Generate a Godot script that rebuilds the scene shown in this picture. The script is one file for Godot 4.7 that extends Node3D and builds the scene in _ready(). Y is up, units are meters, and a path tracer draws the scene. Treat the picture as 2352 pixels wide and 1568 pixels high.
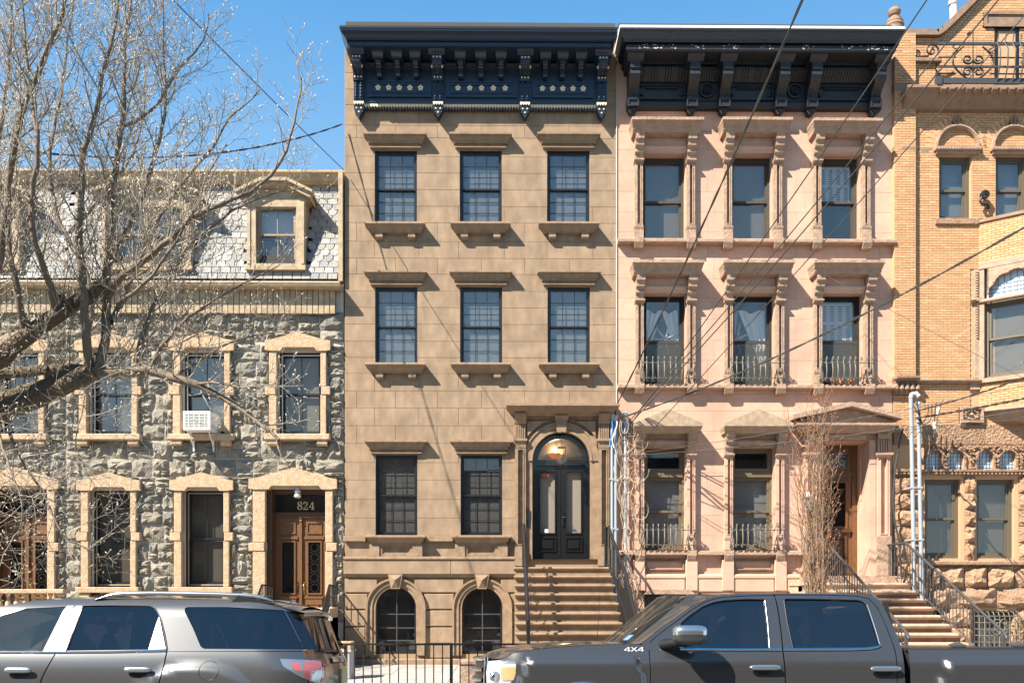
extends Node3D
# A street of row houses on a clear spring day, built in metres. y is up, the house fronts lie in the plane z = 0,
# the street runs along x. Measured drawings of the fronts were taken in survey units (102 units = 1 m on the fronts);
# spot() turns a survey reading at a known depth into a point.

const EYE := Vector3(0, 1.85, 20)
const YAW := 0.0098
const LENS := 2040.0
var rng := RandomNumberGenerator.new()
var mats := {}
var tx := {}

class G:
	# collects triangles with normals
	var v := PackedVector3Array()
	var n := PackedVector3Array()
	func tri(a: Vector3, b: Vector3, c: Vector3) -> void:
		var k := (c - a).cross(b - a)
		if k.length_squared() < 1e-16: return
		k = k.normalized()
		v.append(a); v.append(b); v.append(c)
		n.append(k); n.append(k); n.append(k)
	func quad(a: Vector3, b: Vector3, c: Vector3, d: Vector3) -> void:
		tri(a, b, c); tri(a, c, d)
	func stri(a: Vector3, b: Vector3, c: Vector3, na: Vector3, nb: Vector3, nc: Vector3) -> void:
		var k := (c - a).cross(b - a)
		if k.length_squared() < 1e-18: return
		if k.dot(na + nb + nc) < 0.0:
			v.append(a); v.append(c); v.append(b)
			n.append(na); n.append(nc); n.append(nb)
		else:
			v.append(a); v.append(b); v.append(c)
			n.append(na); n.append(nb); n.append(nc)
	func squad(a, b, c, d, na, nb, nc, nd) -> void:
		stri(a, b, c, na, nb, nc); stri(a, c, d, na, nc, nd)
	func box(x0: float, y0: float, z0: float, x1: float, y1: float, z1: float) -> void:
		var a := Vector3(x0, y0, z0); var b := Vector3(x1, y0, z0); var c := Vector3(x1, y1, z0); var d := Vector3(x0, y1, z0)
		var e := Vector3(x0, y0, z1); var f := Vector3(x1, y0, z1); var g := Vector3(x1, y1, z1); var h := Vector3(x0, y1, z1)
		quad(e, h, g, f); quad(a, b, c, d); quad(a, d, h, e); quad(b, f, g, c); quad(d, c, g, h); quad(a, e, f, b)
	func fbox(x0: float, y0: float, z0: float, x1: float, y1: float, z1: float, b := 0.006) -> void:
		# a box whose front edges (towards +z) are chamfered
		var q := func(z, i): return [Vector3(x0 + i, y0 + i, z), Vector3(x1 - i, y0 + i, z), Vector3(x1 - i, y1 - i, z), Vector3(x0 + i, y1 - i, z)]
		var r0 = q.call(z0, 0.0); var r1 = q.call(z1 - b, 0.0); var r2 = q.call(z1, b)
		for k in 4:
			var j: int = (k + 1) % 4
			quad(r0[k], r1[k], r1[j], r0[j]); quad(r1[k], r2[k], r2[j], r1[j])
		quad(r2[0], r2[3], r2[2], r2[1]); quad(r0[0], r0[1], r0[2], r0[3])
	func frame(x0: float, y0: float, x1: float, y1: float, w: float, z0: float, z1: float, wb := -1.0) -> void:
		var b := w if wb < 0.0 else wb
		box(x0, y0, z0, x0 + w, y1, z1); box(x1 - w, y0, z0, x1, y1, z1)
		box(x0 + w, y1 - w, z0, x1 - w, y1, z1); box(x0 + w, y0, z0, x1 - w, y0 + b, z1)
	func ext(p: PackedVector2Array, z0: float, z1: float) -> void:
		# a polygon in xy pushed from z0 to z1
		var t := Geometry2D.triangulate_polygon(p)
		for k in range(0, t.size(), 3):
			var a := p[t[k]]; var b := p[t[k + 1]]; var c := p[t[k + 2]]
			if (b - a).cross(c - a) > 0: var s := b; b = c; c = s
			tri(Vector3(a.x, a.y, z1), Vector3(b.x, b.y, z1), Vector3(c.x, c.y, z1))
			tri(Vector3(a.x, a.y, z0), Vector3(c.x, c.y, z0), Vector3(b.x, b.y, z0))
		for k in p.size():
			var a := p[k]; var b := p[(k + 1) % p.size()]
			quad(Vector3(a.x, a.y, z0), Vector3(a.x, a.y, z1), Vector3(b.x, b.y, z1), Vector3(b.x, b.y, z0))
	func ext_x(p: PackedVector2Array, x0: float, x1: float) -> void:
		# a polygon in (z, y) pushed along x
		var t := Geometry2D.triangulate_polygon(p)
		for k in range(0, t.size(), 3):
			for x in [x0, x1]:
				tri(Vector3(x, p[t[k]].y, p[t[k]].x), Vector3(x, p[t[k + 1]].y, p[t[k + 1]].x), Vector3(x, p[t[k + 2]].y, p[t[k + 2]].x))
		for k in p.size():
			var a := p[k]; var b := p[(k + 1) % p.size()]
			quad(Vector3(x0, a.y, a.x), Vector3(x1, a.y, a.x), Vector3(x1, b.y, b.x), Vector3(x0, b.y, b.x))
	func mould(p: Array, x0: float, x1: float, ml := 1.0, mr := 1.0) -> void:
		# profile of (projection, height) from top to bottom along x, with mitred returns at both ends; z = projection
		for k in p.size() - 1:
			var a: Vector2 = p[k]; var b: Vector2 = p[k + 1]
			var al := Vector3(x0 - a.x * ml, a.y, a.x); var ar := Vector3(x1 + a.x * mr, a.y, a.x)
			var bl := Vector3(x0 - b.x * ml, b.y, b.x); var br := Vector3(x1 + b.x * mr, b.y, b.x)
			quad(al, ar, br, bl)
			quad(Vector3(al.x, al.y, 0), al, bl, Vector3(bl.x, bl.y, 0))
			quad(ar, Vector3(ar.x, ar.y, 0), Vector3(br.x, br.y, 0), br)
	func ring(cx: float, cy: float, r0: float, r1: float, a0: float, a1: float, z0: float, z1: float, seg := 20) -> void:
		for k in seg:
			var s := lerpf(a0, a1, float(k) / seg); var t := lerpf(a0, a1, float(k + 1) / seg)
			var d0 := Vector2(cos(s), sin(s)); var d1 := Vector2(cos(t), sin(t))
			var q := func(d: Vector2, r: float, z: float): return Vector3(cx + d.x * r, cy + d.y * r, z)
			quad(q.call(d0, r0, z1), q.call(d0, r1, z1), q.call(d1, r1, z1), q.call(d1, r0, z1))
			quad(q.call(d0, r1, z0), q.call(d0, r1, z1), q.call(d1, r1, z1), q.call(d1, r1, z0))
			quad(q.call(d0, r0, z0), q.call(d0, r0, z1), q.call(d1, r0, z1), q.call(d1, r0, z0))
	func tube(p: PackedVector3Array, r0: float, r1: float, sides := 6, cap := false) -> void:
		var m := p.size()
		if m < 2: return
		var up := Vector3.UP
		var prev := PackedVector3Array(); var pn := PackedVector3Array()
		for k in m:
			var d := (p[mini(k + 1, m - 1)] - p[maxi(k - 1, 0)])
			if d.length_squared() < 1e-14: continue
			d = d.normalized()
			if absf(d.dot(up)) > 0.95: up = Vector3.RIGHT if absf(d.x) < 0.9 else Vector3.BACK
			var s := d.cross(up).normalized(); up = s.cross(d)
			var r := lerpf(r0, r1, float(k) / (m - 1))
			var ring_ := PackedVector3Array(); var rn := PackedVector3Array()
			for i in sides:
				var a := TAU * i / sides
				var o := s * cos(a) + up * sin(a)
				rn.append(o); ring_.append(p[k] + o * r)
			if prev.size():
				for i in sides:
					var j := (i + 1) % sides
					squad(prev[i], prev[j], ring_[j], ring_[i], pn[i], pn[j], rn[j], rn[i])
			if cap and (k == 0 or k == m - 1):
				for i in range(1, sides - 1): tri(ring_[0], ring_[i], ring_[i + 1])
			prev = ring_; pn = rn
	func lathe(prof: Array, c: Vector3, seg := 14) -> void:
		# (radius, height) from bottom to top round a vertical axis
		for k in prof.size() - 1:
			var a: Vector2 = prof[k]; var b: Vector2 = prof[k + 1]
			var nn := Vector2(b.y - a.y, a.x - b.x).normalized()
			for i in seg:
				var s := TAU * i / seg; var t := TAU * (i + 1) / seg
				var p := func(q: Vector2, w: float): return c + Vector3(cos(w) * q.x, q.y, sin(w) * q.x)
				var m := func(w: float): return Vector3(cos(w) * nn.x, nn.y, sin(w) * nn.x)
				squad(p.call(a, s), p.call(a, t), p.call(b, t), p.call(b, s), m.call(s), m.call(t), m.call(t), m.call(s))
	func mesh() -> ArrayMesh:
		var a := []
		a.resize(Mesh.ARRAY_MAX)
		a[Mesh.ARRAY_VERTEX] = v; a[Mesh.ARRAY_NORMAL] = n
		var m := ArrayMesh.new()
		m.add_surface_from_arrays(Mesh.PRIMITIVE_TRIANGLES, a)
		return m

# ---------- naming and grouping ----------
func put(called: String, g, m: Material, parent: Node = null, at := Vector3.ZERO) -> MeshInstance3D:
	var o := MeshInstance3D.new()
	o.name = free_name(called, parent if parent else self)
	o.mesh = g.mesh() if g is G else g
	o.material_override = m
	o.position = at
	(parent if parent else self).add_child(o, true)
	return o

var taken := {}
func free_name(called: String, parent: Node) -> String:
	var key := str(parent.get_instance_id()) + called
	var k: int = taken.get(key, 0)
	taken[key] = k + 1
	return called if k == 0 else "%s_%03d" % [called, k]

func node(called: String, parent: Node = null, at := Vector3.ZERO) -> Node3D:
	var o := Node3D.new()
	o.name = free_name(called, parent if parent else self)
	o.position = at
	(parent if parent else self).add_child(o, true)
	return o

func tag(o: Node, label: String, category := "", group := "", kind := "") -> Node:
	if label: o.set_meta("label", label)
	if category: o.set_meta("category", category)
	if group: o.set_meta("group", group)
	if kind: o.set_meta("kind", kind)
	return o

func thing(called: String, label: String, category: String, at := Vector3.ZERO, group := "") -> Node3D:
	return tag(node(called, null, at), label, category, group)

func again(o: Node3D, parent: Node, at: Vector3) -> Node3D:
	var c: Node3D = o.duplicate()
	var base := String(o.name)
	if base.length() > 4 and base.substr(base.length() - 3).is_valid_int(): base = base.substr(0, base.length() - 4)
	c.name = free_name(base, parent if parent else self)
	c.position = at
	(parent if parent else self).add_child(c, true)
	return c

func rebase(o: Node3D, at: Vector3) -> void:
	# moves a thing's own origin to its base while its parts stay where they are
	o.position += at
	for c in o.get_children(): c.position -= at

# ---------- survey ----------
func spot(u: float, v: float, z := 0.0) -> Vector3:
	var a := (u - 1176.0) / LENS; var b := (1355.0 - v) / LENS
	var ray := Vector3(sin(YAW) + a * cos(YAW), b, -cos(YAW) + a * sin(YAW))
	return EYE + ray * ((z - EYE.z) / ray.z)
func fx(u: float, z := 0.0) -> float: return spot(u, 1355, z).x
func fy(v: float, u := 1156.0, z := 0.0) -> float: return spot(u, v, z).y
func area(u0: float, v0: float, u1: float, v1: float, z := 0.0) -> Rect2:
	var m := (u0 + u1) / 2
	var y1 := fy(v0, m, z); var y0 := fy(v1, m, z)
	return Rect2(fx(u0, z), y0, fx(u1, z) - fx(u0, z), y1 - y0)
func rnd(a: float, b: float) -> float: return rng.randf_range(a, b)

# ---------- materials ----------
func noise_tex(key: String, freq: float, lo: float, hi: float, size := 512, oct := 4, kind := FastNoiseLite.TYPE_SIMPLEX_SMOOTH, tint := Color.WHITE) -> NoiseTexture2D:
	if tx.has(key): return tx[key]
	var f := FastNoiseLite.new(); f.noise_type = kind; f.frequency = freq; f.fractal_octaves = oct; f.seed = key.hash() % 1000
	if kind == FastNoiseLite.TYPE_CELLULAR: f.cellular_return_type = FastNoiseLite.RETURN_DISTANCE
	var t := NoiseTexture2D.new(); t.width = size; t.height = size; t.seamless = true; t.noise = f
	var g := Gradient.new(); g.set_color(0, Color(lo * tint.r, lo * tint.g, lo * tint.b)); g.set_color(1, Color(hi, hi, hi))
	t.color_ramp = g
	tx[key] = t
	return t
func height_tex(key: String, freq: float, size := 512, oct := 5) -> NoiseTexture2D:
	if tx.has(key): return tx[key]
	var f := FastNoiseLite.new(); f.noise_type = FastNoiseLite.TYPE_SIMPLEX_SMOOTH; f.frequency = freq; f.fractal_octaves = oct; f.seed = key.hash() % 1000
	var t := NoiseTexture2D.new(); t.width = size; t.height = size; t.seamless = true; t.noise = f
	tx[key] = t
	return t
func mat(key: String, c: Color, rough := 0.85, metal := 0.0, opt := {}) -> StandardMaterial3D:
	# c holds linear base colours
	if mats.has(key): return mats[key]
	var m := StandardMaterial3D.new()
	m.resource_name = key
	m.albedo_color = c.linear_to_srgb(); m.roughness = rough; m.metallic = metal
	if opt.has("tex"):
		m.albedo_texture = opt.tex
		m.uv1_triplanar = true; m.uv1_world_triplanar = opt.get("world", true)
		m.uv1_scale = opt.get("scale", Vector3.ONE)
	if opt.has("detail"):
		m.detail_enabled = true; m.detail_albedo = opt.detail; m.detail_blend_mode = BaseMaterial3D.BLEND_MODE_MUL
		m.detail_uv_layer = BaseMaterial3D.DETAIL_UV_2
		m.uv2_triplanar = true; m.uv2_world_triplanar = opt.get("world", true); m.uv2_scale = opt.get("dscale", Vector3.ONE)
	if opt.has("bump"):
		m.heightmap_enabled = true; m.heightmap_texture = opt.bump; m.heightmap_scale = opt.get("deep", 0.5)
		m.uv1_triplanar = true; m.uv1_world_triplanar = opt.get("world", true); m.uv1_scale = opt.get("scale", Vector3.ONE)
	if opt.has("coat"):
		m.clearcoat_enabled = true; m.clearcoat = opt.coat; m.clearcoat_roughness = 0.04
	if opt.has("spec"): m.metallic_specular = opt.spec
	mats[key] = m
	return m
func pane_mat(key: String, c: Color, alpha: float, spec := 0.5) -> StandardMaterial3D:
	if mats.has(key): return mats[key]
	var m := StandardMaterial3D.new()
	m.resource_name = key
	var s := c.linear_to_srgb(); m.albedo_color = Color(s.r, s.g, s.b, alpha)
	m.transparency = BaseMaterial3D.TRANSPARENCY_ALPHA
	m.roughness = 0.02; m.metallic_specular = spec
	mats[key] = m
	return m

# ---------- rectangles with holes ----------
func cut(r: Rect2, holes: Array) -> Array:
	var out := [r]
	for h: Rect2 in holes:
		var next := []
		for q: Rect2 in out:
			if not q.intersects(h): next.append(q); continue
			var i := q.intersection(h)
			if i.position.y > q.position.y + 1e-4: next.append(Rect2(q.position.x, q.position.y, q.size.x, i.position.y - q.position.y))
			if i.end.y < q.end.y - 1e-4: next.append(Rect2(q.position.x, i.end.y, q.size.x, q.end.y - i.end.y))
			if i.position.x > q.position.x + 1e-4: next.append(Rect2(q.position.x, i.position.y, i.position.x - q.position.x, i.size.y))
			if i.end.x < q.end.x - 1e-4: next.append(Rect2(i.end.x, i.position.y, q.end.x - i.end.x, i.size.y))
		out = next
	return out
func wall(g: G, r: Rect2, holes: Array, z: float, deep := 0.32) -> void:
	# the face of a wall at z with openings and their reveals
	for q: Rect2 in cut(r, holes):
		g.quad(Vector3(q.position.x, q.position.y, z), Vector3(q.position.x, q.end.y, z), Vector3(q.end.x, q.end.y, z), Vector3(q.end.x, q.position.y, z))
	for h: Rect2 in holes:
		var a := h.position; var b := h.end
		g.quad(Vector3(a.x, a.y, z), Vector3(a.x, a.y, z - deep), Vector3(a.x, b.y, z - deep), Vector3(a.x, b.y, z))
		g.quad(Vector3(b.x, a.y, z), Vector3(b.x, b.y, z), Vector3(b.x, b.y, z - deep), Vector3(b.x, a.y, z - deep))
		g.quad(Vector3(a.x, b.y, z), Vector3(a.x, b.y, z - deep), Vector3(b.x, b.y, z - deep), Vector3(b.x, b.y, z))
		g.quad(Vector3(a.x, a.y, z), Vector3(b.x, a.y, z), Vector3(b.x, a.y, z - deep), Vector3(a.x, a.y, z - deep))
func blocks(parent: Node, rows: Array, joints: Callable, x0: float, x1: float, holes: Array, z: float, joint: float, thick: float, pick: Callable, called := "ashlar_block") -> void:
	# scored ashlar: every block a piece of its own; rows are heights from top to bottom
	for k in rows.size() - 1:
		var xs: Array = [x0] + joints.call(k) + [x1]
		for j in xs.size() - 1:
			var r := Rect2(xs[j] + joint / 2, rows[k + 1] + joint / 2, xs[j + 1] - xs[j] - joint, rows[k] - rows[k + 1] - joint)
			if r.size.x < 0.03 or r.size.y < 0.03: continue
			var g := G.new()
			var bits := cut(r, holes)
			if bits.size() == 1: 
				var q: Rect2 = bits[0]
				g.fbox(q.position.x, q.position.y, z - thick, q.end.x, q.end.y, z, 0.003)
			else:
				while bits.size():
					# pieces that touch stay one block
					var one := [bits.pop_back()]; var grew := true
					while grew:
						grew = false
						for q: Rect2 in bits.duplicate():
							for w: Rect2 in one:
								if q.grow(0.002).intersects(w): one.append(q); bits.erase(q); grew = true; break
					if bits.size():
						var g2 := G.new()
						for q: Rect2 in one: g2.box(q.position.x, q.position.y, z - thick, q.end.x, q.end.y, z)
						put(called, g2, pick.call(k, j), parent)
					else:
						for q: Rect2 in one: g.box(q.position.x, q.position.y, z - thick, q.end.x, q.end.y, z)
			if g.v.size(): put(called, g, pick.call(k, j), parent)
func body(parent: Node, x0: float, x1: float, y0: float, y1: float, m: Material, roof: Material, room: Material, roof_z := -0.02) -> void:
	# the rest of the house behind its front
	var g := G.new()
	g.box(x0 + 0.02, y0 - 0.6, -11.0, x1 - 0.02, y1, -1.3)
	g.box(x0 + 0.02, y0 - 0.6, -1.3, x0 + 0.2, y1, -0.03)
	g.box(x1 - 0.2, y0 - 0.6, -1.3, x1 - 0.02, y1, -0.03)
	put("side_wall", g, m, parent)
	g = G.new(); g.box(x0 + 0.02, y1, -11.0, x1 - 0.02, y1 + 0.12, roof_z)
	put("roof", g, roof, parent)
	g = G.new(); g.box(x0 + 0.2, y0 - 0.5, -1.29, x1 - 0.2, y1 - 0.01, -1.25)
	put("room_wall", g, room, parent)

func _ready() -> void:
	rng.seed = 824
	# camera, sky, sun
	var cam := Camera3D.new()
	cam.name = "camera"
	cam.position = EYE; cam.rotation.y = -YAW
	cam.projection = Camera3D.PROJECTION_FRUSTUM
	cam.near = 0.1; cam.far = 400.0
	cam.size = 0.1 * 1568.0 / LENS
	cam.frustum_offset = Vector2(0, 0.1 * (1355.0 - 784.0) / LENS)
	add_child(cam)
	var env := Environment.new()
	var sky := Sky.new()
	var sm := ProceduralSkyMaterial.new()
	sm.sky_top_color = Color(0.0, 0.088, 0.232).linear_to_srgb()
	sm.sky_horizon_color = Color(0.40, 0.52, 0.57).linear_to_srgb()
	sm.sky_curve = 0.22
	sm.ground_horizon_color = Color(0.25, 0.25, 0.25).linear_to_srgb(); sm.ground_bottom_color = Color(0.12, 0.115, 0.11).linear_to_srgb()
	sm.sun_angle_max = 6.0
	sky.sky_material = sm
	env.sky = sky
	env.background_mode = Environment.BG_SKY
	env.background_energy_multiplier = 1.0
	env.tonemap_mode = Environment.TONE_MAPPER_LINEAR
	env.tonemap_exposure = 3.1
	env.sdfgi_enabled = true; env.ssao_enabled = true; env.ssil_enabled = true
	var we := WorldEnvironment.new(); we.name = "world"; we.environment = env
	add_child(we)
	var sun := DirectionalLight3D.new()
	sun.name = "sun"
	sun.light_energy = 1.45; sun.light_color = Color(1.0, 0.96, 0.90)
	sun.light_angular_distance = 0.5; sun.shadow_enabled = true
	add_child(sun)
	sun.look_at_from_position(Vector3.ZERO, Vector3(0.78, -1.0, -0.60))

	make_materials()
	make_ground()
	make_brownstone()
	make_pink_house()
	make_stone_house()
	make_brick_house()
	make_street_side()
	make_far_side()
	make_wires()
	make_plants()
	make_cars()

func make_materials() -> void:
	var blotch := noise_tex("blotch", 0.010, 0.80, 1.0, 512, 4)
	var grain := noise_tex("grain", 0.09, 0.86, 1.0, 512, 3)
	var streak := noise_tex("streak", 0.02, 0.70, 1.0, 512, 5)
	var fine := height_tex("fine", 0.12, 512, 4)
	var rough := height_tex("rough", 0.03, 512, 6)
	var stain := noise_tex("stain", 0.016, 0.86, 1.0, 512, 6)
	var S := func(a: float): return Vector3(a, a, a)
	# brownstone house
	var bo := {"tex": noise_tex("soft", 0.009, 0.85, 1.0, 512, 5), "scale": S.call(0.35), "detail": stain, "dscale": Vector3(0.5, 0.2, 0.5), "bump": rough, "deep": 0.22}
	for k in 3: mat("brownstone_%d" % k, Color(0.372, 0.264, 0.172) * [1.0, 0.96, 1.04][k], 0.92, 0.0, bo)
	mat("brownstone_trim", Color(0.362, 0.25, 0.158), 0.9, 0.0, {"tex": blotch, "scale": S.call(0.8), "detail": grain, "dscale": S.call(2.0)})
	mat("brown_joint", Color(0.29, 0.20, 0.125), 0.95)
	mat("cornice_blue", Color(0.016, 0.031, 0.058), 0.30, 0.0, {"tex": grain, "scale": S.call(0.7)})
	mat("cornice_edge", Color(0.014, 0.017, 0.022), 0.35)
	mat("gold", Color(0.62, 0.47, 0.25), 0.5)
	mat("cream", Color(0.66, 0.56, 0.40), 0.7)
	mat("black_frame", Color(0.012, 0.014, 0.018), 0.35)
	mat("black_door", Color(0.010, 0.010, 0.011), 0.25, 0.0, {"coat": 0.4})
	mat("iron", Color(0.014, 0.014, 0.015), 0.42)
	mat("iron_grey", Color(0.05, 0.05, 0.052), 0.5)
	mat("iron_pale", Color(0.20, 0.18, 0.14), 0.55, 0.0, {"tex": grain, "scale": S.call(3.0)})
	# pink house
	var po := {"tex": tx.soft, "scale": S.call(0.12), "detail": noise_tex("powder", 0.03, 0.95, 1.0, 256, 4), "dscale": S.call(0.6), "bump": rough, "deep": 0.5}
	for k in 3: mat("pink_%d" % k, Color(0.66, 0.415, 0.305) * [1.0, 0.96, 1.03][k], 0.88, 0.0, po)
	mat("pink_trim", Color(0.50, 0.34, 0.24), 0.85, 0.0, {"tex": blotch, "scale": S.call(0.9), "detail": grain, "dscale": S.call(2.4), "bump": rough, "deep": 0.8})
	mat("pink_joint", Color(0.46, 0.29, 0.21), 0.95)
	mat("old_black", Color(0.017, 0.020, 0.025), 0.5, 0.0, {"tex": blotch, "scale": S.call(1.1), "bump": rough, "deep": 0.25})
	mat("paint_chip", Color(0.45, 0.46, 0.48), 0.8)
	mat("white_flashing", Color(0.80, 0.80, 0.78), 0.6)
	mat("old_wood", Color(0.10, 0.085, 0.065), 0.8, 0.0, {"tex": streak, "scale": Vector3(6, 1.0, 6), "bump": rough, "deep": 1.2})
	mat("dark_wood", Color(0.030, 0.026, 0.022), 0.7, 0.0, {"tex": streak, "scale": Vector3(6, 1.0, 6), "bump": rough, "deep": 1.5})
	mat("sash_brown", Color(0.13, 0.095, 0.055), 0.6)
	# stone house
	for k in 6:
		var c: Color = [Color(0.25, 0.232, 0.198), Color(0.22, 0.208, 0.182), Color(0.29, 0.27, 0.232), Color(0.235, 0.212, 0.172), Color(0.19, 0.185, 0.17), Color(0.27, 0.248, 0.205)][k]
		mat("trap_%d" % k, c * Color(1.24, 1.205, 1.15), 0.93, 0.0, {"tex": noise_tex("speckle", 0.05, 0.72, 1.0, 512, 4), "scale": S.call(1.3), "bump": rough, "deep": 1.6})
	mat("mortar", Color(0.52, 0.48, 0.41), 0.95, 0.0, {"tex": grain, "scale": S.call(2.0)})
	mat("sandstone", Color(0.56, 0.455, 0.34), 0.9, 0.0, {"tex": noise_tex("rust", 0.012, 0.80, 1.0, 512, 5, FastNoiseLite.TYPE_SIMPLEX_SMOOTH, Color(1.15, 1.02, 0.86)), "scale": S.call(1.1), "detail": grain, "dscale": S.call(1.6), "bump": rough, "deep": 0.7})
	for k in 5:
		var c: Color = [Color(0.33, 0.33, 0.325), Color(0.43, 0.42, 0.40), Color(0.29, 0.30, 0.31), Color(0.50, 0.485, 0.45), Color(0.38, 0.36, 0.32)][k]
		mat("slate_%d" % k, c, 0.62, 0.0, {"tex": noise_tex("slate", 0.03, 0.6, 1.0, 512, 5), "scale": S.call(1.7), "bump": rough, "deep": 1.0})
	mat("slate_back", Color(0.025, 0.025, 0.026), 0.9)
	mat("tan_paint", Color(0.44, 0.335, 0.21), 0.6, 0.0, {"tex": blotch, "scale": S.call(0.7)})
	mat("tan_dark", Color(0.25, 0.19, 0.12), 0.6); mat("sheer_pale", Color(0.42, 0.45, 0.48), 0.9)
	mat("oak", Color(0.23, 0.105, 0.038), 0.45, 0.0, {"tex": streak, "scale": Vector3(5, 0.5, 5), "detail": grain, "dscale": Vector3(6, 0.6, 6), "coat": 0.25})
	mat("oak_dark", Color(0.10, 0.045, 0.018), 0.5, 0.0, {"tex": streak, "scale": Vector3(5, 0.5, 5)})
	mat("bronze", Color(0.035, 0.030, 0.024), 0.45, 0.6)
	mat("brass", Color(0.45, 0.31, 0.12), 0.35, 0.9)
	# brick house
	for k in 5:
		var c: Color = [Color(0.59, 0.335, 0.17), Color(0.61, 0.35, 0.18), Color(0.55, 0.30, 0.15), Color(0.63, 0.385, 0.21), Color(0.58, 0.32, 0.16)][k]
		mat("brick_%d" % k, c, 0.88, 0.0, {"tex": grain, "scale": S.call(1.5)})
	mat("brick_far", Color(1, 1, 1), 0.88, 0.0, {"tex": grain, "scale": S.call(1.5)}).vertex_color_use_as_albedo = true
	mat("brick_mortar", Color(0.55, 0.35, 0.205), 0.95, 0.0, {"tex": grain, "scale": S.call(2.0)})
	for k in 3: mat("redstone_%d" % k, Color(0.46, 0.285, 0.175) * [1.0, 0.9, 1.1][k], 0.92, 0.0, {"tex": blotch, "scale": S.call(0.9), "detail": grain, "dscale": S.call(1.7), "bump": rough, "deep": 3.0})
	mat("redstone_smooth", Color(0.42, 0.26, 0.16), 0.9, 0.0, {"tex": blotch, "scale": S.call(0.8), "detail": grain, "dscale": S.call(2.0), "bump": rough, "deep": 1.0})
	mat("bay_brown", Color(0.29, 0.19, 0.125), 0.8, 0.0, {"tex": blotch, "scale": S.call(0.8)})
	mat("window_olive", Color(0.10, 0.082, 0.055), 0.55)
	mat("leaded_glass", Color(0.42, 0.54, 0.66), 0.15)
	mat("leaded_clear", Color(0.62, 0.66, 0.66), 0.15)
	# windows
	pane_mat("pane", Color(0.02, 0.025, 0.03), 0.06, 0.62)
	pane_mat("pane_sky", Color(0.02, 0.04, 0.06), 0.04, 0.9)
	mat("shade_grey", Color(0.17, 0.195, 0.215), 0.9, 0.0, {"tex": grain, "scale": S.call(2.0)})
	mat("shade_dark", Color(0.075, 0.074, 0.070), 0.9, 0.0, {"tex": grain, "scale": S.call(2.0)})
	mat("screen_grey", Color(0.16, 0.145, 0.115), 0.85, 0.0, {"tex": grain, "scale": S.call(3.0)})
	mat("screen_brown", Color(0.085, 0.072, 0.052), 0.85, 0.0, {"tex": grain, "scale": S.call(3.0)})
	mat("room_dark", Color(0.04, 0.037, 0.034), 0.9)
	mat("room_beige", Color(0.66, 0.56, 0.42), 0.9)
	mat("curtain", Color(0.78, 0.78, 0.76), 0.9)
	mat("shutter", Color(0.55, 0.55, 0.53), 0.7)
	mat("white_metal", Color(0.72, 0.72, 0.70), 0.4)
	mat("galvanised", Color(0.45, 0.47, 0.50), 0.38, 0.3)
	mat("conduit_grey", Color(0.29, 0.32, 0.35), 0.4)
	mat("cable_black", Color(0.045, 0.043, 0.040), 0.4)
	mat("cable_grey", Color(0.24, 0.22, 0.19), 0.6)
	mat("cable_blue", Color(0.03, 0.20, 0.60), 0.5)
	mat("white_plastic", Color(0.75, 0.75, 0.73), 0.5)
	mat("cardboard", Color(0.42, 0.28, 0.15), 0.9)
	# ground
	mat("asphalt", Color(0.085, 0.085, 0.086), 0.9, 0.0, {"tex": grain, "scale": S.call(1.0), "bump": fine, "deep": 0.8})
	mat("concrete", Color(0.44, 0.42, 0.385), 0.9, 0.0, {"tex": blotch, "scale": S.call(0.4), "detail": grain, "dscale": S.call(1.3)})
	mat("concrete_b", Color(0.50, 0.475, 0.435), 0.9, 0.0, {"tex": blotch, "scale": S.call(0.4), "detail": grain, "dscale": S.call(1.3)})
	mat("kerb", Color(0.36, 0.35, 0.33), 0.9, 0.0, {"tex": grain, "scale": S.call(1.0)})
	mat("road_paint", Color(0.62, 0.60, 0.54), 0.8)
	mat("earth", Color(0.10, 0.08, 0.055), 0.95)
	mat("tar", Color(0.06, 0.06, 0.06), 0.9)
	mat("riser_red", Color(0.30, 0.165, 0.105), 0.9, 0.0, {"tex": blotch, "scale": S.call(0.8), "detail": grain, "dscale": S.call(2.0)})
	mat("tread_pale", Color(0.60, 0.43, 0.31), 0.9, 0.0, {"tex": blotch, "scale": S.call(0.8), "detail": grain, "dscale": S.call(2.0)})
	# plants
	mat("bark", Color(0.27, 0.205, 0.135), 0.95, 0.0, {"tex": noise_tex("bark", 0.03, 0.5, 1.0, 512, 5), "scale": Vector3(2.2, 1.3, 2.2), "bump": rough, "deep": 4.0})
	mat("twig", Color(0.36, 0.31, 0.245), 0.8, 0.0, {"tex": blotch, "scale": S.call(2.0)})
	mat("bud", Color(0.58, 0.50, 0.38), 0.7)
	mat("birch", Color(0.21, 0.165, 0.118), 0.85, 0.0, {"tex": blotch, "scale": S.call(3.0)})
	mat("birch_twig", Color(0.23, 0.125, 0.07), 0.8)
	mat("vine", Color(0.42, 0.34, 0.25), 0.9)

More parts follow.
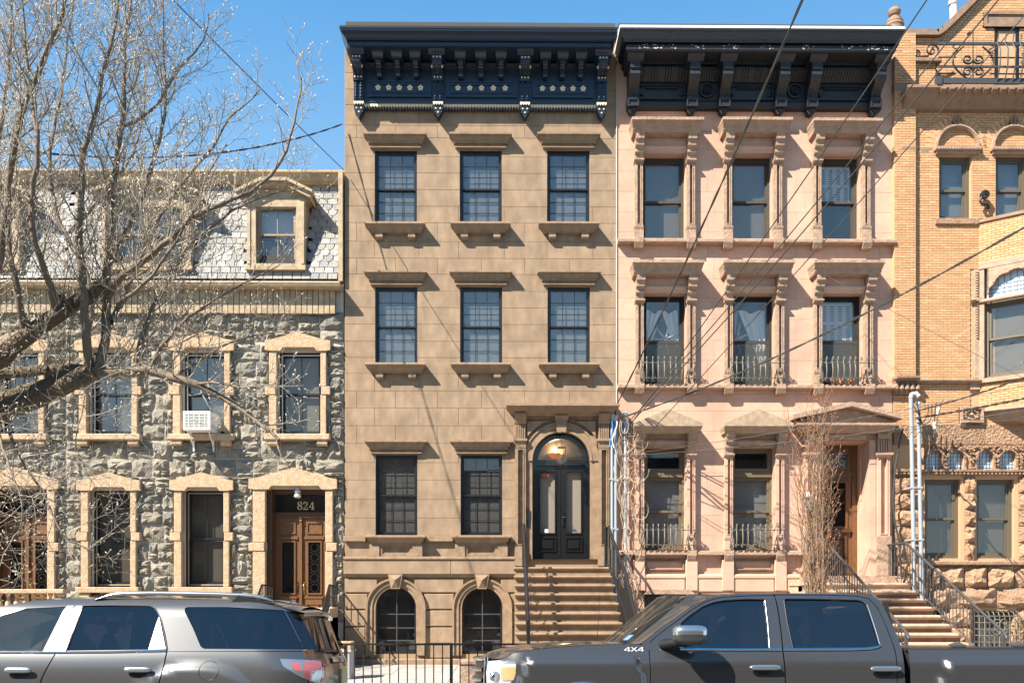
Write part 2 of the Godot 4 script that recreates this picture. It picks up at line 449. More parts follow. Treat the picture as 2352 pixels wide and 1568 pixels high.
func make_ground() -> void:
	var g := G.new()
	g.ext_x(PackedVector2Array([Vector2(9.62, -0.32), Vector2(9.62, -0.12), Vector2(11.7, 0.0), Vector2(13.6, 0.08), Vector2(16.0, 0.11), Vector2(18.4, 0.08), Vector2(20.3, 0.0), Vector2(22.4, -0.12), Vector2(22.4, -0.32)]), -120, 120)
	tag(put("road", g, mats.asphalt), "", "", "", "structure")
	g = G.new(); g.box(-300, -0.6, -300, 300, -0.31, 300)
	tag(put("ground", g, mats.earth), "", "", "", "structure")
	for s in 2:
		var z0 := 9.45 if s == 0 else 22.4
		g = G.new(); g.box(-120, -0.3, z0, 120, 0.15, z0 + 0.17)
		tag(put("kerb", g, mats.kerb), "", "", "", "structure")
	var walk := node("pavement"); tag(walk, "", "", "", "structure")
	g = G.new(); g.box(-120, -0.3, 6.0, 120, 0.14, 9.45)
	put("bed", g, mats.kerb, walk)
	for k in 22:
		for j in 2:
			g = G.new()
			var x := -14.0 + k * 1.5
			var sl := G.new(); sl.box(x + 0.006, 0.1, 6.02 + j * 1.7, x + 1.494, 0.152 + rnd(-0.002, 0.002), 7.70 + j * 1.7)
			put("slab", sl, mats.concrete if (k + j) % 3 else mats.concrete_b, walk)
	g = G.new(); g.box(-120, -0.3, 22.57, 120, 0.15, 30)
	tag(put("pavement", g, mats.concrete), "", "", "", "structure")
	var yard := node("yard"); tag(yard, "", "", "", "structure")
	g = G.new(); g.box(-16, -0.3, -0.5, 18, 0.175, 6.0)
	put("bed", g, mats.kerb, yard)
	for k in 12:
		for j in 5:
			var x := -7.0 + k * 1.2
			var sl := G.new(); sl.box(x + 0.005, 0.1, 0.2 + j * 1.16, x + 1.195, 0.192 + rnd(-0.003, 0.003), 1.35 + j * 1.16)
			put("slab", sl, mats.concrete_b if (k * 7 + j * 3) % 4 else mats.concrete, yard)

# ---------- windows shared by the houses ----------
func lattice(parent: Node, x0: float, y0: float, x1: float, y1: float, z: float, cols: int, rows: int, bar: float, pm: Material, fm: Material, tilt := 0.25) -> void:
	# panes of a sash and the bars between them
	for i in cols:
		for j in rows:
			var a := lerpf(x0, x1, float(i) / cols); var b := lerpf(x0, x1, float(i + 1) / cols)
			var c := lerpf(y0, y1, float(j) / rows); var d := lerpf(y0, y1, float(j + 1) / rows)
			var g := G.new()
			for e in ([0.0, -0.004, -0.016, -0.02] if pm == mats.pane_sky else [0.0, -0.004]):
				g.quad(Vector3((a - b) / 2, (c - d) / 2, e), Vector3((a - b) / 2, (d - c) / 2, e), Vector3((b - a) / 2, (d - c) / 2, e), Vector3((b - a) / 2, (c - d) / 2, e))
			var o := put("pane", g, pm, parent, Vector3((a + b) / 2, (c + d) / 2, z))
			o.rotation_degrees = Vector3(rnd(-tilt, tilt), rnd(-tilt, tilt), 0)
	for i in range(1, cols):
		var x := lerpf(x0, x1, float(i) / cols); var g := G.new(); g.box(x - bar / 2, y0, z - 0.006, x + bar / 2, y1, z + 0.006)
		put("muntin", g, fm, parent)
	for j in range(1, rows):
		var y := lerpf(y0, y1, float(j) / rows); var g := G.new(); g.box(x0, y - bar / 2, z - 0.006, x1, y + bar / 2, z + 0.005)
		put("muntin", g, fm, parent)

func sash_window(parent: Node, r: Rect2, z: float, fw: float, fm: Material, pm: Material, shade: Material, cols := 1, rows := 1, split := 0.5, sw := 0.045, shade_back := 0.09, called := "window", flat := false) -> Node3D:
	# a double-hung window standing in an opening, its outer frame face at z
	var w: Node3D = parent if flat else node(called, parent)
	var g := G.new()
	g.frame(r.position.x, r.position.y, r.end.x, r.end.y, fw, z - 0.14, z)
	put("window_frame" if flat else "frame", g, fm, w)
	var x0 := r.position.x + fw; var x1 := r.end.x - fw; var y0 := r.position.y + fw; var y1 := r.end.y - fw
	var ym := lerpf(y0, y1, split)
	g = G.new(); g.frame(x0, ym - 0.02, x1, y1, sw, z - 0.065, z - 0.03); put("upper_sash", g, fm, w)
	g = G.new(); g.frame(x0, y0, x1, ym + 0.02, sw, z - 0.105, z - 0.07, sw * 1.3); put("lower_sash", g, fm, w)
	lattice(w, x0 + sw, ym + sw - 0.02, x1 - sw, y1 - sw, z - 0.048, cols, rows, 0.013 if rows > 1 else 0.018, pm, fm)
	lattice(w, x0 + sw, y0 + sw * 1.3, x1 - sw, ym + 0.02 - sw, z - 0.088, cols, rows, 0.013 if rows > 1 else 0.018, pm, fm)
	if shade:
		g = G.new(); g.quad(Vector3(x0, y0, z - 0.09 - shade_back), Vector3(x0, y1, z - 0.09 - shade_back), Vector3(x1, y1, z - 0.09 - shade_back), Vector3(x1, y0, z - 0.09 - shade_back))
		put("roller_shade", g, shade, w)
	return w

# ---------- the brownstone ----------
func console(g: G, x: float, w: float, pts: Array) -> void:
	# a bracket: a side outline in (z, y) of thickness w centred on x
	g.ext_x(PackedVector2Array(pts), x - w / 2, x + w / 2)

func make_brownstone() -> void:
	var h := thing("brownstone_house", "tall tan brownstone with blue-black cornice, arched black door and stoop", "house")
	var X0 := fx(791); var X1 := fx(1416)
	var top := fy(250, 1100)
	var B: Material = mats.brownstone_trim
	# openings
	var cols3 := [[860.5, 957.5], [1056, 1152.5], [1257, 1354.5]]
	var op := []
	for c in cols3: op.append(area(c[0], 344, c[1], 518))
	for c in cols3: op.append(area(c[0] + 1, 658, c[1] + 1, 838))
	for k in 2: op.append(area(cols3[k][0] + 2, 1044, cols3[k][1] + 1, 1230))
	var door := area(1222.5, 993, 1355, 1284)
	var arch_r: float = door.size.x / 2
	var base_op := []
	for u in [909.5, 1107.5]: base_op.append(area(u - 46.5, 1349, u + 46.5, 1502))
	var holes := op + [door] + base_op
	# backing wall
	var g := G.new()
	wall(g, Rect2(X0, 0.1, X1 - X0, top + 1.45 - 0.1), holes, -0.012, 0.3)
	for a in base_op + [door]:
		spandrel(g, a, -0.012, 0.3)
	put("wall", g, mats.brown_joint, h)
	body(h, X0, X1, 0.1, fy(62, 1100), mats.brown_joint, mats.tar, mats.room_dark)
	# scored ashlar
	var vs := [120, 168, 206, 242, 288.4, 317, 360, 397.7, 436, 474, 512, 555, 593.4, 630, 669, 706.5, 745, 784, 821.5, 858, 898, 937, 978, 1018.5, 1062.6, 1102.6, 1147, 1190, 1230, 1244, 1292]
	var rows := vs.map(func(v): return fy(v, 1100))
	var bh := op.duplicate()
	bh.append(area(1183, 946, 1400, 1300))
	for k in holes.size() - 2: pass
	var odd := [819, 908, 1004.5, 1106, 1205, 1308]; var even := [860, 962, 1053, 1158.5, 1257, 1362]
	var with_joints := {0: odd, 1: even, 2: odd, 3: even, 4: odd, 11: even, 12: odd, 19: even, 20: odd, 21: even, 22: odd, 23: even, 10: odd, 9: even}
	var joints := func(k: int):
		if k in [5, 6, 7, 8, 13, 14, 15, 16, 17, 18, 24, 25, 26, 27, 28, 29]: return [908, 1104, 1305].map(func(u): return fx(u)) if k < 24 else [fx(908), fx(1104)]
		return with_joints.get(k, odd).map(func(u): return fx(u))
	blocks(h, rows, joints, X0 + 0.01, X1 - 0.01, bh, 0.0, 0.006, 0.012, func(k, j): return mats["brownstone_%d" % ((k * 5 + j * 3 + k * j) % 3)])
	# window heads, sills and sashes
	var n := 0
	for r: Rect2 in op:
		var low: bool = n >= 6
		var yt: float = r.end.y; var x0: float = r.position.x; var x1: float = r.end.x
		g = G.new()
		g.mould([Vector2(0, yt + 0.30), Vector2(0.21, yt + 0.30), Vector2(0.21, yt + 0.255), Vector2(0.17, yt + 0.25), Vector2(0.165, yt + 0.235), Vector2(0.15, yt + 0.18), Vector2(0.115, yt + 0.155), Vector2(0.115, yt + 0.105), Vector2(0.06, yt + 0.10), Vector2(0.06, yt + 0.062), Vector2(0.08, yt + 0.058), Vector2(0.08, yt + 0.02), Vector2(0.03, yt + 0.018), Vector2(0.03, yt + 0.002), Vector2(0, yt + 0.002)], x0 - 0.02, x1 + 0.02)
		put("window_hood", g, B, h)
		var ys: float = r.position.y
		g = G.new()
		g.mould([Vector2(0, ys + 0.0), Vector2(0.24, ys - 0.005), Vector2(0.25, ys - 0.02), Vector2(0.25, ys - 0.05), Vector2(0.21, ys - 0.07), Vector2(0.18, ys - 0.12), Vector2(0.13, ys - 0.17), Vector2(0.13, ys - 0.20), Vector2(0, ys - 0.20)], x0 + 0.03, x1 - 0.03, 0.92, 0.92)
		var sl := put("window_sill", g, B, h)
		if not low:
			for s in 2:
				g = G.new(); var bx: float = x0 + 0.03 if s == 0 else x1 - 0.19
				g.ext_x(PackedVector2Array([Vector2(0, ys - 0.20), Vector2(0.13, ys - 0.20), Vector2(0.13, ys - 0.30), Vector2(0.10, ys - 0.335), Vector2(0, ys - 0.335)]), bx, bx + 0.16)
				put("bracket", g, B, sl)
		var w := sash_window(h, r, -0.055, 0.035, mats.black_frame, mats.pane_sky if not low else mats.pane, mats.shade_grey if not low else mats.shade_dark, 3, 3, 0.5, 0.04, 0.025)
		n += 1
	# parlour floor: sill course, pedestals and panels
	var yb := fy(1230.5, 1000); var yl := fy(1278, 1000)
	var xr := fx(1183)
	g = G.new()
	var edges := [X0, fx(841), fx(978), fx(1041), fx(1172), xr]
	for k in 3:
		var a: float = edges[k * 2]; var b: float = edges[k * 2 + 1]
		g.fbox(a, fy(1244, 1000), -0.005, b, yb + 0.0, 0.10, 0.01)
	put("sill_course", g, B, h)
	for k in 2:
		var r: Rect2 = op[6 + k]
		var a: float = r.position.x; var b: float = r.end.x
		g = G.new()
		g.box(a - 0.12, yl, 0.0, a + 0.10, yb - 0.19, 0.13)
		put("pedestal", g, B, h)
		g = G.new(); g.box(b - 0.10, yl, 0.0, b + 0.12, yb - 0.19, 0.13)
		put("pedestal", g, B, h)
		g = G.new()
		g.frame(a + 0.10, yl, b - 0.10, yb - 0.18, 0.06, 0.0, 0.10); g.frame(a + 0.16, yl + 0.06, b - 0.16, yb - 0.24, 0.03, 0.0, 0.07)
		g.box(a + 0.19, yl + 0.09, 0.0, b - 0.19, yb - 0.27, 0.035)
		put("apron_panel", g, B, h)
	g = G.new()
	g.mould([Vector2(0, yl + 0.0), Vector2(0.15, yl - 0.005), Vector2(0.16, yl - 0.03), Vector2(0.16, yl - 0.06), Vector2(0.10, yl - 0.10), Vector2(0, yl - 0.10)], X0, xr, 0.0, 0.0)
	put("string_course", g, B, h)
	var y2 := fy(1292, 1000); var y3 := fy(1318, 1000)
	for k in 2:
		g = G.new(); var a := X0 if k == 0 else fx(1036) + 0.004; var b := fx(1036) - 0.004 if k == 0 else xr
		g.fbox(a, y3, -0.01, b, yl - 0.09, 0.13, 0.004)
		put("band_block", g, mats["brownstone_%d" % k], h)
	g = G.new(); g.mould([Vector2(0, y3), Vector2(0.10, y3), Vector2(0.08, y3 - 0.05), Vector2(0.05, y3 - 0.08), Vector2(0, y3 - 0.08)], X0, xr, 0, 0)
	put("bed_mould", g, B, h)
	# rusticated basement
	var bb := base_op.map(func(r: Rect2): return Rect2(r.position.x - 0.02, r.position.y - 0.02, r.size.x + 0.04, r.size.y + 0.02))
	var rv := [1326, 1362, 1400, 1439, 1478, 1512].map(func(v): return fy(v, 1000))
	for k in rv.size() - 1:
		var row := Rect2(X0 + 0.01, rv[k + 1] + 0.016, xr - X0 - 0.01, rv[k] - rv[k + 1] - 0.032)
		var parts := []
		var cuts := [X0 + 0.01]
		var keep := [[X0 + 0.01, 0.0], [0.0, 0.0], [0.0, xr]]
		for a in 2:
			var r: Rect2 = base_op[a]; var cx: float = r.get_center().x; var sy: float = r.end.y - r.size.x / 2
			var R: float = r.size.x / 2 + 0.2
			var ym: float = (rv[k] + rv[k + 1]) / 2
			var half: float = R if ym < sy else (sqrt(maxf(R * R - (ym - sy) * (ym - sy), 0.0)))
			keep[a][1] = cx - half; keep[a + 1][0] = cx + half
		for q in keep:
			g = G.new(); g.fbox(q[0], row.position.y, -0.02, q[1], row.end.y, 0.05, 0.012)
			put("rusticated_block", g, mats["brownstone_%d" % (k % 3)], h)
	g = G.new(); g.fbox(X0, 0.15, -0.02, xr, fy(1512, 1000), 0.15, 0.02)
	put("plinth", g, B, h)
	for r: Rect2 in base_op: arched_basement_window(h, r)
	make_brown_door(h, door)
	make_brown_cornice(h, X0, X1)
	make_stoop(h, "stoop", fx(1183, 0.75), 2.33, 0.75, 2.35, 0.28, 0.19, 12, mats.brownstone_trim)
	rebase(h, Vector3((X0 + X1) / 2, 0.19, 0))

func spandrel(g: G, r: Rect2, z: float, deep: float) -> void:
	# fills the corners over a round-headed opening and lines its arch
	var c := Vector2(r.get_center().x, r.end.y - r.size.x / 2); var R: float = r.size.x / 2
	for k in 20:
		var a := PI * k / 20; var b := PI * (k + 1) / 20
		var p := c + Vector2(cos(a), sin(a)) * R; var q := c + Vector2(cos(b), sin(b)) * R
		g.quad(Vector3(p.x, p.y, z), Vector3(p.x, r.end.y, z), Vector3(q.x, r.end.y, z), Vector3(q.x, q.y, z))
		g.quad(Vector3(p.x, p.y, z), Vector3(q.x, q.y, z), Vector3(q.x, q.y, z - deep), Vector3(p.x, p.y, z - deep))

func arched_basement_window(h: Node, r: Rect2) -> void:
	var c := Vector2(r.get_center().x, r.end.y - r.size.x / 2); var R: float = r.size.x / 2
	var B: Material = mats.brownstone_trim
	var sur := node("arch_surround", h)
	var g := G.new()
	var rings := [[R + 0.0, R + 0.07, 0.06], [R + 0.07, R + 0.17, 0.09], [R + 0.17, R + 0.215, 0.13]]
	for q in rings:
		g.ring(c.x, c.y, q[0], q[1], 0, PI, -0.02, q[2], 24)
		for s in [-1.0, 1.0]:
			var a: float = c.x + s * q[0]; var b: float = c.x + s * q[1]
			g.box(minf(a, b), r.position.y - 0.02, -0.02, maxf(a, b), c.y, q[2])
	put("moulding", g, B, sur)
	g = G.new()
	g.ext(PackedVector2Array([Vector2(c.x - 0.1, c.y + R - 0.03), Vector2(c.x + 0.1, c.y + R - 0.03), Vector2(c.x + 0.165, c.y + R + 0.30), Vector2(c.x - 0.165, c.y + R + 0.30)]), -0.02, 0.17)
	var m := Vector3(c.x, c.y + R + 0.16, 0.25)
	var q4 := [Vector3(c.x - 0.08, c.y + R - 0.01, 0.172), Vector3(c.x + 0.08, c.y + R - 0.01, 0.172), Vector3(c.x + 0.14, c.y + R + 0.275, 0.172), Vector3(c.x - 0.14, c.y + R + 0.275, 0.172)]
	for k in 4: g.tri(q4[k], m, q4[(k + 1) % 4])
	put("keystone", g, B, sur)
	var w := node("arched_window", h)
	g = G.new()
	g.ring(c.x, c.y, R - 0.05, R, 0, PI, -0.2, -0.08, 20)
	g.box(c.x - R, r.position.y, -0.2, c.x - R + 0.05, c.y, -0.08); g.box(c.x + R - 0.05, r.position.y, -0.2, c.x + R, c.y, -0.08)
	g.box(c.x - R, r.position.y, -0.2, c.x + R, r.position.y + 0.06, -0.08)
	put("frame", g, mats.black_frame, w)
	for y in [0.43, 0.66, 0.22]:
		g = G.new(); var yy: float = r.position.y + (c.y - r.position.y) * y * 1.3
		g.box(c.x - R + 0.05, yy - 0.012, -0.17, c.x + R - 0.05, yy + 0.012, -0.12); put("muntin", g, mats.iron_grey, w)
	g = G.new(); g.box(c.x - 0.012, r.position.y + 0.06, -0.17, c.x + 0.012, c.y + R - 0.05, -0.121); put("muntin", g, mats.iron_grey, w)
	for s in 2:
		var xa: float = c.x - R + 0.05 if s == 0 else c.x + 0.012; var xb: float = c.x - 0.012 if s == 0 else c.x + R - 0.05
		g = G.new()
		g.quad(Vector3(xa, r.position.y + 0.06, -0.15), Vector3(xa, c.y, -0.15), Vector3(xb, c.y, -0.15), Vector3(xb, r.position.y + 0.06, -0.15))
		put("pane", g, mats.pane, w)
		g = G.new()
		for k in 8:
			var a0: float = PI / 2 * k / 8; var a1: float = PI / 2 * (k + 1) / 8
			var sg: float = -1.0 if s == 0 else 1.0
			var rr: float = R - 0.05
			g.quad(Vector3(c.x + sg * cos(a0) * rr, c.y, -0.15), Vector3(c.x + sg * cos(a0) * rr, c.y + sin(a0) * rr, -0.15), Vector3(c.x + sg * cos(a1) * rr, c.y + sin(a1) * rr, -0.15), Vector3(c.x + sg * cos(a1) * rr, c.y, -0.15))
		put("pane", g, mats.pane, w)
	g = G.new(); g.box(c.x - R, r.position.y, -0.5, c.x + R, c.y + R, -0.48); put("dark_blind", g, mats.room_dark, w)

func make_brown_door(h: Node, d: Rect2) -> void:
	var B: Material = mats.brownstone_trim
	var c := Vector2(d.get_center().x, d.end.y - d.size.x / 2); var R: float = d.size.x / 2
	var sur := node("door_surround", h)
	var y_top := fy(924, 1291, 0.5)
	var xl := fx(1183, 0.1); var xr := fx(1399.5, 0.1)
	# entablature
	var yq := fy(946.6, 1291, 0.3)
	var g := G.new()
	g.mould([Vector2(0, y_top), Vector2(0.42, y_top), Vector2(0.42, y_top - 0.05), Vector2(0.36, y_top - 0.09), Vector2(0.28, y_top - 0.16), Vector2(0.25, yq), Vector2(0.20, yq - 0.02), Vector2(0.16, yq - 0.05), Vector2(0.06, yq - 0.06), Vector2(0, yq - 0.06)], xl + 0.18, xr - 0.18, 0.9, 0.9)
	put("entablature", g, B, sur)
	var yd := d.position.y
	# flat field round the arch
	g = G.new()
	var f := Rect2(xl + 0.24, yd, xr - xl - 0.48, yq - 0.05 - yd)
	wall(g, f, [d], 0.06, 0.30); spandrel(g, d, 0.06, 0.30)
	put("field", g, B, sur)
	g = G.new()
	g.ring(c.x, c.y, R, R + 0.05, 0, PI, 0.05, 0.10, 28); g.ring(c.x, c.y, R + 0.05, R + 0.17, 0, PI, 0.05, 0.085, 28); g.ring(c.x, c.y, R + 0.17, R + 0.205, 0, PI, 0.05, 0.11, 28)
	put("arch_moulding", g, B, sur)
	for s in [-1.0, 1.0]:
		# raised spandrel panels beside the keystone
		g = G.new()
		var xa: float = c.x + s * 0.16; var xb: float = c.x + s * 0.80; var yu: float = yq - 0.13; var yv: float = c.y + R * 0.55
		var pts := PackedVector2Array([Vector2(xa, yu), Vector2(xb, yu), Vector2(xb, yv - 0.35)])
		for k in 9:
			var a: float = lerpf(0.25, 1.36, k / 8.0)
			pts.append(c + Vector2(s * cos(a), sin(a)) * (R + 0.25))
		g.ext(pts, 0.055, 0.085)
		var inner := Geometry2D.offset_polygon(pts, -0.035)
		if inner.size(): g.ext(inner[0], 0.06, 0.105)
		put("spandrel_panel", g, B, sur)
		# pilaster
		var px: float = xl + 0.12 if s < 0 else xr - 0.12
		g = G.new()
		var yc: float = fy(1010, 1291); var yk: float = fy(1027, 1291); var yp0: float = fy(1252, 1291); var yp1: float = fy(1038, 1291)
		g.frame(px - 0.12, yp0 - 0.08, px + 0.12, yp1 + 0.1, 0.06, 0.0, 0.13, 0.09)
		g.box(px - 0.06, yp0, 0.0, px + 0.06, yp1 + 0.05, 0.06)
		g.frame(px - 0.075, yp0 - 0.0, px + 0.075, yp1 + 0.05, 0.02, 0.0, 0.145)
		g.box(px - 0.13, fy(1300, 1291), 0.0, px + 0.13, yp0 - 0.08, 0.15)
		put("pilaster", g, B, sur)
		g = G.new()
		g.mould([Vector2(0, yc), Vector2(0.20, yc), Vector2(0.20, yc - 0.05), Vector2(0.16, yc - 0.08), Vector2(0.14, yk - 0.04), Vector2(0, yk - 0.04)], px - 0.05, px + 0.05, 0.5, 0.5)
		put("capital", g, B, sur)
		g = G.new()
		var yf: float = fy(976, 1291)
		g.box(px - 0.12, yc, 0.0, px + 0.12, yf, 0.12)
		for k in 5: g.box(px - 0.115 + k * 0.0475, yc + 0.01, 0.12, px - 0.085 + k * 0.0475, yf - 0.01, 0.15)
		g.ext_x(PackedVector2Array([Vector2(0, yf), Vector2(0.16, yf), Vector2(0.2, yf + 0.1), Vector2(0.3, yf + 0.22), Vector2(0.31, yq - 0.04), Vector2(0, yq - 0.04)]), px - 0.13, px + 0.13)
		put("console", g, B, sur)
	g = G.new()
	var kt: float = yq - 0.05; var kb: float = c.y + R - 0.02
	g.ext(PackedVector2Array([Vector2(c.x - 0.1, kb), Vector2(c.x + 0.1, kb), Vector2(c.x + 0.14, kt), Vector2(c.x - 0.14, kt)]), 0.0, 0.16)
	g.mould([Vector2(0.02, kt), Vector2(0.22, kt), Vector2(0.19, kt - 0.07), Vector2(0.165, kt - 0.09)], c.x - 0.05, c.x + 0.05, 0.5, 0.5)
	put("keystone", g, B, sur)
	# the door itself
	var o := node("front_door", h)
	var M: Material = mats.black_door
	g = G.new()
	g.ring(c.x, c.y, R - 0.125, R - 0.002, 0, PI, -0.26, -0.10, 30)
	g.ring(c.x, c.y, R - 0.075, R - 0.05, 0, PI, -0.10, -0.085, 30)
	g.box(d.position.x + 0.002, yd, -0.26, d.position.x + 0.10, c.y, -0.10); g.box(d.end.x - 0.10, yd, -0.26, d.end.x - 0.002, c.y, -0.10)
	var t0 := fy(1068, 1291); var t1 := fy(1055, 1291)
	g.box(d.position.x + 0.08, t0, -0.24, d.end.x - 0.08, t1, -0.09)
	put("frame", g, M, o)
	g = G.new()
	for k in 20:
		var a := PI * k / 20; var b := PI * (k + 1) / 20; var rr := R - 0.11
		g.quad(Vector3(c.x + cos(a) * rr, t1, -0.17), Vector3(c.x + cos(a) * rr, maxf(t1, c.y + sin(a) * rr), -0.17), Vector3(c.x + cos(b) * rr, maxf(t1, c.y + sin(b) * rr), -0.17), Vector3(c.x + cos(b) * rr, t1, -0.17))
	put("fanlight_pane", g, mats.pane, o)
	for s in 2:
		var x0: float = d.position.x + 0.10 if s == 0 else c.x + 0.004
		var x1: float = c.x - 0.004 if s == 0 else d.end.x - 0.10
		var leaf := o
		g = G.new()
		var gl := [x0 + (0.09 if s == 0 else 0.13), x1 - (0.13 if s == 0 else 0.09), fy(1223, 1291), fy(1081, 1291)]
		wall(g, Rect2(x0, yd + 0.01, x1 - x0, t0 - yd - 0.01), [Rect2(gl[0], gl[2], gl[1] - gl[0], gl[3] - gl[2])], -0.14, 0.05)
		g.frame(gl[0] - 0.03, gl[2] - 0.03, gl[1] + 0.03, gl[3] + 0.03, 0.03, -0.14, -0.12)
		put("door_leaf", g, M, leaf)
		g = G.new(); g.quad(Vector3(gl[0], gl[2], -0.165), Vector3(gl[0], gl[3], -0.165), Vector3(gl[1], gl[3], -0.165), Vector3(gl[1], gl[2], -0.165))
		put("door_pane", g, mats.pane, leaf)
		g = G.new()
		var p0 := fy(1266, 1291); var p1 := fy(1233, 1291)
		g.frame(gl[0] - 0.03, p0, gl[1] + 0.03, p1, 0.025, -0.14, -0.115); g.fbox(gl[0] + 0.03, p0 + 0.06, -0.14, gl[1] - 0.03, p1 - 0.06, -0.115, 0.012)
		put("lower_panel", g, M, leaf)
		if s == 1:
			g = G.new(); g.box(x0 + 0.03, yd + 0.75, -0.14, x0 + 0.06, yd + 1.05, -0.105); g.tube(PackedVector3Array([Vector3(x0 + 0.045, yd + 0.95, -0.10), Vector3(x0 + 0.045, yd + 0.95, -0.06), Vector3(x0 + 0.13, yd + 0.95, -0.055)]), 0.011, 0.011, 6, true)
			put("handle", g, mats.black_frame, leaf)
	g = G.new(); g.quad(Vector3(d.position.x + 0.1, yd, -0.23), Vector3(d.position.x + 0.1, fy(1075, 1291), -0.23), Vector3(d.end.x - 0.1, fy(1075, 1291), -0.23), Vector3(d.end.x - 0.1, yd, -0.23))
	put("door_curtain", g, mat("door_curtain", Color(0.27, 0.235, 0.19), 0.9), o)
	# small things on the door
	g = G.new(); g.box(c.x - 0.36, fy(1222, 1291), -0.163, c.x - 0.28, fy(1214, 1291), -0.160)
	put("notice", g, mats.white_plastic, o)
	g = G.new()
	var lc := Vector2(fx(1253), fy(1089, 1253))
	var el := PackedVector2Array()
	for k in 20: el.append(lc + Vector2(cos(TAU * k / 20) * 0.085, sin(TAU * k / 20) * 0.048))
	g.ext(el, -0.163, -0.158)
	put("oval_sticker", g, mat("sticker_red", Color(0.28, 0.05, 0.04), 0.5), o)
	g = G.new()
	for y in [-0.012, 0.008]:
		var s := PackedVector3Array()
		for k in 9: s.append(Vector3(lc.x - 0.055 + k * 0.0135, lc.y + y + (0.008 if k % 2 else -0.004), -0.157))
		g.tube(s, 0.003, 0.003, 3)
	put("script_lettering", g, mats.cream, o)
	# hall behind the glass
	g = G.new()
	g.box(d.position.x - 0.3, yd, -0.78, d.end.x + 0.3, d.end.y + 0.1, -0.76)
	g.box(d.position.x - 0.32, yd, -0.78, d.position.x - 0.3, d.end.y + 0.1, -0.3); g.box(d.end.x + 0.3, yd, -0.78, d.end.x + 0.32, d.end.y + 0.1, -0.3)
	g.box(d.position.x - 0.3, yd - 0.02, -0.78, d.end.x + 0.3, yd, -0.3)
	put("hall_wall", g, mats.room_beige, o)
	# doorbell at the left jamb
	g = G.new(); g.box(fx(1213) - 0.02, fy(1190, 1213), 0.06, fx(1213) + 0.025, fy(1170, 1213), 0.10)
	g.box(fx(1213) - 0.02, fy(1211, 1213), 0.06, fx(1213) + 0.025, fy(1193, 1213), 0.09)
	put("door_bell", g, mats.black_frame, sur)

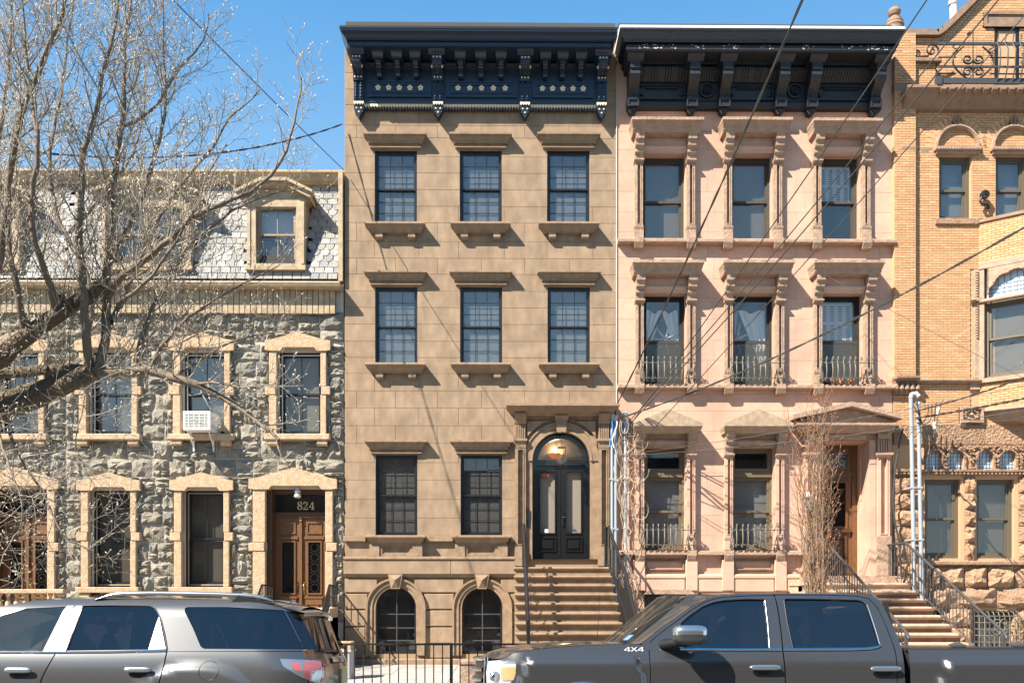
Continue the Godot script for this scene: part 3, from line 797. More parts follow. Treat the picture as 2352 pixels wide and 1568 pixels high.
func make_brown_cornice(h: Node, X0: float, X1: float) -> void:
	var co := h
	var M: Material = mats.cornice_blue
	var yt := fy(60, 1100, 0.93); var yf1 := fy(89, 1100, 0.78); var yf0 := fy(106, 1100, 0.76)
	var xa := fx(813, 0.15); var xb := fx(1394, 0.15)
	var XL := fx(779, 0.93) + 0.93; var XR := fx(1419, 0.93) - 0.93 + 0.28
	var g := G.new()
	g.mould([Vector2(0, yt), Vector2(0.93, yt), Vector2(0.93, yt - 0.045)], XL, XR, 1.0, 0.7)
	put("gutter_lip", g, mats.cornice_edge, co)
	g = G.new()
	g.mould([Vector2(0.925, yt - 0.045), Vector2(0.91, yt - 0.09), Vector2(0.87, yt - 0.15), Vector2(0.82, yt - 0.20), Vector2(0.80, yt - 0.235), Vector2(0.80, yf1), Vector2(0.765, yf1 - 0.005), Vector2(0.765, yf0 + 0.02), Vector2(0.75, yf0), Vector2(0.15, yf0), Vector2(0.15, yf0 - 0.02)], XL, XR, 1.0, 0.7)
	put("crown_moulding", g, M, co)
	var yb := fy(236, 1100, 0.15); var yz := fy(245, 1100, 0.15)
	g = G.new()
	g.box(xa, yb, -0.02, xb, yf0 + 0.005, 0.13)
	var ys := fy(160, 1100, 0.2); var ysb := fy(147, 1100, 0.2)
	g.ext_x(PackedVector2Array([Vector2(0.13, ysb), Vector2(0.24, ysb), Vector2(0.22, ysb - 0.05), Vector2(0.13, ysb - 0.09)]), xa, xb)
	put("frieze", g, M, co)
	g = G.new(); g.mould([Vector2(0.1, yb + 0.02), Vector2(0.17, yb + 0.02), Vector2(0.17, yb - 0.01), Vector2(0.14, yb - 0.03), Vector2(0.1, yb - 0.03)], xa, xb, 0, 0); put("bead", g, M, co)
	var flower := G.new()
	for k in 5:
		var a := TAU * k / 5 + PI / 2
		var p := PackedVector2Array()
		for j in 8: p.append(Vector2(cos(a), sin(a)) * 0.036 + Vector2(cos(TAU * j / 8), sin(TAU * j / 8)) * 0.027)
		flower.ext(p, 0, 0.025)
	flower.lathe([Vector2(0.016, 0), Vector2(0.012, 0.012), Vector2(0, 0.016)], Vector3.ZERO, 6)
	var fm := flower.mesh()
	# three panels with five flowers
	for q in [[843.7, 990], [1025, 1187], [1223, 1362.7]]:
		var a := fx(q[0], 0.15); var b := fx(q[1], 0.15); var p1 := fy(187, 1100, 0.15); var p0 := fy(224, 1100, 0.15)
		var pn := node("frieze_panel", co)
		g = G.new()
		g.frame(a, p0, b, p1, 0.03, 0.12, 0.17); g.frame(a + 0.03, p0 + 0.03, b - 0.03, p1 - 0.03, 0.05, 0.12, 0.15)
		g.frame(a + 0.10, p0 + 0.10, b - 0.10, p1 - 0.06, 0.02, 0.12, 0.145)
		put("mouldings", g, M, pn)
		var ym := fy(202, 1100, 0.15)
		for k in 5: put("flower", fm, mats.cream, pn, Vector3(lerpf(a, b, 0.165 + k * 0.1675), ym, 0.132))
	var sg := G.new()
	var sp := PackedVector2Array()
	for k in 8: sp.append(Vector2(cos(TAU * k / 8), sin(TAU * k / 8)) * 0.019)
	sg.ext(sp, -0.01, 0.014)
	var stud_mesh := sg.mesh()
	# big brackets
	for q in [[812, 836], [994, 1018], [1193.5, 1218], [1369.5, 1394]]:
		var x := (fx(q[0], 0.2) + fx(q[1], 0.2)) / 2; var w := 0.225
		var br := node("cornice_bracket", co)
		g = G.new()
		var y0 := yf0 - 0.005
		var yg := fy(172, 1100, 0.3)
		g.mould([Vector2(0.1, y0), Vector2(0.70, y0), Vector2(0.69, y0 - 0.03), Vector2(0.62, y0 - 0.06), Vector2(0.60, y0 - 0.08), Vector2(0.1, y0 - 0.08)], x - 0.10, x + 0.10, 0.12, 0.12)
		g.box(x - w / 2, y0 - 0.17, 0.1, x + w / 2, y0 - 0.08, 0.58)
		g.ext_x(PackedVector2Array([Vector2(0.1, y0 - 0.17), Vector2(0.58, y0 - 0.17), Vector2(0.62, y0 - 0.21), Vector2(0.60, y0 - 0.26), Vector2(0.50, y0 - 0.30), Vector2(0.40, y0 - 0.33), Vector2(0.34, y0 - 0.36), Vector2(0.33, yg), Vector2(0.1, yg)]), x - w / 2 + 0.01, x + w / 2 - 0.01)
		for k in 5:
			var zz: float = [0.60, 0.55, 0.46, 0.39, 0.355][k]; var yy: float = y0 - [0.23, 0.27, 0.31, 0.34, 0.365][k]
			for s in [-1, 1]: g.box(x + s * 0.052 - 0.034, yy - 0.012, zz - 0.1, x + s * 0.052 + 0.034, yy + 0.012, zz + 0.022)
		g.box(x - w / 2, yg - 0.13, 0.1, x + w / 2, yg + 0.01, 0.31)
		put("scroll", g, M, br)
		g = G.new()
		g.box(x - w / 2 + 0.005, yb - 0.04, 0.1, x + w / 2 - 0.005, yg - 0.13, 0.24)
		for s in [-1, 1]:
			g.box(x + s * 0.055 - 0.038, yb + 0.02, 0.24, x + s * 0.055 + 0.038, yg - 0.16, 0.265)
			for k in 7: g.lathe([Vector2(0.03, -0.03), Vector2(0.03, 0.02), Vector2(0.0, 0.035)], Vector3(x + s * 0.055, yb + 0.09 + k * 0.072, 0.262), 6)
		put("fluted_shaft", g, M, br)
		for yy in [y0 - 0.125, yg - 0.06]:
			var zz := 0.585 if yy > yg else 0.315
			for k in 3: put("stud", stud_mesh, mats.gold, br, Vector3(x + (k - 1) * 0.07, yy, zz))
		for s in [-1, 1]:
			g = G.new(); g.lathe([Vector2(0, -0.05), Vector2(0.025, 0), Vector2(0, 0.05)], Vector3(x + s * w / 2, y0 - 0.28, 0.50), 7)
			put("side_boss", g, mats.gold, br)
		# pendant under the bracket, with a cream zigzag
		g = G.new()
		var t := yb - 0.02
		for k in 4: g.ext(PackedVector2Array([Vector2(x - w / 2 + k * w / 4, t - 0.005), Vector2(x - w / 2 + k * w / 4, t - 0.035), Vector2(x - w / 2 + (k + 0.5) * w / 4, t - 0.075), Vector2(x - w / 2 + (k + 1) * w / 4, t - 0.035), Vector2(x - w / 2 + (k + 1) * w / 4, t - 0.005)]), 0.1, 0.245)
		put("zigzag", g, mats.cream, br)
		g = G.new()
		var o := [[-0.11, -0.04], [-0.11, -0.15], [-0.08, -0.17], [-0.09, -0.22], [-0.05, -0.24], [-0.04, -0.29], [0, -0.34], [0.04, -0.29], [0.05, -0.24], [0.09, -0.22], [0.08, -0.17], [0.11, -0.15], [0.11, -0.04]]
		g.ext(PackedVector2Array(o.map(func(e): return Vector2(x + e[0], t + e[1]))), 0.02, 0.21)
		put("pendant", g, M, br)
		for e in [[-0.05, -0.14], [0.05, -0.14], [0, -0.225]]: put("stud", stud_mesh, mats.gold, br, Vector3(x + e[0], t + e[1], 0.21))
	# small modillions
	for u in [870, 913, 955, 1058, 1104.5, 1151, 1252.6, 1292, 1334]:
		var x := fx(u, 0.35); var y0 := yf0 - 0.005
		g = G.new()
		g.mould([Vector2(0.1, y0), Vector2(0.62, y0), Vector2(0.60, y0 - 0.03), Vector2(0.52, y0 - 0.08), Vector2(0.50, y0 - 0.11), Vector2(0.1, y0 - 0.11)], x - 0.045, x + 0.045, 0.13, 0.13)
		g.ext_x(PackedVector2Array([Vector2(0.1, y0 - 0.11), Vector2(0.48, y0 - 0.11), Vector2(0.49, y0 - 0.16), Vector2(0.42, y0 - 0.21), Vector2(0.33, y0 - 0.26), Vector2(0.30, y0 - 0.31), Vector2(0.32, y0 - 0.34), Vector2(0.28, y0 - 0.37), Vector2(0.1, y0 - 0.37)]), x - 0.05, x + 0.05)
		for k in 6: g.box(x - 0.055, y0 - 0.15 - k * 0.036, 0.15, x + 0.055, y0 - 0.134 - k * 0.036, [0.505, 0.48, 0.43, 0.37, 0.34, 0.34][k])
		put("modillion", g, M, co)
	# cream pointed frill between the pendants
	for q in [[836, 994], [1018, 1193.5], [1218, 1369.5]]:
		var a := fx(q[0], 0.15); var b := fx(q[1], 0.15)
		g = G.new(); g.box(a, yb - 0.06, 0.05, b, yb - 0.03, 0.13); put("frill_backing", g, M, co)
		g = G.new()
		var nn := int((b - a) / 0.062)
		for k in nn:
			var l := lerpf(a, b, float(k) / nn); var r := lerpf(a, b, float(k + 1) / nn); var m := (l + r) / 2
			g.ext(PackedVector2Array([Vector2(l + 0.004, yb - 0.035), Vector2(r - 0.004, yb - 0.035), Vector2(r - 0.004, yb - 0.075), Vector2(m, yb - 0.105), Vector2(l + 0.004, yb - 0.075)]), 0.03, 0.155)
		put("frill", g, mats.cream, co)
		g = G.new()
		for k in nn:
			var l := lerpf(a, b, float(k) / nn)
			g.ext(PackedVector2Array([Vector2(l - 0.02, yb - 0.075), Vector2(l, yb - 0.105), Vector2(l + 0.02, yb - 0.075), Vector2(l + 0.02, yb - 0.125), Vector2(l, yb - 0.145), Vector2(l - 0.02, yb - 0.125)]), 0.03, 0.12)
		put("frill_points", g, M, co)

func make_stoop(h: Node, called: String, x0: float, x1: float, z0: float, y0: float, tread: float, riser: float, count: int, m: Material, mr: Material = null) -> void:
	# outdoor stairs, every step a piece with a rounded nosing
	var st := node(called, h)
	var g := G.new(); g.box(x0, 0.05, 0.02, x1, y0 - 0.045, z0 - 0.03)
	put("landing", g, m, st)
	for k in count:
		var z := z0 + k * tread; var y := y0 - k * riser
		g = G.new()
		var zb := 0.03 if k == 0 else z - tread - 0.03
		var p := PackedVector2Array([Vector2(zb, y - 0.055), Vector2(zb, y)])
		for j in 7:
			var a := PI / 2 - PI * j / 6
			p.append(Vector2(z + cos(a) * 0.0275, y - 0.0275 + sin(a) * 0.0275))
		g.ext_x(p, x0 - 0.025, x1 + 0.025)
		g.ext_x(PackedVector2Array([Vector2(z - 0.05, y - 0.055), Vector2(z + 0.005, y - 0.055), Vector2(z - 0.03, y - 0.08), Vector2(z - 0.05, y - 0.085)]), x0, x1)
		put("step", g, m, st)
		g = G.new(); g.box(x0, maxf(y - riser - 0.02, 0.1), z - tread * 0.9, x1, y - 0.055, z - 0.05)
		put("riser", g, mr if mr else m, st)
	g = G.new()
	g.ext_x(PackedVector2Array([Vector2(0.03, 0.1), Vector2(0.03, y0 - 0.06), Vector2(z0 - 0.4, y0 - 0.06), Vector2(z0 + count * tread - 0.75, 0.15), Vector2(z0 + count * tread - 0.75, 0.1)]), x0 + 0.02, x1 - 0.02)
	put("core", g, m, st)

# ---------- the pink house ----------
func make_pink_house() -> void:
	var h := thing("pink_house", "salmon pink house with black bracketed cornice and scrolled window guards", "house")
	var X0 := fx(1417.5); var X1 := fx(2051)
	var top := fy(255, 1735)
	var T: Material = mats.pink_trim
	var tops := [[1476, 1574, 356, 553], [1680, 1773, 356, 553], [1884, 1975, 358, 553]]
	var mids := [[1478, 1575, 676, 884], [1682, 1778, 676, 884], [1886, 1981, 676, 884]]
	var lows := [[1479, 1574.5, 1028, 1263], [1682, 1778, 1028, 1263]]
	var op := []
	for q in tops + mids + lows: op.append(area(q[0], q[1 + 1], q[1], q[3]))
	var door := area(1880, 1012, 1996, 1323)
	var cellar := area(1480, 1364, 1592, 1500)
	var g := G.new()
	wall(g, Rect2(X0, 0.1, X1 - X0, top + 1.5 - 0.1), op + [door, cellar], -0.012, 0.35)
	put("wall", g, mats.pink_joint, h)
	body(h, X0, X1, 0.1, fy(66, 1735), mats.pink_joint, mats.tar, mats.room_dark)
	var vs := [120, 262, 303, 345, 393, 441, 487, 533, 560, 592, 640, 685, 733, 781, 828, 876, 905, 944, 990, 1038, 1086, 1135, 1183, 1230, 1268, 1322, 1370, 1420, 1470, 1530]
	var rows := vs.map(func(v): return fy(v, 1735))
	var joints := func(k: int):
		if k % 2: return [1500, 1640, 1745, 1850, 1960].map(func(u): return fx(u))
		return [1560, 1625, 1830, 2020].map(func(u): return fx(u))
	blocks(h, rows, joints, X0 + 0.005, X1 - 0.005, op + [door, cellar], 0.0, 0.003, 0.012, func(k, j): return mats["pink_%d" % ((k * 4 + j * 5 + k * j) % 3)], "stucco_block")
	# left edge strip where the fronts meet
	g = G.new(); g.tube(PackedVector3Array([Vector3(X0 - 0.01, 0.3, 0.01), Vector3(X0 - 0.01, top + 1.0, 0.01)]), 0.018, 0.018, 6); put("joint_seal", g, mats.mortar, h)
	# windows
	for k in op.size():
		var r: Rect2 = op[k]
		var low := k >= 6
		pink_surround(h, r, low, 0.50 if low else 0.5)
		var fm: Material = [mats.old_wood, mats.dark_wood, mats.sash_brown][0 if k < 3 else (1 if k < 6 else 2)]
		if low:
			# a transom light over the sash
			var yt := r.end.y - 0.62
			var w := sash_window(h, Rect2(r.position.x, r.position.y, r.size.x, yt - r.position.y), -0.16, 0.045, fm, mats.pane_sky, mat("sheer_grey", Color(0.24, 0.24, 0.235), 0.9), 1, 1, 0.52, 0.055, 0.1)
			g = G.new(); g.box(r.position.x, yt - 0.03, -0.3, r.end.x, yt + 0.07, -0.12); g.frame(r.position.x, yt + 0.07, r.end.x, r.end.y, 0.10, -0.3, -0.15)
			put("transom_frame", g, fm, w)
			lattice(w, r.position.x + 0.10, yt + 0.17, r.end.x - 0.10, r.end.y - 0.10, -0.2, 1, 1, 0.02, mats.pane, fm)
		else:
			var sh: Material = mats.screen_grey if k < 2 else null
			var w := sash_window(h, r, -0.16, 0.05, fm, mats.pane_sky, sh, 1, 1, 0.5 if k >= 3 else 0.49, 0.05, 0.05)
			# insect screen over the lower half
			if k >= 3:
				g = G.new(); var a := r.position.x + 0.06; var b := r.end.x - 0.06; var c := r.position.y + 0.05; var d := r.get_center().y
				g.quad(Vector3(a, c, -0.15), Vector3(a, d, -0.15), Vector3(b, d, -0.15), Vector3(b, c, -0.15))
				put("insect_screen", g, pane_mat("screen_mesh", Color(0.10, 0.10, 0.09), 0.45, 0.05), w)
		g = G.new(); g.box(r.position.x, r.position.y - 0.02, -0.35, r.end.x, r.position.y + 0.0, 0.0); put("inner_sill", g, T, h)
	# curtains, star and shutters behind the glass of the middle floor
	for k in [3, 4]:
		for s in 2: curtain(op[k], s, k)
		paper_star(op[k], k)
	shutters(op[5]); shutters(op[2])
	# sill courses
	for q in [[554, 564, 0, 3], [886, 896, 3, 6], [1264.5, 1276, 6, 8]]:
		var y1 := fy(q[0], 1735); var y0 := fy(q[1], 1735)
		g = G.new()
		var xe := X1 if q[2] < 6 else fx(1835)
		g.mould([Vector2(0, y1), Vector2(0.17, y1 - 0.004), Vector2(0.18, y1 - 0.02), Vector2(0.18, y0 + 0.02), Vector2(0.13, y0), Vector2(0, y0)], X0, xe, 0, 0)
		put("sill_course", g, T, h)
		for k in range(q[2], q[3]):
			var r: Rect2 = op[k]
			for s in 2:
				var x := r.position.x - 0.11 if s == 0 else r.end.x + 0.11
				g = G.new()
				g.ext_x(PackedVector2Array([Vector2(0, y1 + 0.003), Vector2(0.21, y1 + 0.003), Vector2(0.21, y0), Vector2(0.16, y0 - 0.11), Vector2(0, y0 - 0.11)]), x - 0.1, x + 0.1)
				put("sill_block", g, T, h)
	# aprons under the parlour windows
	var yl := fy(1324, 1735); var yb := fy(1276, 1735)
	for k in [6, 7]:
		var r: Rect2 = op[k]
		for s in 2:
			var x: float = r.position.x - 0.12 if s == 0 else r.end.x + 0.12
			g = G.new(); g.fbox(x - 0.13, fy(1356, 1735), 0, x + 0.13, yb - 0.1, 0.145, 0.008); put("pedestal", g, mats.pink_1, h)
		g = G.new()
		var a: float = r.position.x + 0.04; var b: float = r.end.x - 0.04; var p0 := fy(1309, 1735); var p1 := fy(1287, 1735)
		g.frame(a - 0.04, p0 - 0.04, b + 0.04, p1 + 0.04, 0.04, 0, 0.03); g.frame(a, p0, b, p1, 0.03, 0, 0.055)
		put("apron_panel", g, mats.bay_brown, h)
	var segs := [[X0, fx(1468)], [fx(1476), fx(1572)], [fx(1582), fx(1672)], [fx(1680), fx(1776)], [fx(1786), fx(1835)]]
	for q in segs:
		g = G.new()
		g.mould([Vector2(0, yl + 0.06), Vector2(0.10, yl + 0.05), Vector2(0.13, yl + 0.02), Vector2(0.13, yl - 0.03), Vector2(0.1, yl - 0.05), Vector2(0, yl - 0.05)], q[0], q[1], 0, 0)
		put("base_moulding", g, mats.pink_2, h)
		g = G.new(); g.fbox(q[0] + 0.01, fy(1358, 1735), 0, q[1] - 0.01, yl - 0.05, 0.11, 0.006); put("base_block", g, mats.pink_0, h)
	for r: Rect2 in [op[3], op[4], op[5], op[6], op[7]]: window_guard(h, r)
	# cellar window behind an iron grille
	g = G.new()
	g.ext(PackedVector2Array([Vector2(cellar.position.x - 0.03, cellar.end.y), Vector2(cellar.position.x + 0.1, cellar.end.y + 0.10), Vector2(cellar.end.x - 0.1, cellar.end.y + 0.10), Vector2(cellar.end.x + 0.03, cellar.end.y)]), 0.0, 0.16)
	put("cellar_lintel", g, T, h)
	var cw := node("cellar_window", h)
	g = G.new(); g.frame(cellar.position.x, cellar.position.y, cellar.end.x, cellar.end.y, 0.07, -0.2, 0.0); put("frame", g, mats.iron, cw)
	g = G.new()
	for k in 16:
		for s in [-1.0, 1.0]:
			var p := PackedVector3Array()
			for j in 22: p.append(Vector3(lerpf(cellar.position.x + 0.08, cellar.end.x - 0.08, k / 15.0) + s * sin(j * PI / 2 * 1.0) * 0.03, lerpf(cellar.position.y, cellar.end.y - 0.07, j / 21.0), -0.05))
			g.tube(p, 0.006, 0.006, 3)
	put("grille", g, mats.iron_pale, cw)
	g = G.new(); g.quad(Vector3(cellar.position.x, cellar.position.y, -0.12), Vector3(cellar.position.x, cellar.end.y, -0.12), Vector3(cellar.end.x, cellar.end.y, -0.12), Vector3(cellar.end.x, cellar.position.y, -0.12)); put("pane", g, mats.shade_dark, cw)
	make_pink_door(h, door)
	make_pink_cornice(h, X0, X1)
	make_stoop(h, "stoop", fx(1846, 1.0), 8.76, 1.0, 2.0, 0.356, 0.163, 12, mats.tread_pale, mats.riser_red)
	g = G.new(); g.box(fx(1850, 0.5), 1.9, 0.02, 8.7, fy(1323, 1940, 0.2), 0.55); put("door_step", g, T, h.get_node("stoop"))
	rebase(h, Vector3((X0 + X1) / 2, 0.19, 0))

func pink_surround(h: Node, r: Rect2, pediment: bool, proj: float) -> void:
	var T: Material = mats.pink_trim
	var s := node("window_surround", h)
	var yo := r.end.y
	var x0 := r.position.x; var x1 := r.end.x
	for k in 2:
		var px := x0 - 0.10 if k == 0 else x1 + 0.11
		var ya := r.position.y + 0.26; var yb := yo - 0.22
		var g := G.new()
		g.frame(px - 0.09, ya, px + 0.09, yb, 0.055, 0, 0.12, 0.09)
		g.frame(px - 0.045, ya + 0.07, px + 0.045, yb - 0.04, 0.014, 0, 0.13)
		g.box(px - 0.05, ya, 0, px + 0.05, yb, 0.045)
		g.box(px - 0.105, r.position.y, 0, px + 0.105, ya, 0.14)
		g.mould([Vector2(0.1, ya + 0.02), Vector2(0.16, ya + 0.02), Vector2(0.15, ya - 0.03), Vector2(0.1, ya - 0.03)], px - 0.1, px + 0.1, 0.05, 0.05)
		put("pilaster", g, mats.pink_1 if pediment else T, s)
		g = G.new()
		g.mould([Vector2(0, yb + 0.06), Vector2(0.19, yb + 0.06), Vector2(0.19, yb + 0.03), Vector2(0.14, yb - 0.01), Vector2(0, yb - 0.01)], px - 0.09, px + 0.09, 0.12, 0.12)
		put("capital", g, T, s)
		g = G.new()
		var t := yo + 0.34
		g.ext_x(PackedVector2Array([Vector2(0, yb + 0.06), Vector2(0.13, yb + 0.06), Vector2(0.14, yb + 0.16), Vector2(0.2, yb + 0.20), Vector2(0.2, yb + 0.28), Vector2(0.27, yb + 0.32), Vector2(0.28, yb + 0.40), Vector2(0.33, yb + 0.44), Vector2(0.34, t), Vector2(0, t)]), px - 0.095, px + 0.095)
		put("console", g, T, s)
	var g := G.new()
	g.box(x0 - 0.005, yo + 0.17, 0, x1 + 0.005, yo + 0.34, 0.09)
	g.mould([Vector2(0.02, yo + 0.17), Vector2(0.13, yo + 0.16), Vector2(0.15, yo + 0.12), Vector2(0.13, yo + 0.08), Vector2(0.10, yo + 0.05), Vector2(0.10, yo + 0.0), Vector2(0, yo + 0.0)], x0 - 0.005, x1 + 0.01, 0, 0)
	put("lintel", g, mats.pink_2 if not pediment else T, s)
	g = G.new()
	var t := yo + 0.34
	if not pediment:
		g.mould([Vector2(0, t + 0.27), Vector2(proj, t + 0.26), Vector2(proj, t + 0.20), Vector2(proj - 0.05, t + 0.17), Vector2(proj - 0.09, t + 0.11), Vector2(proj - 0.11, t + 0.10), Vector2(proj - 0.13, t + 0.04), Vector2(proj - 0.16, t + 0.0), Vector2(0, t + 0.0)], x0 - 0.16, x1 + 0.17, 0.30, 0.30)
		put("hood", g, T, s)
	else:
		g.mould([Vector2(0, t + 0.06), Vector2(proj - 0.06, t + 0.06), Vector2(proj - 0.10, t + 0.02), Vector2(proj - 0.16, t - 0.02), Vector2(proj - 0.18, t - 0.06), Vector2(0, t - 0.06)], x0 - 0.16, x1 + 0.17, 0.28, 0.28)
		var c := (x0 + x1) / 2
		g.ext(PackedVector2Array([Vector2(x0 - 0.28, t + 0.062), Vector2(x1 + 0.29, t + 0.062), Vector2(x1 + 0.29, t + 0.13), Vector2(c, t + 0.44), Vector2(x0 - 0.28, t + 0.13)]), 0, proj - 0.02)
		put("pediment", g, mat("pediment_tan", Color(0.42, 0.31, 0.215), 0.9, 0.0, {"tex": mats.pink_trim.albedo_texture, "scale": Vector3(0.9, 0.9, 0.9)}), s)

func curtain(r: Rect2, side: int, k: int) -> void:
	# a white lace curtain tied back behind the upper pane
	var g := G.new()
	var x0 := r.position.x + 0.10; var x1 := r.end.x - 0.10; var yt := r.end.y - 0.28; var yb := r.get_center().y + 0.03
	if k == 4 and side == 1: yb -= 0.55
	var n := 18
	var cols := []
	for i in n + 1:
		var t := float(i) / n
		var col := []
		for j in 10:
			var q := j / 9.0
			var w := lerpf(0.40, 0.16, pow(q, 0.8)) * (1.15 if k == 4 and side == 1 else 1.0)
			var x := (x0 + t * w) if side == 0 else (x1 - t * w)
			if k == 4 and side == 0: x = x0 + t * lerpf(0.12, 0.03, q)
			if k == 4 and side == 1: x = lerpf(x1 - t * 0.62, x1 - 0.0 - t * 0.1, q)
			col.append(Vector3(x, lerpf(yt + 0.04 * sin(t * 9.0), yb, q), -0.36 + 0.025 * sin(t * 20.0 + q * 2.0)))
		cols.append(col)
	for i in n:
		for j in 9: g.quad(cols[i][j], cols[i + 1][j], cols[i + 1][j + 1], cols[i][j + 1])
	var which: String = "guarded window nearest the brownstone" if k == 3 else "middle guarded window of the pink house"
	tag(put("curtain", g, mats.curtain), "white lace curtain on the %s half of the %s" % ["left" if side == 0 else "right", which], "curtain", "lace curtains in the pink house")

func paper_star(r: Rect2, k: int) -> void:
	var g := G.new()
	var c := Vector3(r.get_center().x + (0.08 if k == 3 else -0.28), r.get_center().y + 0.10, -0.33)
	for i in 7:
		var a := TAU * (i + 0.25) / 7; var b := TAU * (i + 0.75) / 7
		var p := c + Vector3(cos(a), sin(a), 0) * 0.12; var q := c + Vector3(cos(b), sin(b), 0) * 0.12; var m := (a + b) / 2
		var tip := c + Vector3(cos(m), sin(m), 0) * 0.40; var f := c + Vector3(0, 0, 0.08)
		g.tri(p, tip, f); g.tri(tip, q, f)
	tag(put("paper_star", g, mats.curtain), "white paper star hanging in the " + ("second floor window nearest the brownstone" if k == 3 else "middle second floor window of the pink house"), "star", "paper stars in the windows")

func shutters(r: Rect2) -> void:
	var upper := r.position.y > 8.0
	var o := thing("folding_shutters", "pale louvred folding shutters inside the %s window nearest the brick house" % ["top floor" if upper else "second floor"], "shutters", Vector3(r.get_center().x, r.get_center().y, -0.34))
	for k in 4:
		var g := G.new()
		var w := (r.size.x - 0.2) / 4; var x := -r.size.x / 2 + 0.1 + k * w; var y0 := 0.02; var y1 := r.size.y / 2 - 0.1
		if upper: y0 = 0.0
		g.frame(x + 0.005, y0, x + w - 0.005, y1, 0.035, -0.015, 0.015)
		g.box(x + 0.03, (y0 + y1) / 2 - 0.03, -0.015, x + w - 0.03, (y0 + y1) / 2 + 0.03, 0.014)
		for j in 16:
			var y := lerpf(y0 + 0.05, y1 - 0.05, j / 15.0)
			g.quad(Vector3(x + 0.035, y - 0.02, 0.012), Vector3(x + 0.035, y + 0.02, -0.012), Vector3(x + w - 0.035, y + 0.02, -0.012), Vector3(x + w - 0.035, y - 0.02, 0.012))
		put("shutter_leaf", g, mats.shutter, o)

func window_guard(h: Node, r: Rect2) -> void:
	# a bellied wrought iron basket in front of a window
	var o := node("window_guard", h)
	var M: Material = mats.iron_pale
	var x0 := r.position.x - 0.06; var x1 := r.end.x + 0.17; var yb := r.position.y + 0.05; var ht := 0.50
	var bar := G.new()
	var p := PackedVector3Array()
	var prof := [[0.20, 0.02], [0.17, 0.0], [0.145, 0.03], [0.15, 0.07], [0.185, 0.075], [0.22, 0.05], [0.24, 0.0], [0.28, 0.08], [0.31, 0.18], [0.30, 0.28], [0.26, 0.37], [0.24, 0.43], [0.255, 0.485], [0.30, 0.51], [0.335, 0.48], [0.325, 0.44], [0.295, 0.445], [0.295, 0.47]]
	for q in prof: p.append(Vector3(0, q[1], q[0]))
	bar.tube(p, 0.0145, 0.012, 5)
	var bm := bar.mesh()
	for k in 10:
		var b := put("bar", bm, M, o, Vector3(lerpf(x0, x1, k / 9.0), yb, 0.0))
		b.rotation.y = -0.16 + 0.02 * (k % 3)
	for q in [[0.265, 0.385], [0.225, 0.055]]:
		var g := G.new()
		g.tube(PackedVector3Array([Vector3(x0, yb + q[1], 0.04), Vector3(x0, yb + q[1], q[0]), Vector3(x1, yb + q[1], q[0]), Vector3(x1, yb + q[1], 0.04)]), 0.011, 0.011, 5)
		put("rail", g, M, o)
	for s in [x0, x1]:
		var g := G.new()
		for e in [[0.16, 0.13], [0.14, 0.30]]:
			var c := PackedVector3Array()
			for j in 26:
				var a := j * 0.36; var rr := 0.075 - j * 0.0024
				c.append(Vector3(s, yb + e[1] + cos(a) * rr, e[0] + sin(a) * rr))
			g.tube(c, 0.009, 0.007, 4)
		put("side_scroll", g, M, o)

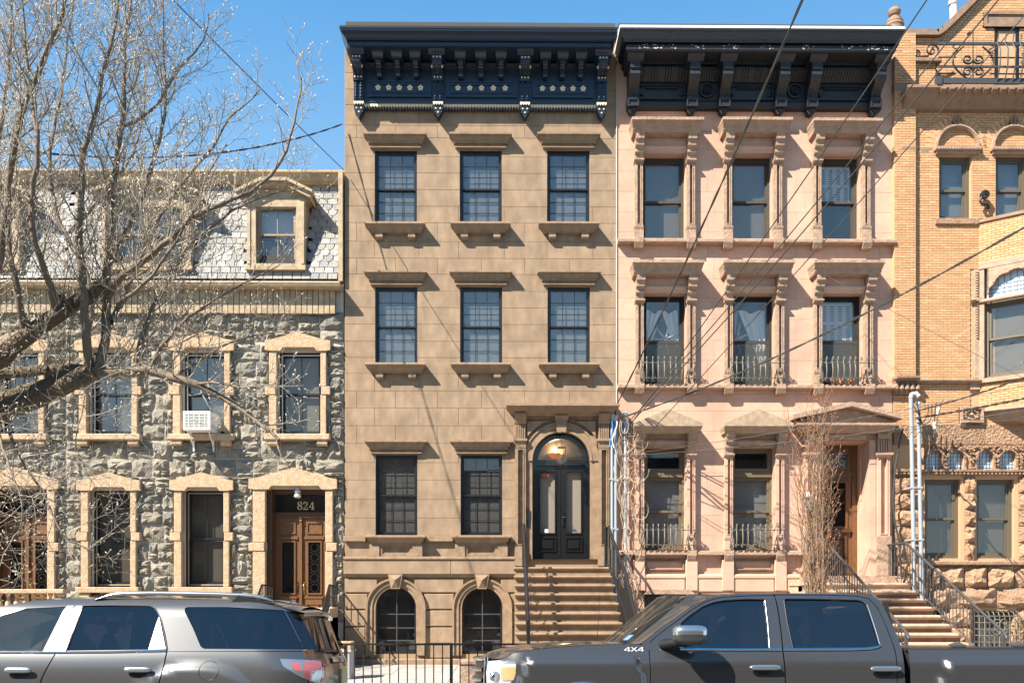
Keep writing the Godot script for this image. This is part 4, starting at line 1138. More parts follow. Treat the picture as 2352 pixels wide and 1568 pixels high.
func make_pink_door(h: Node, d: Rect2) -> void:
	var T: Material = mats.pink_trim
	var s := node("door_surround", h)
	var c := fx(1948, 0.3)
	var yt := fy(948, 1948, 0.5)
	var g := G.new()
	# pediment with raking cornice
	var xl := fx(1822, 0.5); var xr := fx(2073, 0.5); var ya := fy(923, 1948, 0.5); var ye := fy(952, 1948, 0.5)
	g.ext(PackedVector2Array([Vector2(xl, ye - 0.1), Vector2(xl, ye), Vector2(c, ya), Vector2(xr, ye), Vector2(xr, ye - 0.1), Vector2(c, ya - 0.1)]), 0, 0.55)
	g.ext(PackedVector2Array([Vector2(xl + 0.1, ye - 0.12), Vector2(c, ya - 0.1), Vector2(xr - 0.1, ye - 0.12), Vector2(xr - 0.1, ye - 0.2), Vector2(xl + 0.1, ye - 0.2)]), 0, 0.36)
	put("pediment", g, T, s)
	g = G.new()
	var y1 := ye - 0.2
	g.mould([Vector2(0, y1 + 0.02), Vector2(0.52, y1 + 0.02), Vector2(0.52, y1 - 0.03), Vector2(0.46, y1 - 0.07), Vector2(0.38, y1 - 0.13), Vector2(0.34, y1 - 0.16), Vector2(0, y1 - 0.16)], xl + 0.45, xr - 0.45, 0.7, 0.7)
	put("cornice", g, T, s)
	for k in 2:
		var px := fx(1861, 0.1) if k == 0 else fx(2028.5, 0.1)
		var yk := fy(1042, 1948); var yf := fy(1010, 1948)
		g = G.new()
		var yp := fy(1232, 1948)
		g.frame(px - 0.14, yp, px + 0.14, yk - 0.06, 0.07, 0, 0.15, 0.05); g.box(px - 0.07, yp, 0, px + 0.07, yk - 0.1, 0.07)
		g.frame(px - 0.085, yp + 0.04, px + 0.085, yk - 0.11, 0.018, 0, 0.165)
		put("pilaster", g, mats.pink_2, s)
		g = G.new(); g.box(px - 0.16, fy(1322, 1948), 0, px + 0.16, yp, 0.19); put("pedestal", g, T, s)
		g = G.new(); g.mould([Vector2(0, yk), Vector2(0.24, yk), Vector2(0.23, yk - 0.05), Vector2(0.17, yk - 0.09), Vector2(0, yk - 0.09)], px - 0.09, px + 0.09, 0.4, 0.4); put("capital", g, mats.pink_2, s)
		g = G.new(); g.box(px - 0.14, yk, 0, px + 0.14, yf + 0.05, 0.13)
		for j in 5: g.box(px - 0.13 + j * 0.055, yk + 0.01, 0.13, px - 0.095 + j * 0.055, yf, 0.165)
		g.ext_x(PackedVector2Array([Vector2(0, yf), Vector2(0.18, yf), Vector2(0.22, yf + 0.12), Vector2(0.33, yf + 0.25), Vector2(0.36, y1 - 0.16), Vector2(0, y1 - 0.16)]), px - 0.15, px + 0.15)
		put("console", g, T, s)
	# lintel panel over the opening and stepped jambs
	g = G.new()
	var yo := d.end.y
	wall(g, Rect2(fx(1875), yo - 0.02, fx(2016) - fx(1875), y1 - 0.15 - yo), [], 0.08, 0.1)
	g.frame(d.position.x - 0.02, yo + 0.25, d.end.x + 0.02, yo + 0.60, 0.05, 0.08, 0.11)
	g.ext_x(PackedVector2Array([Vector2(0.08, yo + 0.14), Vector2(0.16, yo + 0.12), Vector2(0.12, yo - 0.0), Vector2(0.08, yo)]), d.position.x + 0.1, d.end.x - 0.1)
	put("lintel", g, T, s)
	g = G.new()
	g.box(d.end.x - 0.02, d.position.y, -0.35, d.end.x + 0.12, yo, 0.10); g.box(d.position.x - 0.12, d.position.y, -0.35, d.position.x + 0.02, yo, 0.10)
	put("jamb", g, mats.pink_1, s)
	g = G.new(); g.box(d.position.x, yo - 0.02, -0.6, d.end.x, yo + 0.3, 0.02); g.box(d.end.x - 0.06, d.position.y, -0.6, d.end.x + 0.1, yo, -0.35); g.box(d.position.x - 0.1, d.position.y, -0.6, d.position.x + 0.06, yo, -0.35)
	g.box(d.position.x - 0.1, d.position.y - 0.3, -0.6, d.end.x + 0.1, d.position.y, 0.1)
	put("entry_reveal", g, mats.pink_2, s)
	# wooden door with glass and a numbered transom
	var o := node("front_door", h)
	var z := -0.55
	var x0 := d.position.x + 0.06; var x1 := d.end.x - 0.06; var y0 := d.position.y; var yh := yo - 0.02
	var ytr := fy(1082, 1948)
	g = G.new(); g.frame(x0, y0, x1, yh, 0.12, z - 0.05, z + 0.06, 0.03); g.box(x0 + 0.12, ytr - 0.06, z - 0.04, x1 - 0.12, ytr + 0.06, z + 0.05)
	g.frame(x0 + 0.12, ytr + 0.06, x1 - 0.12, yh - 0.12, 0.10, z - 0.03, z + 0.03)
	put("frame", g, mats.oak, o)
	g = G.new(); g.quad(Vector3(x0 + 0.2, ytr + 0.15, z), Vector3(x0 + 0.2, yh - 0.2, z), Vector3(x1 - 0.2, yh - 0.2, z), Vector3(x1 - 0.2, ytr + 0.15, z)); put("transom_pane", g, mats.pane, o)
	var yg0 := fy(1205, 1948); var yg1 := ytr - 0.2
	g = G.new()
	wall(g, Rect2(x0 + 0.12, y0 + 0.03, x1 - x0 - 0.24, ytr - 0.06 - y0 - 0.03), [Rect2(x0 + 0.27, yg0, x1 - x0 - 0.54, yg1 - yg0)], z + 0.02, 0.06)
	g.frame(x0 + 0.22, yg0 - 0.05, x1 - 0.22, yg1 + 0.05, 0.05, z, z + 0.05)
	put("door_leaf", g, mats.oak, o)
	g = G.new()
	g.box(x0 + 0.16, yg0 - 0.14, z + 0.02, x1 - 0.16, yg0 - 0.06, z + 0.10); g.frame(x0 + 0.24, y0 + 0.25, x1 - 0.24, yg0 - 0.22, 0.06, z + 0.02, z + 0.06); g.fbox(x0 + 0.32, y0 + 0.33, z + 0.02, x1 - 0.32, yg0 - 0.30, z + 0.05, 0.02)
	put("lower_panel", g, mats.oak_dark, o)
	g = G.new(); g.quad(Vector3(x0 + 0.26, yg0, z - 0.01), Vector3(x0 + 0.26, yg1, z - 0.01), Vector3(x1 - 0.26, yg1, z - 0.01), Vector3(x1 - 0.26, yg0, z - 0.01)); put("door_pane", g, mats.pane, o)
	g = G.new(); g.box(x0, y0, z - 0.4, x1, yh, z - 0.38); put("hall_wall", g, mats.room_dark, o)
	lettering(o, "828", Vector3((x0 + x1) / 2, (ytr + yh) / 2 - 0.12, z + 0.008), 0.21, mats.brass)

func lettering(parent: Node, text: String, at: Vector3, tall: float, m: Material, face := "Droid Serif", called := "numerals") -> MeshInstance3D:
	var t := TextMesh.new()
	var f := SystemFont.new(); f.font_names = PackedStringArray([face])
	t.font = f; t.text = text; t.font_size = 64; t.pixel_size = tall / 46.0; t.depth = 0.006
	t.horizontal_alignment = HORIZONTAL_ALIGNMENT_CENTER; t.vertical_alignment = VERTICAL_ALIGNMENT_CENTER
	var o := put(called, t, m, parent, at)
	return o

func make_pink_cornice(h: Node, X0: float, X1: float) -> void:
	var co := h
	var M: Material = mats.old_black
	var p := 0.92
	var yt := fy(64, 1750, p); var yf1 := fy(97, 1750, 0.8); var yf0 := fy(117, 1750, 0.78)
	var XL := fx(1423, p) + p; var XR := fx(2081, p) - p
	var xa := fx(1455, 0.15) - 0.13; var xb := fx(2013, 0.15) + 0.13
	var g := G.new()
	g.box(XL - p + 0.01, yt + 0.0, -0.3, XR + p - 0.01, yt + 0.055, p - 0.01)
	put("flashing", g, mats.white_flashing, co)
	g = G.new()
	g.mould([Vector2(0, yt), Vector2(p, yt), Vector2(p, yt - 0.04), Vector2(p - 0.02, yt - 0.08), Vector2(p - 0.07, yt - 0.2), Vector2(p - 0.10, yt - 0.26), Vector2(p - 0.10, yt - 0.285), Vector2(0.82, yf1), Vector2(0.78, yf1 - 0.02), Vector2(0.78, yf0 + 0.03), Vector2(0.75, yf0), Vector2(0.12, yf0), Vector2(0.12, yf0 - 0.03)], XL, XR, 0.97, 1.0)
	put("crown_moulding", g, M, co)
	var yb := fy(250, 1750, 0.12)
	g = G.new(); g.box(xa, yb, -0.02, xb, yf0, 0.10)
	g.mould([Vector2(0.1, yb + 0.17), Vector2(0.14, yb + 0.17), Vector2(0.17, yb + 0.12), Vector2(0.17, yb + 0.06), Vector2(0.13, yb), Vector2(0.1, yb)], xa, xb, 0, 0)
	put("frieze", g, M, co)
	var bx := [1454.5, 1590, 1664.5, 1794, 1866, 2012].map(func(u): return fx(u, 0.25))
	var yc1 := fy(150, 1750, 0.3); var yc0 := fy(179, 1750, 0.3)
	for k in 5:
		var a: float = bx[k] + 0.11; var b: float = bx[k + 1] - 0.11
		g = G.new()
		g.mould([Vector2(0.1, yc1 + 0.18), Vector2(0.5, yc1 + 0.18), Vector2(0.48, yc1 + 0.12), Vector2(0.36, yc1 + 0.06), Vector2(0.34, yc1), Vector2(0.1, yc1)], a, b, 0, 0)
		put("bed_mould", g, M, co)
		# bulging fluted band
		g = G.new()
		var n := 18 if b - a > 0.9 else 9
		for i in n:
			var l := lerpf(a, b, float(i) / n) + 0.006; var r := lerpf(a, b, float(i + 1) / n) - 0.006
			if k in [0, 2] and i % 5 in [2, 3]: r += 0.012
			g.ext_x(PackedVector2Array([Vector2(0.1, yc1), Vector2(0.30, yc1), Vector2(0.33, yc1 - 0.06), Vector2(0.32, yc1 - 0.13), Vector2(0.27, yc1 - 0.19), Vector2(0.20, yc0 + 0.05), Vector2(0.15, yc0), Vector2(0.1, yc0)]), l, r)
		put("fluted_band", g, M, co)
		g = G.new()
		var p1 := fy(188, 1750, 0.12); var p0 := fy(230, 1750, 0.12)
		if b - a > 0.9:
			g.frame(a + 0.02, p0, b - 0.02, p1, 0.03, 0.09, 0.14)
			for i in 3: g.box(a + 0.16 + i * 0.02, p1 - 0.10 - i * 0.035, 0.09, b - 0.16 - i * 0.02, p1 - 0.085 - i * 0.035, 0.155)
			for s in [a + 0.1, b - 0.1]:
				g.lathe([Vector2(0.04, -0.03), Vector2(0.045, 0), Vector2(0.0, 0.05)], Vector3(s, p0 + 0.12, 0.11), 8)
				g.lathe([Vector2(0.04, -0.03), Vector2(0.045, 0), Vector2(0.0, 0.05)], Vector3(s, p1 - 0.1, 0.11), 8)
			put("frieze_panel", g, M, co)
		else:
			var c := Vector2((a + b) / 2, (p0 + p1) / 2)
			g.ring(c.x, c.y, 0.13, 0.165, 0, TAU, 0.09, 0.15, 20)
			for i in 10:
				var w := TAU * i / 10
				g.tube(PackedVector3Array([Vector3(c.x + cos(w) * 0.03, c.y + sin(w) * 0.03, 0.12), Vector3(c.x + cos(w) * 0.1, c.y + sin(w) * 0.1, 0.14)]), 0.012, 0.024, 5, true)
			put("medallion", g, M, co)
	for x: float in bx:
		var br := node("cornice_bracket", co)
		var w := 0.22
		var y0 := yf0 - 0.003
		g = G.new()
		g.mould([Vector2(0.1, y0), Vector2(0.72, y0), Vector2(0.71, y0 - 0.04), Vector2(0.63, y0 - 0.09), Vector2(0.60, y0 - 0.12), Vector2(0.1, y0 - 0.12)], x - 0.1, x + 0.1, 0.12, 0.12)
		g.ext_x(PackedVector2Array([Vector2(0.1, y0 - 0.12), Vector2(0.60, y0 - 0.12), Vector2(0.61, y0 - 0.26), Vector2(0.57, y0 - 0.28), Vector2(0.59, y0 - 0.38), Vector2(0.55, y0 - 0.46), Vector2(0.42, y0 - 0.53), Vector2(0.32, y0 - 0.58), Vector2(0.27, y0 - 0.66), Vector2(0.25, yb + 0.14), Vector2(0.1, yb + 0.14)]), x - w / 2, x + w / 2)
		put("scroll", g, M, br)
		g = G.new()
		for i in 4: g.box(x - 0.095 + i * 0.055, yb + 0.20, 0.2, x - 0.07 + i * 0.055, y0 - 0.62, 0.29)
		g.frame(x - 0.125, yb - 0.03, x + 0.125, yb + 0.14, 0.03, 0.02, 0.29); g.box(x - 0.1, yb, 0.02, x + 0.1, yb + 0.12, 0.26)
		put("fluting", g, M, br)
		g = G.new()
		for i in 12:
			var a := TAU * i / 12
			g.tube(PackedVector3Array([Vector3(x, yb - 0.06, 0.22), Vector3(x + cos(a) * 0.1, yb - 0.06 + sin(a) * 0.1, 0.19)]), 0.02, 0.022, 4, true)
		g.ring(x, yb - 0.06, 0.0, 0.09, 0, TAU, 0.02, 0.2, 12)
		put("rosette", g, M, br)
	# flaking paint on the fascia
	g = G.new()
	for i in 90:
		var u: float = [1478, 1495, 1512, 1540, 1676, 1690, 1760, 2010, 2028, 1990, 1605, 1860, 1950][i % 13] + rnd(-16, 16)
		var x := fx(u, 0.78); var y := rnd(yf0 + 0.04, yf1 - 0.04); var s := rnd(0.006, 0.022)
		var q := PackedVector2Array()
		for k in 6: q.append(Vector2(x, y) + Vector2(cos(TAU * k / 6) * s * rnd(0.6, 1.6), sin(TAU * k / 6) * s * rnd(0.4, 0.9)))
		var z := 0.783 + 0.0008 * (i % 4)
		for k in range(1, 5): g.tri(Vector3(q[0].x, q[0].y, z), Vector3(q[k + 1].x, q[k + 1].y, z), Vector3(q[k].x, q[k].y, z))
	tag(put("flaked_paint", g, mats.paint_chip, co), "", "", "", "stuff")

# ---------- the stone house and its neighbour ----------
var rock_meshes := []
func rock(k: int) -> ArrayMesh:
	# a rock-faced stone one metre square with its face between z = 0 and z = 1
	if rock_meshes.is_empty():
		for i in 14:
			var g := G.new()
			var nx := 5; var ny := 4
			var p := []
			var tilt := Vector2(rnd(-0.35, 0.35), rnd(-0.45, 0.2)); var ridge := rnd(0.3, 0.7)
			for a in nx + 1:
				var col := []
				for b in ny + 1:
					var fx_ := float(a) / nx; var fy_ := float(b) / ny
					var edge := a == 0 or b == 0 or a == nx or b == ny
					var z := rnd(0.0, 0.16) if edge else clampf(0.58 + tilt.x * (fx_ - 0.5) + tilt.y * (fy_ - 0.5) + rnd(-0.36, 0.42) + (0.12 if absf(fy_ - ridge) < 0.2 else 0.0), 0.25, 1.0)
					var j := Vector2.ZERO if edge else Vector2(rnd(-0.07, 0.07), rnd(-0.08, 0.08))
					col.append(Vector3(fx_ + j.x, fy_ + j.y, z))
				p.append(col)
			for a in nx:
				for b in ny:
					if (a + b + i) % 2: g.tri(p[a][b], p[a][b + 1], p[a + 1][b + 1]); g.tri(p[a][b], p[a + 1][b + 1], p[a + 1][b])
					else: g.tri(p[a][b], p[a][b + 1], p[a + 1][b]); g.tri(p[a + 1][b], p[a][b + 1], p[a + 1][b + 1])
			for a in nx:
				for b in [0, ny]: g.quad(p[a][b], p[a + 1][b], Vector3(p[a + 1][b].x, p[a + 1][b].y, -0.3), Vector3(p[a][b].x, p[a][b].y, -0.3))
			for b in ny:
				for a in [0, nx]: g.quad(p[a][b], p[a][b + 1], Vector3(p[a][b + 1].x, p[a][b + 1].y, -0.3), Vector3(p[a][b].x, p[a][b].y, -0.3))
			rock_meshes.append(g.mesh())
	return rock_meshes[k % rock_meshes.size()]

func stone(parent: Node, q: Rect2, z: float, deep: float, m: Material, joint := 0.018, called := "stone") -> void:
	if q.size.x < 0.05 or q.size.y < 0.05: return
	var o := put(called, rock(rng.randi()), m, parent, Vector3(q.position.x + joint / 2, q.position.y + joint / 2, z))
	o.scale = Vector3(q.size.x - joint, q.size.y - joint, deep)

func rubble(parent: Node, r: Rect2, holes: Array, z: float) -> void:
	# broken-range ashlar
	var y := r.end.y
	while y > r.position.y + 0.05:
		var ht := minf(rnd(0.30, 0.42), y - r.position.y)
		if y - ht - r.position.y < 0.15: ht = y - r.position.y
		var x := r.position.x
		while x < r.end.x - 0.02:
			var w := minf(rnd(0.34, 0.60), r.end.x - x)
			if r.end.x - x - w < 0.2: w = r.end.x - x
			var cell := []
			var kind := rng.randf()
			if kind < 0.28: cell = [Rect2(x, y - ht, w, ht)]
			elif kind < 0.62:
				var s := rnd(0.38, 0.62) * ht
				cell = [Rect2(x, y - ht, w, s), Rect2(x, y - ht + s, w, ht - s)]
			else:
				var s := rnd(0.36, 0.64) * ht; var a := rnd(0.35, 0.65) * w
				if rng.randf() < 0.5: cell = [Rect2(x, y - ht, a, s), Rect2(x + a, y - ht, w - a, s), Rect2(x, y - ht + s, w, ht - s)]
				else: cell = [Rect2(x, y - ht, a, ht), Rect2(x + a, y - ht, w - a, s), Rect2(x + a, y - ht + s, w - a, ht - s)]
			for c: Rect2 in cell:
				for q: Rect2 in cut(c, holes): stone(parent, q, z + 0.006, rnd(0.07, 0.13), mats["trap_%d" % rng.randi_range(0, 5)])
			x += w
		y -= ht

func stone_surround(h: Node, o: Rect2, rise: float, door := false) -> Node3D:
	# sandstone jambs with ears, a low-gabled head with shouldered corners, and a sill on two blocks
	var S: Material = mats.sandstone
	var s := node("sandstone_surround", h)
	var x0 := o.position.x; var x1 := o.end.x; var c := (x0 + x1) / 2
	var L := x0 - 0.17 if not door else x0 - 0.28; var R := x1 + 0.13 if not door else x1 + 0.17
	var yo := o.end.y
	var oh := 0.09
	var g := G.new()
	var zf := 0.15
	g.ext(PackedVector2Array([Vector2(L - oh, yo - 0.01), Vector2(L - oh, yo + 0.20), Vector2(L + 0.05, yo + 0.22), Vector2(c - 0.02, yo + 0.22 + rise), Vector2(R - 0.05, yo + 0.22), Vector2(R + oh, yo + 0.20), Vector2(R + oh, yo - 0.01), Vector2(R - 0.03, yo - 0.03), Vector2(x1 - 0.08, yo - 0.03), Vector2(x1 - 0.14, yo + 0.05), Vector2(x0 + 0.14, yo + 0.05), Vector2(x0 + 0.08, yo - 0.03), Vector2(L + 0.03, yo - 0.03)]), -0.04, zf)
	put("head", g, S, s)
	var ym := o.position.y + o.size.y * 0.515
	for k in 2:
		var a := L if k == 0 else x1; var b := x0 if k == 0 else R
		g = G.new(); g.fbox(a, ym + 0.10, -0.05, b, yo - 0.035, 0.12, 0.012); put("jamb_stone", g, S, s)
		g = G.new(); g.fbox(a - (oh if k == 0 else -0.02), ym - 0.09, -0.05, b + (oh if k == 1 else -0.02), ym + 0.095, 0.135, 0.012); put("ear_stone", g, S, s)
		g = G.new(); g.fbox(a, o.position.y, -0.05, b, ym - 0.095, 0.12, 0.012); put("jamb_stone", g, S, s)
	if not door:
		g = G.new(); g.fbox(L - oh, o.position.y - 0.13, -0.05, R + oh, o.position.y, 0.2, 0.012); put("sill", g, S, s)
		for k in 2:
			var bx := L - 0.02 if k == 0 else R - 0.20
			g = G.new(); g.ext_x(PackedVector2Array([Vector2(-0.05, o.position.y - 0.13), Vector2(0.16, o.position.y - 0.13), Vector2(0.16, o.position.y - 0.22), Vector2(0.11, o.position.y - 0.26), Vector2(-0.05, o.position.y - 0.26)]), bx, bx + 0.22); put("sill_block", g, S, s)
	return s

func surround_hole(o: Rect2, rise: float, door := false) -> Array:
	var L := o.position.x - (0.28 if door else 0.17); var R := o.end.x + (0.17 if door else 0.13)
	var low := o.position.y - (0.0 if door else 0.13)
	return [Rect2(L, low, R - L, o.end.y + 0.12 - low), Rect2(L - 0.09, o.end.y - 0.02, R - L + 0.18, 0.22), Rect2(L + 0.25, o.end.y + 0.2, R - L - 0.5, rise * 0.7)]

func make_stone_house() -> void:
	for k in 2:
		var h: Node3D
		if k == 0: h = thing("stone_house", "rough grey stone house with slate mansard, sandstone window surrounds and number 824", "house")
		else: h = thing("stone_house", "neighbouring grey stone house at the left edge, mostly hidden by branches", "house")
		var X0 := fx(150) if k == 0 else -16.5
		var X1 := fx(788.5) if k == 0 else fx(150)
		var ops := []
		var doors := []
		if k == 0:
			for q in [[203, 306], [418, 518], [638, 738]]: ops.append(area(q[0], 806, q[1], 999))
			for q in [[207.6, 303], [420.5, 516]]: ops.append(area(q[0], 1125, q[1], 1348))
			doors.append(area(612, 1122, 749, 1400))
		else:
			ops.append(area(-8, 806, 93, 999))
			doors.append(area(-24, 1122, 113, 1400))
		var ytop := fy(716, 500)
		var g := G.new()
		wall(g, Rect2(X0, 0.1, X1 - X0, ytop + 0.75 - 0.1), ops + doors, -0.012, 0.35)
		put("mortar_bed", g, mats.mortar, h)
		body(h, X0, X1, 0.1, fy(650, 500), mats.mortar, mats.tar, mats.room_dark, -1.0)
		var holes := []
		for o in ops: holes += surround_hole(o, 0.16)
		for d in doors: holes += surround_hole(d, 0.24, true)
		rubble(h, Rect2(maxf(X0, -12.5), fy(1430, 500), X1 - maxf(X0, -12.5), ytop - fy(1430, 500)), holes, -0.02)
		for i in ops.size():
			var o: Rect2 = ops[i]
			stone_surround(h, o, 0.16)
			var low := i >= 3
			var w := sash_window(h, o, -0.17, 0.055, mats.black_frame, mats.pane if low or i == 2 else mats.pane_sky, mats.screen_brown if low else mats.screen_grey, 2, 1, 0.5, 0.05, 0.06)
			g = G.new(); g.frame(o.position.x + 0.05, o.position.y + 0.04, o.end.x - 0.01, o.end.y - 0.05, 0.022, -0.17, -0.155); put("storm_frame", g, mats.white_metal if not low else mats.tan_paint, w)
		for d in doors:
			stone_surround(h, d, 0.24, true)
			oak_door(h, d, k == 0)
		mansard(h, X0, X1, k)
		rebase(h, Vector3((X0 + X1) / 2, 0.19, 0))

func oak_door(h: Node, d: Rect2, numbered: bool) -> void:
	var o := node("oak_front_door", h)
	var z := -0.30
	var x0 := d.position.x + 0.05; var x1 := d.end.x; var y0 := d.position.y; var yh := d.end.y - 0.10
	var mid := (d.position.x + d.end.x) / 2
	var g := G.new()
	g.box(d.position.x, y0, z - 0.1, x0 + 0.06, d.end.y, -0.04); g.box(x1 - 0.03, y0, z - 0.1, x1, d.end.y, -0.1)
	g.box(x0, yh, z - 0.1, x1, d.end.y + 0.06, z + 0.12)
	var yt0 := fy(1174, mid * 102 + 1156); var yt1 := fy(1140, mid * 102 + 1156)
	g.box(x0 + 0.06, yt0 - 0.12, z - 0.08, x1 - 0.03, yt0, z + 0.05)
	put("frame", g, mats.oak_dark, o)
	g = G.new(); g.quad(Vector3(x0 + 0.06, yt0, z), Vector3(x0 + 0.06, yh, z), Vector3(x1 - 0.03, yh, z), Vector3(x1 - 0.03, yt0, z)); put("transom_pane", g, mats.pane, o)
	g = G.new(); g.box(x0, y0, z - 0.30, x1, d.end.y, z - 0.28); put("hall_wall", g, mats.room_dark, o)
	if numbered: lettering(o, "824", Vector3(fx(695), (yt0 + yt1) / 2 - 0.02, z + 0.006), 0.175, mats.gold)
	var top := yt0 - 0.12
	var w := (x1 - 0.03 - x0 - 0.06) / 2
	for k in 2:
		var a := x0 + 0.06 + k * w + 0.004; var b := a + w - 0.008
		var leaf := o
		var gl := Rect2(a + 0.16, top - 1.72, w - 0.32, 1.16)
		g = G.new()
		wall(g, Rect2(a, y0, b - a, top - y0), [gl], z + 0.0, 0.06)
		g.frame(gl.position.x - 0.03, gl.position.y - 0.03, gl.end.x + 0.03, gl.end.y + 0.03, 0.03, z, z + 0.03)
		g.box(a + 0.07, gl.end.y + 0.07, z, b - 0.07, gl.end.y + 0.13, z + 0.035)
		g.frame(a + 0.12, gl.end.y + 0.19, b - 0.12, top - 0.10, 0.03, z, z + 0.022)
		g.box(a + 0.08, gl.position.y - 0.12, z, b - 0.08, gl.position.y - 0.07, z + 0.06); g.box(a + 0.11, gl.position.y - 0.26, z, b - 0.11, gl.position.y - 0.12, z + 0.045)
		g.frame(a + 0.11, y0 + 0.12, b - 0.11, gl.position.y - 0.34, 0.035, z, z + 0.025); g.fbox(a + 0.18, y0 + 0.19, z, b - 0.18, gl.position.y - 0.41, z + 0.03, 0.02)
		put("door_leaf", g, mats.oak, leaf)
		g = G.new(); g.quad(Vector3(gl.position.x, gl.position.y, z - 0.03), Vector3(gl.position.x, gl.end.y, z - 0.03), Vector3(gl.end.x, gl.end.y, z - 0.03), Vector3(gl.end.x, gl.position.y, z - 0.03)); put("pane", g, mats.pane, leaf)
		g = G.new()
		# scrolled iron grille
		for j in 5:
			var cy := lerpf(gl.position.y + 0.12, gl.end.y - 0.12, j / 4.0); var cx := gl.get_center().x
			g.ring(cx, cy, 0.085, 0.098, 0, TAU, z - 0.012, z + 0.004, 14)
			for sx in [-1.0, 1.0]:
				for sy in [-1.0, 1.0]:
					var p := PackedVector3Array()
					for i in 12:
						var t := i * 0.45; var rr := 0.06 - i * 0.0042
						p.append(Vector3(cx + sx * (gl.size.x / 2 - 0.065 + sin(t) * rr), cy + sy * (0.06 + cos(t) * rr), z - 0.004))
					g.tube(p, 0.007, 0.006, 3)
		g.frame(gl.position.x, gl.position.y, gl.end.x, gl.end.y, 0.014, z - 0.012, z + 0.004)
		put("iron_grille", g, mats.bronze, leaf)
		g = G.new(); var hx := b - 0.06 if k == 0 else a + 0.06
		g.box(hx - 0.025, gl.position.y - 0.02, z, hx + 0.025, gl.position.y + 0.26, z + 0.015); g.tube(PackedVector3Array([Vector3(hx, gl.position.y + 0.05, z + 0.02), Vector3(hx, gl.position.y + 0.08, z + 0.06), Vector3(hx, gl.position.y + 0.18, z + 0.06), Vector3(hx, gl.position.y + 0.21, z + 0.02)]), 0.012, 0.012, 5)
		put("handle", g, mats.bronze if k == 0 else mats.brass, leaf)
	g = G.new(); g.box(x0 + 0.05 + w - 0.025, y0, z + 0.002, x0 + 0.05 + w + 0.035, top - 0.06, z + 0.05); g.lathe([Vector2(0.05, 0), Vector2(0.03, 0.03), Vector2(0.045, 0.07)], Vector3(x0 + 0.06 + w, top - 0.08, z + 0.03), 8); put("astragal", g, mats.oak, o)

